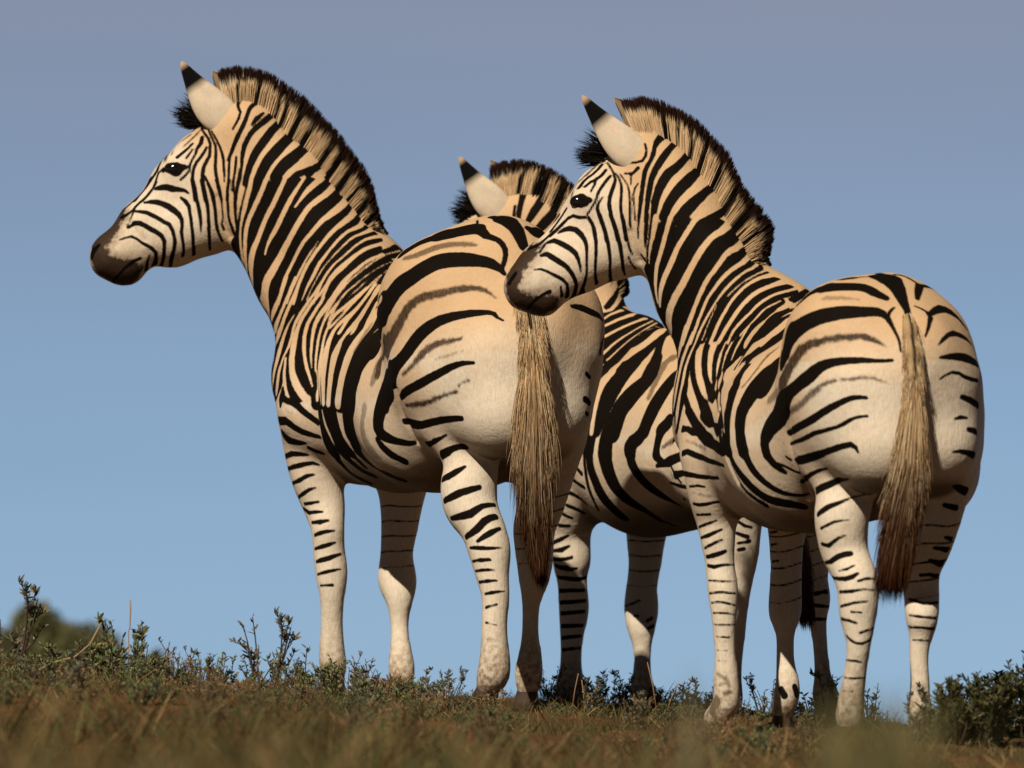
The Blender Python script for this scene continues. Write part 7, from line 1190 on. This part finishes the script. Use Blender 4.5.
def tail_mesh(tp, body, Z):
    P = tp[:, :3] / 1000.0; W = tp[:, 3] / 1000.0
    n = len(P)
    # dock: tapered tube down the upper half
    V = []; F = []; Cc = []
    m = 14; rows = 28
    for i in range(rows):
        s = i / (rows - 1) * (n - 1) * 0.62; a = int(s); f = s - a
        c = P[a] * (1 - f) + P[min(a + 1, n - 1)] * f
        w = 0.026 * (1 - 0.6 * i / rows) * (0.35 + 0.65 * min(1, i / 6)) * (0.92 + 0.10 * math.sin(i * 1.7))
        for k in range(m):
            an = 2 * math.pi * k / m
            V.append(c + np.array([math.cos(an) * w, math.sin(an) * w * 0.8, 0]))
            x = abs(math.cos(an) - 0.1)
            dk = 1.0 if x < 0.30 and math.sin(an) < 0 else 0.0
            band = 0.5 + 0.5 * math.sin(i * 1.9)
            Cc.append(np.array([0.60, 0.42, 0.23]) * (0.75 + 0.25 * band) * (1 - dk) + DARK * dk)
    for i in range(rows - 1):
        for k in range(m):
            F.append((i * m + k, i * m + (k + 1) % m, (i + 1) * m + (k + 1) % m, (i + 1) * m + k))
    F.append(tuple((rows - 1) * m + k for k in range(m)))
    me = mesh_from("tail", V, F, M_hair); set_col(me, 'tone', np.array(Cc))
    t = link_obj("tail", me, body)
    # brush of long hair growing off the dock
    nh = 7000
    u = 0.45 + rng.random(nh) ** 1.1 * (n - 2.8); u = np.clip(u, 0.45, n - 2.001)
    i = u.astype(int); f = (u - i)[:, None]
    c = P[i] * (1 - f) + P[i + 1] * f; w = (W[i] * (1 - f[:, 0]) + W[i + 1] * f[:, 0])
    a = rng.random(nh) * 2 * math.pi; rr = np.sqrt(rng.random(nh)) * 0.55
    root = c + np.c_[np.cos(a) * w * rr * 0.8, np.sin(a) * w * rr * 0.6, np.zeros(nh)]
    ln = np.where(u < 2.5, 0.5 + 0.9 * rng.random(nh), 1.3 + 1.9 * rng.random(nh))
    v = np.minimum(u + ln, n - 1.001 + 0.35 * rng.random(nh)); j = np.minimum(v.astype(int), n - 2); g = (v - j)[:, None]
    c2 = P[j] * (1 - g) + P[j + 1] * g; w2 = W[j] * (1 - g[:, 0]) + W[j + 1] * g[:, 0]
    r2 = np.minimum(rr / 0.55 * (0.55 + 0.6 * rng.random(nh)), 1.15)
    tip = c2 + np.c_[np.cos(a) * w2 * r2, np.sin(a) * w2 * r2 * 0.55, rng.normal(0, 0.01, nh)]
    mid_ = ((np.abs(np.cos(a)) * rr < 0.07) & (np.sin(a) < 0) & (u < 2.0))[:, None]
    frac = (v / (n - 1))[:, None]
    lo_ = sstep(Z.get('tdark', (0.56, 0.92))[0], Z.get('tdark', (0.56, 0.92))[1], frac + rng.normal(0, 0.08, (nh, 1)))
    vary = 0.75 + 0.5 * rng.random((nh, 1))
    base = np.where(rng.random((nh, 1)) < 0.35, np.array([0.90, 0.76, 0.52]), np.array([0.74, 0.53, 0.30])) * vary
    dk = np.array([0.12, 0.045, 0.020]) * vary
    c0 = base * (1 - 0.7 * lo_) + dk * 0.7 * lo_; c1 = base * (1 - lo_) + dk * lo_
    c0 = np.where(mid_, DARK * 2, c0); c1 = np.where(mid_, DARK * 2, c1)
    me = hair_mesh("tail_tuft", root, tip, 0.0009 + 0.0006 * rng.random(nh), c0, c1, c1 * 0.9,
                   bend=np.c_[np.cos(a) * w2 * 0.25, np.sin(a) * w2 * 0.2, np.zeros(nh)] * rng.random((nh, 1)), mat=M_hair, segs=5)
    link_obj("tail_tuft", me, t)

def hoof_mesh(pz, body, Z):
    p = np.array(pz[0]) / 1000.0; r = pz[1] / 1000.0; zb = pz[2] / 1000.0; d = np.array(pz[3]) / 1000.0
    h = np.array(Z['h'])
    fw = d.copy(); fw[2] = 0
    fw = fw + h * 0.035
    fw = h * (fw @ h) * 0 + h
    lean = d / (abs(d[2]) + 1e-6)
    H = max(p[2] - zb, 0.03)
    V = []; F = []; Cc = []; m = 20
    prof = [(0.012, 0.92, 0.0), (-0.10, 1.02, 0.05), (-0.30, 1.12, 0.16), (-0.6, 1.26, 0.34), (-1.0, 1.42, 0.55)]
    for s, k, f in prof:
        c = p + np.array([0, 0, H * s if s < 0 else s]) + h * (r * f) + np.array([lean[0], lean[1], 0]) * (-H * s if s < 0 else 0) * 0.5
        if s == -1.0: c[2] = zb - 0.012
        for q in range(m):
            a = 2 * math.pi * q / m
            l = np.array(Z['l'])
            V.append(c + h * math.cos(a) * r * k * 1.12 + l * math.sin(a) * r * k)
            Cc.append(np.array([0.075, 0.05, 0.035]) * (0.8 + 0.4 * (0.5 + 0.5 * math.sin(s * 20))) )
    for i in range(len(prof) - 1):
        for q in range(m):
            F.append((i * m + q, (i + 1) * m + q, (i + 1) * m + (q + 1) % m, i * m + (q + 1) % m))
    F.append(tuple(range(m))); F.append(tuple((len(prof) - 1) * m + q for q in range(m))[::-1])
    me = mesh_from("hoof", V, F, M_hoof); set_col(me, 'tone', np.array(Cc))
    link_obj("hoof", me, body)

# ------------------------------------------------------------------ terrain
HOOF = []
for kz in ZD:
    o = np.array(ZD[kz]['o'])
    for hp in ZD[kz]['hoof']:
        HOOF.append((o[0] + hp[0][0] / 1000, o[1] + hp[0][1] / 1000, o[2] + hp[2] / 1000))
HOOF = np.array(HOOF)
_A = np.c_[np.ones(len(HOOF)), HOOF[:, 0], HOOF[:, 1]]
PLANE = np.linalg.lstsq(_A, HOOF[:, 2], rcond=None)[0]
_res = HOOF[:, 2] - _A @ PLANE

def ground_z(x, y):
    x = np.asarray(x, float); y = np.asarray(y, float)
    a, b, c = PLANE
    xc = 2.2 * np.tanh(x / 2.2)
    yc = np.clip(y, -2.2, 1.0)
    z = a + b * xc + c * yc
    w = np.exp(-(((x[..., None] - HOOF[:, 0]) ** 2 + (y[..., None] - HOOF[:, 1]) ** 2)) / 0.09)
    z = z + (w * _res).sum(-1) / (w.sum(-1) + 0.35)
    near = np.exp(-(np.maximum(0, np.abs(y + 4) - 6) / 4) ** 2) * np.exp(-(np.maximum(0, np.abs(x) - 4) / 4) ** 2)
    z = z + near * (0.018 * np.sin(x * 3.1 + 0.7 * y) + 0.014 * np.sin(y * 4.3 - x * 1.7) + 0.008 * np.sin(x * 9 + y * 6))
    # beyond the crest the hill drops away; towards the camera it sinks gently
    t = np.maximum(0, y - 1.0)
    z = z - 0.10 * t ** 2 / (t + 1.2) * np.where(t < 60, 1, 1) * 0.6
    z = z - 0.19 * sstep(-1.9, -6.5, y) - 0.04 * sstep(-6, -13, y)
    s = np.maximum(0, -15 - y)
    z = z - 0.09 * s
    return z

def build_ground():
    def axis(core_lo, core_hi, step, far):
        c = np.arange(core_lo, core_hi + 1e-6, step)
        g = []; d = step; v = core_hi
        while v < far:
            d *= 1.25; v += d; g.append(v)
        g2 = []; d = step; v = core_lo
        while v > -far:
            d *= 1.25; v -= d; g2.append(v)
        return np.array(g2[::-1] + list(c) + g)
    xs = axis(-2.6, 2.6, 0.035, 4000); ys = axis(-5, 2.5, 0.035, 4000)
    X, Y = np.meshgrid(xs, ys, indexing='ij')
    Zv = ground_z(X, Y)
    fl = ((X > -3) & (X < 3) & (Y > -6) & (Y < 3))
    cl = np.array([mnoise.noise(Vector((x * 7, y * 7, 0))) * 0.012 + mnoise.noise(Vector((x * 19, y * 19, 3))) * 0.006 for x, y in zip(X[fl], Y[fl])])
    Zv[fl] += cl
    V = np.stack([X, Y, Zv], -1).reshape(-1, 3)
    nx, ny = X.shape
    i = np.arange(nx - 1)[:, None] * ny + np.arange(ny - 1)[None, :]
    F = np.stack([i, i + ny, i + ny + 1, i + 1], -1).reshape(-1, 4)
    m, n, b = node_mat("hill_soil")
    L = n.links.new; N = n.nodes.new
    t = N("ShaderNodeTexCoord")
    def noise(s, d=5):
        z = N("ShaderNodeTexNoise"); z.inputs['Scale'].default_value = s; z.inputs['Detail'].default_value = d; z.inputs['Roughness'].default_value = 0.65
        L(t.outputs['Object'], z.inputs['Vector']); return z.outputs['Fac']
    r1 = N("ShaderNodeValToRGB")
    r1.color_ramp.elements[0].position = 0.30; r1.color_ramp.elements[0].color = (0.05, 0.036, 0.018, 1)
    r1.color_ramp.elements[1].position = 0.72; r1.color_ramp.elements[1].color = (0.22, 0.11, 0.048, 1)
    e = r1.color_ramp.elements.new(0.52); e.color = (0.14, 0.082, 0.038, 1)
    L(noise(2.2), r1.inputs[0])
    k = N("ShaderNodeMixRGB"); k.blend_type = 'MULTIPLY'; k.inputs[0].default_value = 0.75
    r2 = N("ShaderNodeValToRGB"); r2.color_ramp.elements[0].position = 0.3; r2.color_ramp.elements[1].position = 0.75
    r2.color_ramp.elements[0].color = (0.35, 0.3, 0.25, 1); r2.color_ramp.elements[1].color = (1.2, 1.1, 0.95, 1)
    L(noise(45, 6), r2.inputs[0])
    L(r1.outputs[0], k.inputs[1]); L(r2.outputs[0], k.inputs[2])
    L(k.outputs[0], b.inputs['Base Color'])
    b.inputs['Roughness'].default_value = 0.95; b.inputs['Specular IOR Level'].default_value = 0.1
    bp = N("ShaderNodeBump"); bp.inputs['Strength'].default_value = 0.8; bp.inputs['Distance'].default_value = 0.02
    L(noise(60, 6), bp.inputs['Height']); L(bp.outputs[0], b.inputs['Normal'])
    o = link_obj("ground", mesh_from("ground", V, F, m))
    o['kind'] = "structure"
    return o

build_ground()

# ------------------------------------------------------------------ plants
M_grass = colour_mat("dry_grass", 0.75, 0.1, 40, 0.3, trans=0.25)
M_leaf = colour_mat("shrub_leaf", 0.6, 0.2, 60, 0.3, trans=0.2)

def blade_mesh(name, roots, tips, wid, c_root, c_tip, sag):
    """flat bent grass blades: three cross bars and a tip"""
    n = len(roots)
    ax = tips - roots
    sd_ = np.cross(ax, rng.normal(0, 1, (n, 3))); sd_ /= np.linalg.norm(sd_, axis=1, keepdims=True) + 1e-9
    rows = []; cols = []
    for t in (0.0, 0.4, 0.75):
        c = roots + ax * t + sag * (t * t)
        w = wid[:, None] * (1 - 0.7 * t) * 0.5
        rows += [c - sd_ * w, c + sd_ * w]
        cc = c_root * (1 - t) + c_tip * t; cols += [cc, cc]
    rows.append(roots + ax + sag); cols.append(c_tip)
    V = np.stack(rows, 1).reshape(-1, 3); Cc = np.stack(cols, 1).reshape(-1, 3)
    F4 = np.array([(0, 1, 3), (0, 3, 2), (2, 3, 5), (2, 5, 4), (4, 5, 6)])
    F = (F4[None] + (np.arange(n) * 7)[:, None, None]).reshape(-1, 3)
    me = mesh_from(name, V, F, M_grass); set_col(me, 'tone', Cc)
    return me

def patch(x, y, f, s):
    return np.array([mnoise.noise(Vector((a * f + s, b * f, s))) for a, b in zip(x, y)])

def scatter_grass(name, n, xr, yr, hmin, hmax, greenp, wid, dens=None):
    x = rng.uniform(*xr, n * 2); y = rng.uniform(*yr, n * 2)
    p = patch(x, y, 1.6, 4.0) + 0.5 * patch(x, y, 5.0, 9.0)
    keep = rng.random(n * 2) < np.clip(0.45 + 0.9 * p, 0.05, 1)
    x, y, p = x[keep], y[keep], p[keep]; n = len(x)
    z = ground_z(x, y) - 0.01
    hd = np.sqrt(((x[:, None] - HOOF[None, :, 0]) ** 2 + (y[:, None] + 0.08 - HOOF[None, :, 1]) ** 2).min(1))
    hgt = (0.35 + 0.65 * sstep(0.10, 0.28, hd)) * (hmin + (hmax - hmin) * rng.random(n) ** 2) * np.clip(0.75 + 0.7 * p, 0.3, 1.4)
    an = rng.random(n) * 6.283; lean = hgt * (0.15 + 0.75 * rng.random(n))
    r = np.c_[x, y, z]
    t = r + np.c_[np.cos(an) * lean, np.sin(an) * lean, hgt]
    sag = np.c_[np.cos(an) * lean * 0.3, np.sin(an) * lean * 0.3, -hgt * 0.25 * rng.random(n)]
    g = (rng.random(n) < np.clip(greenp + 0.35 * patch(x, y, 1.1, 20.0), 0, 1))[:, None]
    v = 0.45 + 0.8 * rng.random((n, 1)); pv = np.clip(1.0 + 0.9 * patch(x, y, 2.2, 31.0), 0.4, 1.7)[:, None]
    dry = np.array([0.30, 0.20, 0.09]) * v * pv; red = np.array([0.16, 0.075, 0.033]) * v * pv
    mixr = rng.random((n, 1)) < 0.35
    dry = np.where(mixr, red, dry)
    gr = np.array([0.125, 0.125, 0.05]) * v
    c = np.where(g, gr, dry)
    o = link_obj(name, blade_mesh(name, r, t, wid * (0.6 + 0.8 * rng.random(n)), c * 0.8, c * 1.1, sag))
    o['kind'] = "stuff"
    return o
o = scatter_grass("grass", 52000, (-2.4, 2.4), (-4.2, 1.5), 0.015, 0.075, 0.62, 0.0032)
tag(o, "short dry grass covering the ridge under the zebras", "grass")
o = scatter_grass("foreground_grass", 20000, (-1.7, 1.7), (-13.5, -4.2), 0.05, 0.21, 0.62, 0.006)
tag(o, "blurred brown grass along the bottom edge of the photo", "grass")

def shrub_mesh(name, nst, h, spread, leaf_len, greens, seed, dens=1.0, woody=(0.10, 0.07, 0.05)):
    rg = np.random.default_rng(seed)
    LV, LF, LC = [], [], []
    SV, SF, SC = [], [], []
    def stem(p0, p1, w0, w1, bend):
        k = 5; base = len(SV)
        ax = p1 - p0
        e1 = np.cross(ax, [0.3, 0.9, 0.2]); e1 = e1 / np.linalg.norm(e1); e2 = np.cross(ax, e1); e2 = e2 / np.linalg.norm(e2)
        pts = []
        for i in range(k + 1):
            t = i / k; c = p0 + ax * t + bend * (t * (1 - t)) * 2; w = w0 + (w1 - w0) * t; pts.append(c)
            for q in range(4):
                a = q * math.pi / 2
                SV.append(c + e1 * math.cos(a) * w + e2 * math.sin(a) * w); SC.append(np.array(woody) * (0.7 + 0.6 * rg.random()))
        for i in range(k):
            for q in range(4):
                SF.append((base + i * 4 + q, base + i * 4 + (q + 1) % 4, base + (i + 1) * 4 + (q + 1) % 4, base + (i + 1) * 4 + q))
        return pts
    def leaf(p, d, ln):
        b = len(LV)
        d = d / np.linalg.norm(d); s = np.cross(d, rg.normal(0, 1, 3)); s /= np.linalg.norm(s); up = np.cross(s, d)
        w = ln * (0.11 + 0.07 * rg.random())
        for q in (p, p + d * ln * .35 + s * w + up * ln * .05, p + d * ln * .35 - s * w + up * ln * .05, p + d * ln * .75 + s * w * .7, p + d * ln * .75 - s * w * .7, p + d * ln - up * ln * .08):
            LV.append(q)
        c = np.array(greens[rg.integers(len(greens))]) * (0.6 + 0.8 * rg.random())
        for _ in range(6): LC.append(c)
        LF.extend([(b, b + 1, b + 2), (b + 1, b + 3, b + 4), (b + 1, b + 4, b + 2), (b + 3, b + 5, b + 4)])
    for i in range(nst):
        a = rg.random() * 6.283; rr = spread * math.sqrt(rg.random())
        hh = h * (0.5 + 0.5 * rg.random())
        p0 = np.array([math.cos(a) * rr * .35, math.sin(a) * rr * .35, -0.02])
        p1 = np.array([math.cos(a) * rr, math.sin(a) * rr, hh])
        pts = stem(p0, p1, 0.0030, 0.0012, rg.normal(0, .02, 3))
        nb = int(1 + rg.random() * 3)
        paths = [pts]
        for _ in range(nb):
            j = 1 + rg.integers(4); q0 = pts[j]
            dd = np.array([rg.normal(0, .5), rg.normal(0, .5), .8]); dd = dd / np.linalg.norm(dd)
            paths.append(stem(q0, q0 + dd * hh * (.2 + .3 * rg.random()), .0018, .0009, rg.normal(0, .01, 3)))
        for pa in paths:
            nl = int(dens * (7 + 12 * rg.random()))
            for _ in range(nl):
                t = rg.random() ** .6 * (len(pa) - 1.001); j = int(t); q = pa[j] + (pa[j + 1] - pa[j]) * (t - j)
                leaf(q, np.array([rg.normal(0, 1), rg.normal(0, 1), .6 + .6 * rg.random()]), leaf_len * (.6 + .8 * rg.random()))
    ms = mesh_from(name + "_stems", SV, SF, M_leaf); set_col(ms, 'tone', np.array(SC))
    ml = mesh_from(name + "_leaves", LV, LF, M_leaf, smooth=False); set_col(ml, 'tone', np.array(LC))
    return ms, ml

GREENS = [(0.14, 0.185, 0.075), (0.10, 0.145, 0.07), (0.19, 0.20, 0.08), (0.13, 0.15, 0.08), (0.22, 0.18, 0.08)]
GREY = [(0.16, 0.175, 0.115), (0.10, 0.13, 0.09), (0.20, 0.19, 0.125), (0.23, 0.155, 0.09)]
VAR = [shrub_mesh("shrub", 8, 0.16, 0.08, 0.018, GREENS, 1, 1.5),
       shrub_mesh("shrub", 11, 0.13, 0.11, 0.016, GREENS, 2, 1.5),
       shrub_mesh("shrub", 8, 0.19, 0.09, 0.015, GREY, 3, 1.2),
       shrub_mesh("shrub", 14, 0.09, 0.13, 0.015, GREENS, 4, 1.5),
       shrub_mesh("shrub", 6, 0.17, 0.07, 0.019, GREY, 5, 1.3)]
VAR.append(shrub_mesh("shrub", 16, 0.10, 0.09, 0.016, [(0.28, 0.18, 0.085), (0.20, 0.12, 0.055), (0.33, 0.23, 0.12)], 6, 1.0, woody=(0.24, 0.16, 0.09)))
VAR.append(shrub_mesh("shrub", 12, 0.13, 0.07, 0.012, [(0.24, 0.15, 0.075), (0.14, 0.10, 0.05), (0.12, 0.11, 0.06)], 8, 0.8, woody=(0.18, 0.12, 0.075)))

def px2x(px, y):                     # metres across at depth y for a bearing seen from the road
    return (px - 512) / 7524.0 * (22.0 + y)

def place_shrub(x, y, var, scale, rz, label, sink=0.0, group="small leafy shrubs on the ridge"):
    ms, ml = VAR[var]
    root = bpy.data.objects.new("shrub", None); C.objects.link(root)
    root.empty_display_size = 0.1
    root.location = (x, y, float(ground_z(np.array([x]), np.array([y]))[0]) - sink)
    root.rotation_euler = (0, 0, rz); root.scale = (scale, scale, scale)
    link_obj("stems", ms, root); link_obj("foliage", ml, root)
    tag(root, label, "shrub", group)
    return root

LBL = "small dark green leafy shrub poking out of the dry grass on the ridge"
spots = []
rs = random.Random(5)
# denser thicket on the left, looser line along the crest, low clumps between the hooves
for px, Y, var, sc in [(4, .3, 2, 1.35), (95, .2, 1, 1.0), (112, .1, 0, 1.1), (122, -.2, 3, 1.1), (160, .2, 4, .75), (195, .3, 2, .9), (208, .1, 0, .85), (235, .2, 1, .9),
                       (262, .1, 2, 1.15), (280, -.1, 2, 1.1), (292, .2, 0, 1.1), (305, 0, 1, 1.2), (318, .0, 2, 1.0), (330, -.3, 3, 1.1), (375, .6, 4, .75), (352, .3, 3, .8),
                       (420, .2, 1, .9), (432, .0, 0, 1.0), (448, .1, 2, .85), (462, -.2, 1, .9), (475, -.75, 3, .9), (490, -.75, 3, .8), (410, .0, 3, .9),
                       (545, .5, 2, .85), (553, .3, 1, .9), (590, .6, 4, .7), (605, .4, 1, .75), (618, .6, 0, .6), (660, .5, 3, .7), (684, .2, 1, .9), (700, .1, 0, .75),
                       (690, -.2, 3, .8), (745, -.3, 2, .8), (755, -.5, 1, .85), (768, .1, 2, .95), (800, -.9, 3, .9), (815, -.6, 1, .9), (832, .1, 0, .95), (870, -.6, 2, .8),
                       (885, -1.0, 3, .9), (20, .0, 3, 1.1), (40, -.2, 3, 1.1), (60, .1, 3, 1.0), (140, -.3, 3, 1.2), (180, -.4, 1, 1.0), (215, -.3, 3, 1.2), (250, -.4, 1, 1.0), (275, -.6, 3, 1.1),
                       (350, -.8, 1, .8), (390, -.6, 3, .9), (430, -.9, 3, .9), (110, -.7, 1, 1.0), (60, -.9, 3, 1.1), (305, -.9, 3, .9), (560, -.3, 3, .6), (600, -.6, 3, .5)]:
    spots.append((px2x(px, Y), Y, var, sc))
for x, y, var, sc in spots:
    place_shrub(x, y, var, sc * rs.choice([.5, .6, .75, 1.0, 1.15]), rs.uniform(0, 6.28), LBL)

DRY = "dry brown tuft with tan twigs growing among the green shrubs"
for q in range(92):
    Y = rs.uniform(-4.2, -0.3); px = rs.uniform(-10, 520) if q < 72 else rs.uniform(560, 1030)
    if any((px2x(px, Y) - hx) ** 2 + (Y - hy) ** 2 < 0.05 for hx, hy, _ in HOOF): continue
    dry_ = rs.random() < 0.45
    place_shrub(px2x(px, Y), Y, rs.choice([5, 6]) if dry_ else rs.choice([1, 3, 3, 4]), rs.uniform(.35, .75), rs.uniform(0, 6.28), DRY if dry_ else LBL,
                group="dry tufts on the ridge" if dry_ else "small leafy shrubs on the ridge")
for q in range(9):
    Y = rs.uniform(-0.4, .3); px = rs.uniform(0, 480)
    place_shrub(px2x(px, Y), Y, rs.choice([5, 6]), rs.uniform(.55, 1.1), rs.uniform(0, 6.28), DRY, group="dry tufts on the ridge")

# rounder bush at the right edge, and the soft bush behind the crest on the left
def bush(name, label, x, y, w, hgt, seed, n, greens, leaf_len, sink=0.0):
    rg = np.random.default_rng(seed)
    ms, ml = shrub_mesh(name, n, hgt, w, leaf_len, greens, seed, 2.4)
    root = bpy.data.objects.new(name, None); C.objects.link(root)
    root.location = (x, y, float(ground_z(np.array([x]), np.array([y]))[0]) - sink)
    link_obj("stems", ms, root); link_obj("foliage", ml, root)
    tag(root, label, "bush")
    return root
BG = [(0.05, 0.062, 0.02), (0.075, 0.08, 0.025), (0.035, 0.045, 0.018), (0.10, 0.09, 0.03)]
bush("bush", "round dark olive bush at the right edge of the photo", px2x(978, -2.2), -2.2, 0.16, 0.185, 21, 50, BG, 0.020)
bush("bush", "second olive bush cut off by the right edge, behind the round one", px2x(1022, -1.6), -1.6, 0.12, 0.20, 22, 36, BG, 0.020)
bush("bush", "low olive bush beside the hind hoof of the right-hand zebra", px2x(950, -2.5), -2.5, 0.08, 0.12, 23, 22, BG, 0.018)
def far_bush(label, px, y, top_px, half_px, base_px, greens, n, seed):
    """a bush down the far slope of which only the crown shows over the crest"""
    rg = np.random.default_rng(seed)
    d = 22.0 + y
    top = (765 - top_px) / 7524.0 * d - 0.22; half = half_px / 7524.0 * d
    x = px2x(px, y); g0 = float(ground_z(np.array([x]), np.array([y]))[0])
    V, F, Cc = [], [], []
    zc = (765 - base_px) / 7524.0 * d - 0.22
    hh = top - zc
    lobes = [(0, 0, zc - 0.1, half, hh * .7), (-half * .12, 0, zc + hh * .3, half * .34, hh * .72), (half * .48, 0, zc, half * .55, hh * .62), (-half * .55, .1, zc - .02, half * .45, hh * .6), (half * .15, 0, zc + hh * .1, half * .4, hh * .6)]
    for q in range(n):
        lb = lobes[rg.integers(len(lobes))]
        u = rg.normal(0, 1, 3); u /= np.linalg.norm(u); r = rg.random() ** .4
        c = np.array([lb[0] + u[0] * r * lb[3], lb[1] + u[1] * r * lb[3], lb[2] - g0 + u[2] * r * lb[4]])
        a = rg.normal(0, 1, 3); a /= np.linalg.norm(a); s = np.cross(a, rg.normal(0, 1, 3)); s /= np.linalg.norm(s)
        L_ = 0.05 * (.6 + .8 * rg.random()); b = len(V)
        V += [c, c + a * L_ * .5 + s * L_ * .25, c + a * L_, c + a * L_ * .5 - s * L_ * .25]; F.append((b, b + 1, b + 2, b + 3))
        col = np.array(greens[rg.integers(len(greens))]) * (.6 + .8 * rg.random()); Cc += [col] * 4
    root = bpy.data.objects.new("bush", None); C.objects.link(root); root.location = (x, y, g0)
    me = mesh_from("foliage", V, F, M_leaf, smooth=False); set_col(me, 'tone', np.array(Cc)); link_obj("foliage", me, root)
    SV, SF, SC = [], [], []
    for q in range(9):
        e = np.array([rg.normal(0, half * .5), rg.normal(0, half * .4), top - g0 - .15]); b = len(SV)
        for t in (0, .5, 1):
            for w in range(4):
                an = w * math.pi / 2; SV.append(e * t + np.array([math.cos(an), math.sin(an), 0]) * .015 * (1 - .7 * t)); SC.append(np.array([.1, .07, .05]))
        for t in (0, 1):
            for w in range(4): SF.append((b + t * 4 + w, b + t * 4 + (w + 1) % 4, b + t * 4 + 4 + (w + 1) % 4, b + t * 4 + 4 + w))
    ms = mesh_from("stems", SV, SF, M_leaf); set_col(ms, 'tone', np.array(SC)); link_obj("stems", ms, root)
    tag(root, label, "bush")
OL = [(0.13, 0.14, 0.055), (0.09, 0.10, 0.045), (0.17, 0.16, 0.065)]
far_bush("soft out of focus olive bush behind the grass at the left edge", 46, 26.0, 604, 76, 658, OL, 15000, 24)
far_bush("small blurred green bush far behind the shrubs left of the zebras", 157, 26.0, 648, 10, 672, [(0.08, 0.10, 0.06)], 700, 25)

# out of focus wisps of tall grass close to the camera
def wisp(label, px, y, top_px, n, seed, cols, spread_px):
    rg = np.random.default_rng(seed); d = 22.0 + y
    x = px2x(px, y); g0 = float(ground_z(np.array([x]), np.array([y]))[0])
    hh = (765 - top_px) / 7524.0 * d - 0.22 - g0; sp = spread_px / 7524.0 * d
    r = np.c_[rg.normal(0, sp * .6, n), rg.normal(0, .05, n), np.full(n, -.02)]
    hts = hh * (.45 + .55 * rg.random(n))
    t = r + np.c_[rg.normal(0, sp, n), rg.normal(0, .06, n), hts]
    c = np.array(cols)[rg.integers(len(cols), size=n)] * (.7 + .6 * rg.random((n, 1)))
    sv = np.c_[rg.normal(0, sp * .5, n), np.zeros(n), -hts * .08]
    o = link_obj("grass_tuft", blade_mesh("grass_tuft", r, t, np.full(n, .0055), c, c, sv), None, (x, y, g0))
    tag(o, label, "grass tuft")
wisp("tall soft blurred green grass tuft between the right-hand zebra's hind legs", 872, -13.0, 632, 400, 31, [(.16, .16, .07), (.22, .18, .08)], 38)
wisp("thin blurred grass tuft right of the middle zebra's front legs", 690, -13.0, 605, 40, 32, [(.2, .18, .1)], 16)
wisp("low blurred tan grass tuft at the bottom right of the photo", 960, -13.2, 732, 600, 33, [(.25, .2, .1), (.15, .15, .06)], 60)
wisp("low blurred brown grass tuft at the bottom left of the photo", 100, -13.2, 726, 700, 34, [(.27, .18, .09), (.15, .13, .06)], 80)

# dry stalk standing alone and a fallen dead branch
def twig(name, label, pts, w0, w1, col, cat):
    V, F, Cc = [], [], []
    k = 6
    for i, p in enumerate(pts):
        w = w0 + (w1 - w0) * i / (len(pts) - 1)
        for q in range(k):
            a = q * 2 * math.pi / k
            V.append((p[0] + math.cos(a) * w, p[1] + math.sin(a) * w, p[2] + 0.3 * w * math.sin(a))); Cc.append(np.array(col) * rs.uniform(.7, 1.2))
    for i in range(len(pts) - 1):
        for q in range(k):
            F.append((i * k + q, i * k + (q + 1) % k, (i + 1) * k + (q + 1) % k, (i + 1) * k + q))
    F.append(tuple(range(k))[::-1]); F.append(tuple((len(pts) - 1) * k + q for q in range(k)))
    me = mesh_from(name, V, F, M_leaf); set_col(me, 'tone', np.array(Cc))
    return tag(link_obj(name, me), label, cat)
x = px2x(128, .3); g0 = float(ground_z(np.array([x]), np.array([.3]))[0])
twig("grass_stalk", "single tall pink tan grass stalk above the shrubs on the left", [(x, .3, g0), (x + .003, .3, g0 + .10), (x + .002, .3, g0 + .17), (x + .006, .3, g0 + .18), (x + .008, .3, g0 + .235), (x + .007, .3, g0 + .26)], .0011, .0024, (0.42, 0.24, 0.15), "grass stalk")
x = px2x(30, -.6); g0 = float(ground_z(np.array([x]), np.array([-.6]))[0])
twig("dead_branch", "pale dead branch slanting up through the grass at the left edge", [(x, -.6, g0 + .02), (x + .06, -.58, g0 + .055), (x + .13, -.56, g0 + .075), (x + .17, -.55, g0 + .11), (x + .20, -.54, g0 + .17)], .006, .003, (0.34, 0.22, 0.12), "branch")
x = px2x(655, .2)
for dx, hh, tt in ((0.0, .16, -.03), (.02, .10, .04), (-.25, .12, .02), (-.21, .10, -.01)):
    g0 = float(ground_z(np.array([x + dx]), np.array([-.2]))[0])
    lab = {0.0: "thin grey stalk leaning beside the middle zebra's front hoof", .02: "short tan stalk leaning away from the grey stalk by the hoof",
           -.25: "straw stalk in front of the middle zebra's shaded front hoof", -.21: "shorter straw stalk right of the one before the shaded hoof"}[dx]
    twig("grass_stalk", lab, [(x + dx, -.2, g0), (x + dx + tt * .5, -.2, g0 + hh * .6), (x + dx + tt, -.2, g0 + hh)], .0022, .0012, (0.36, 0.22, 0.11), "grass stalk")

# ------------------------------------------------------------------ the zebras
ZD[2]['borrow'] = 3
make_zebra(ZD[1], "leftmost zebra facing left, its dark muzzle clear against the blue sky")
make_zebra(ZD[2], "zebra standing between and behind the other two, its face hidden by a rump")
make_zebra(ZD[3], "right-hand zebra resting its muzzle in front of another zebra's rump")
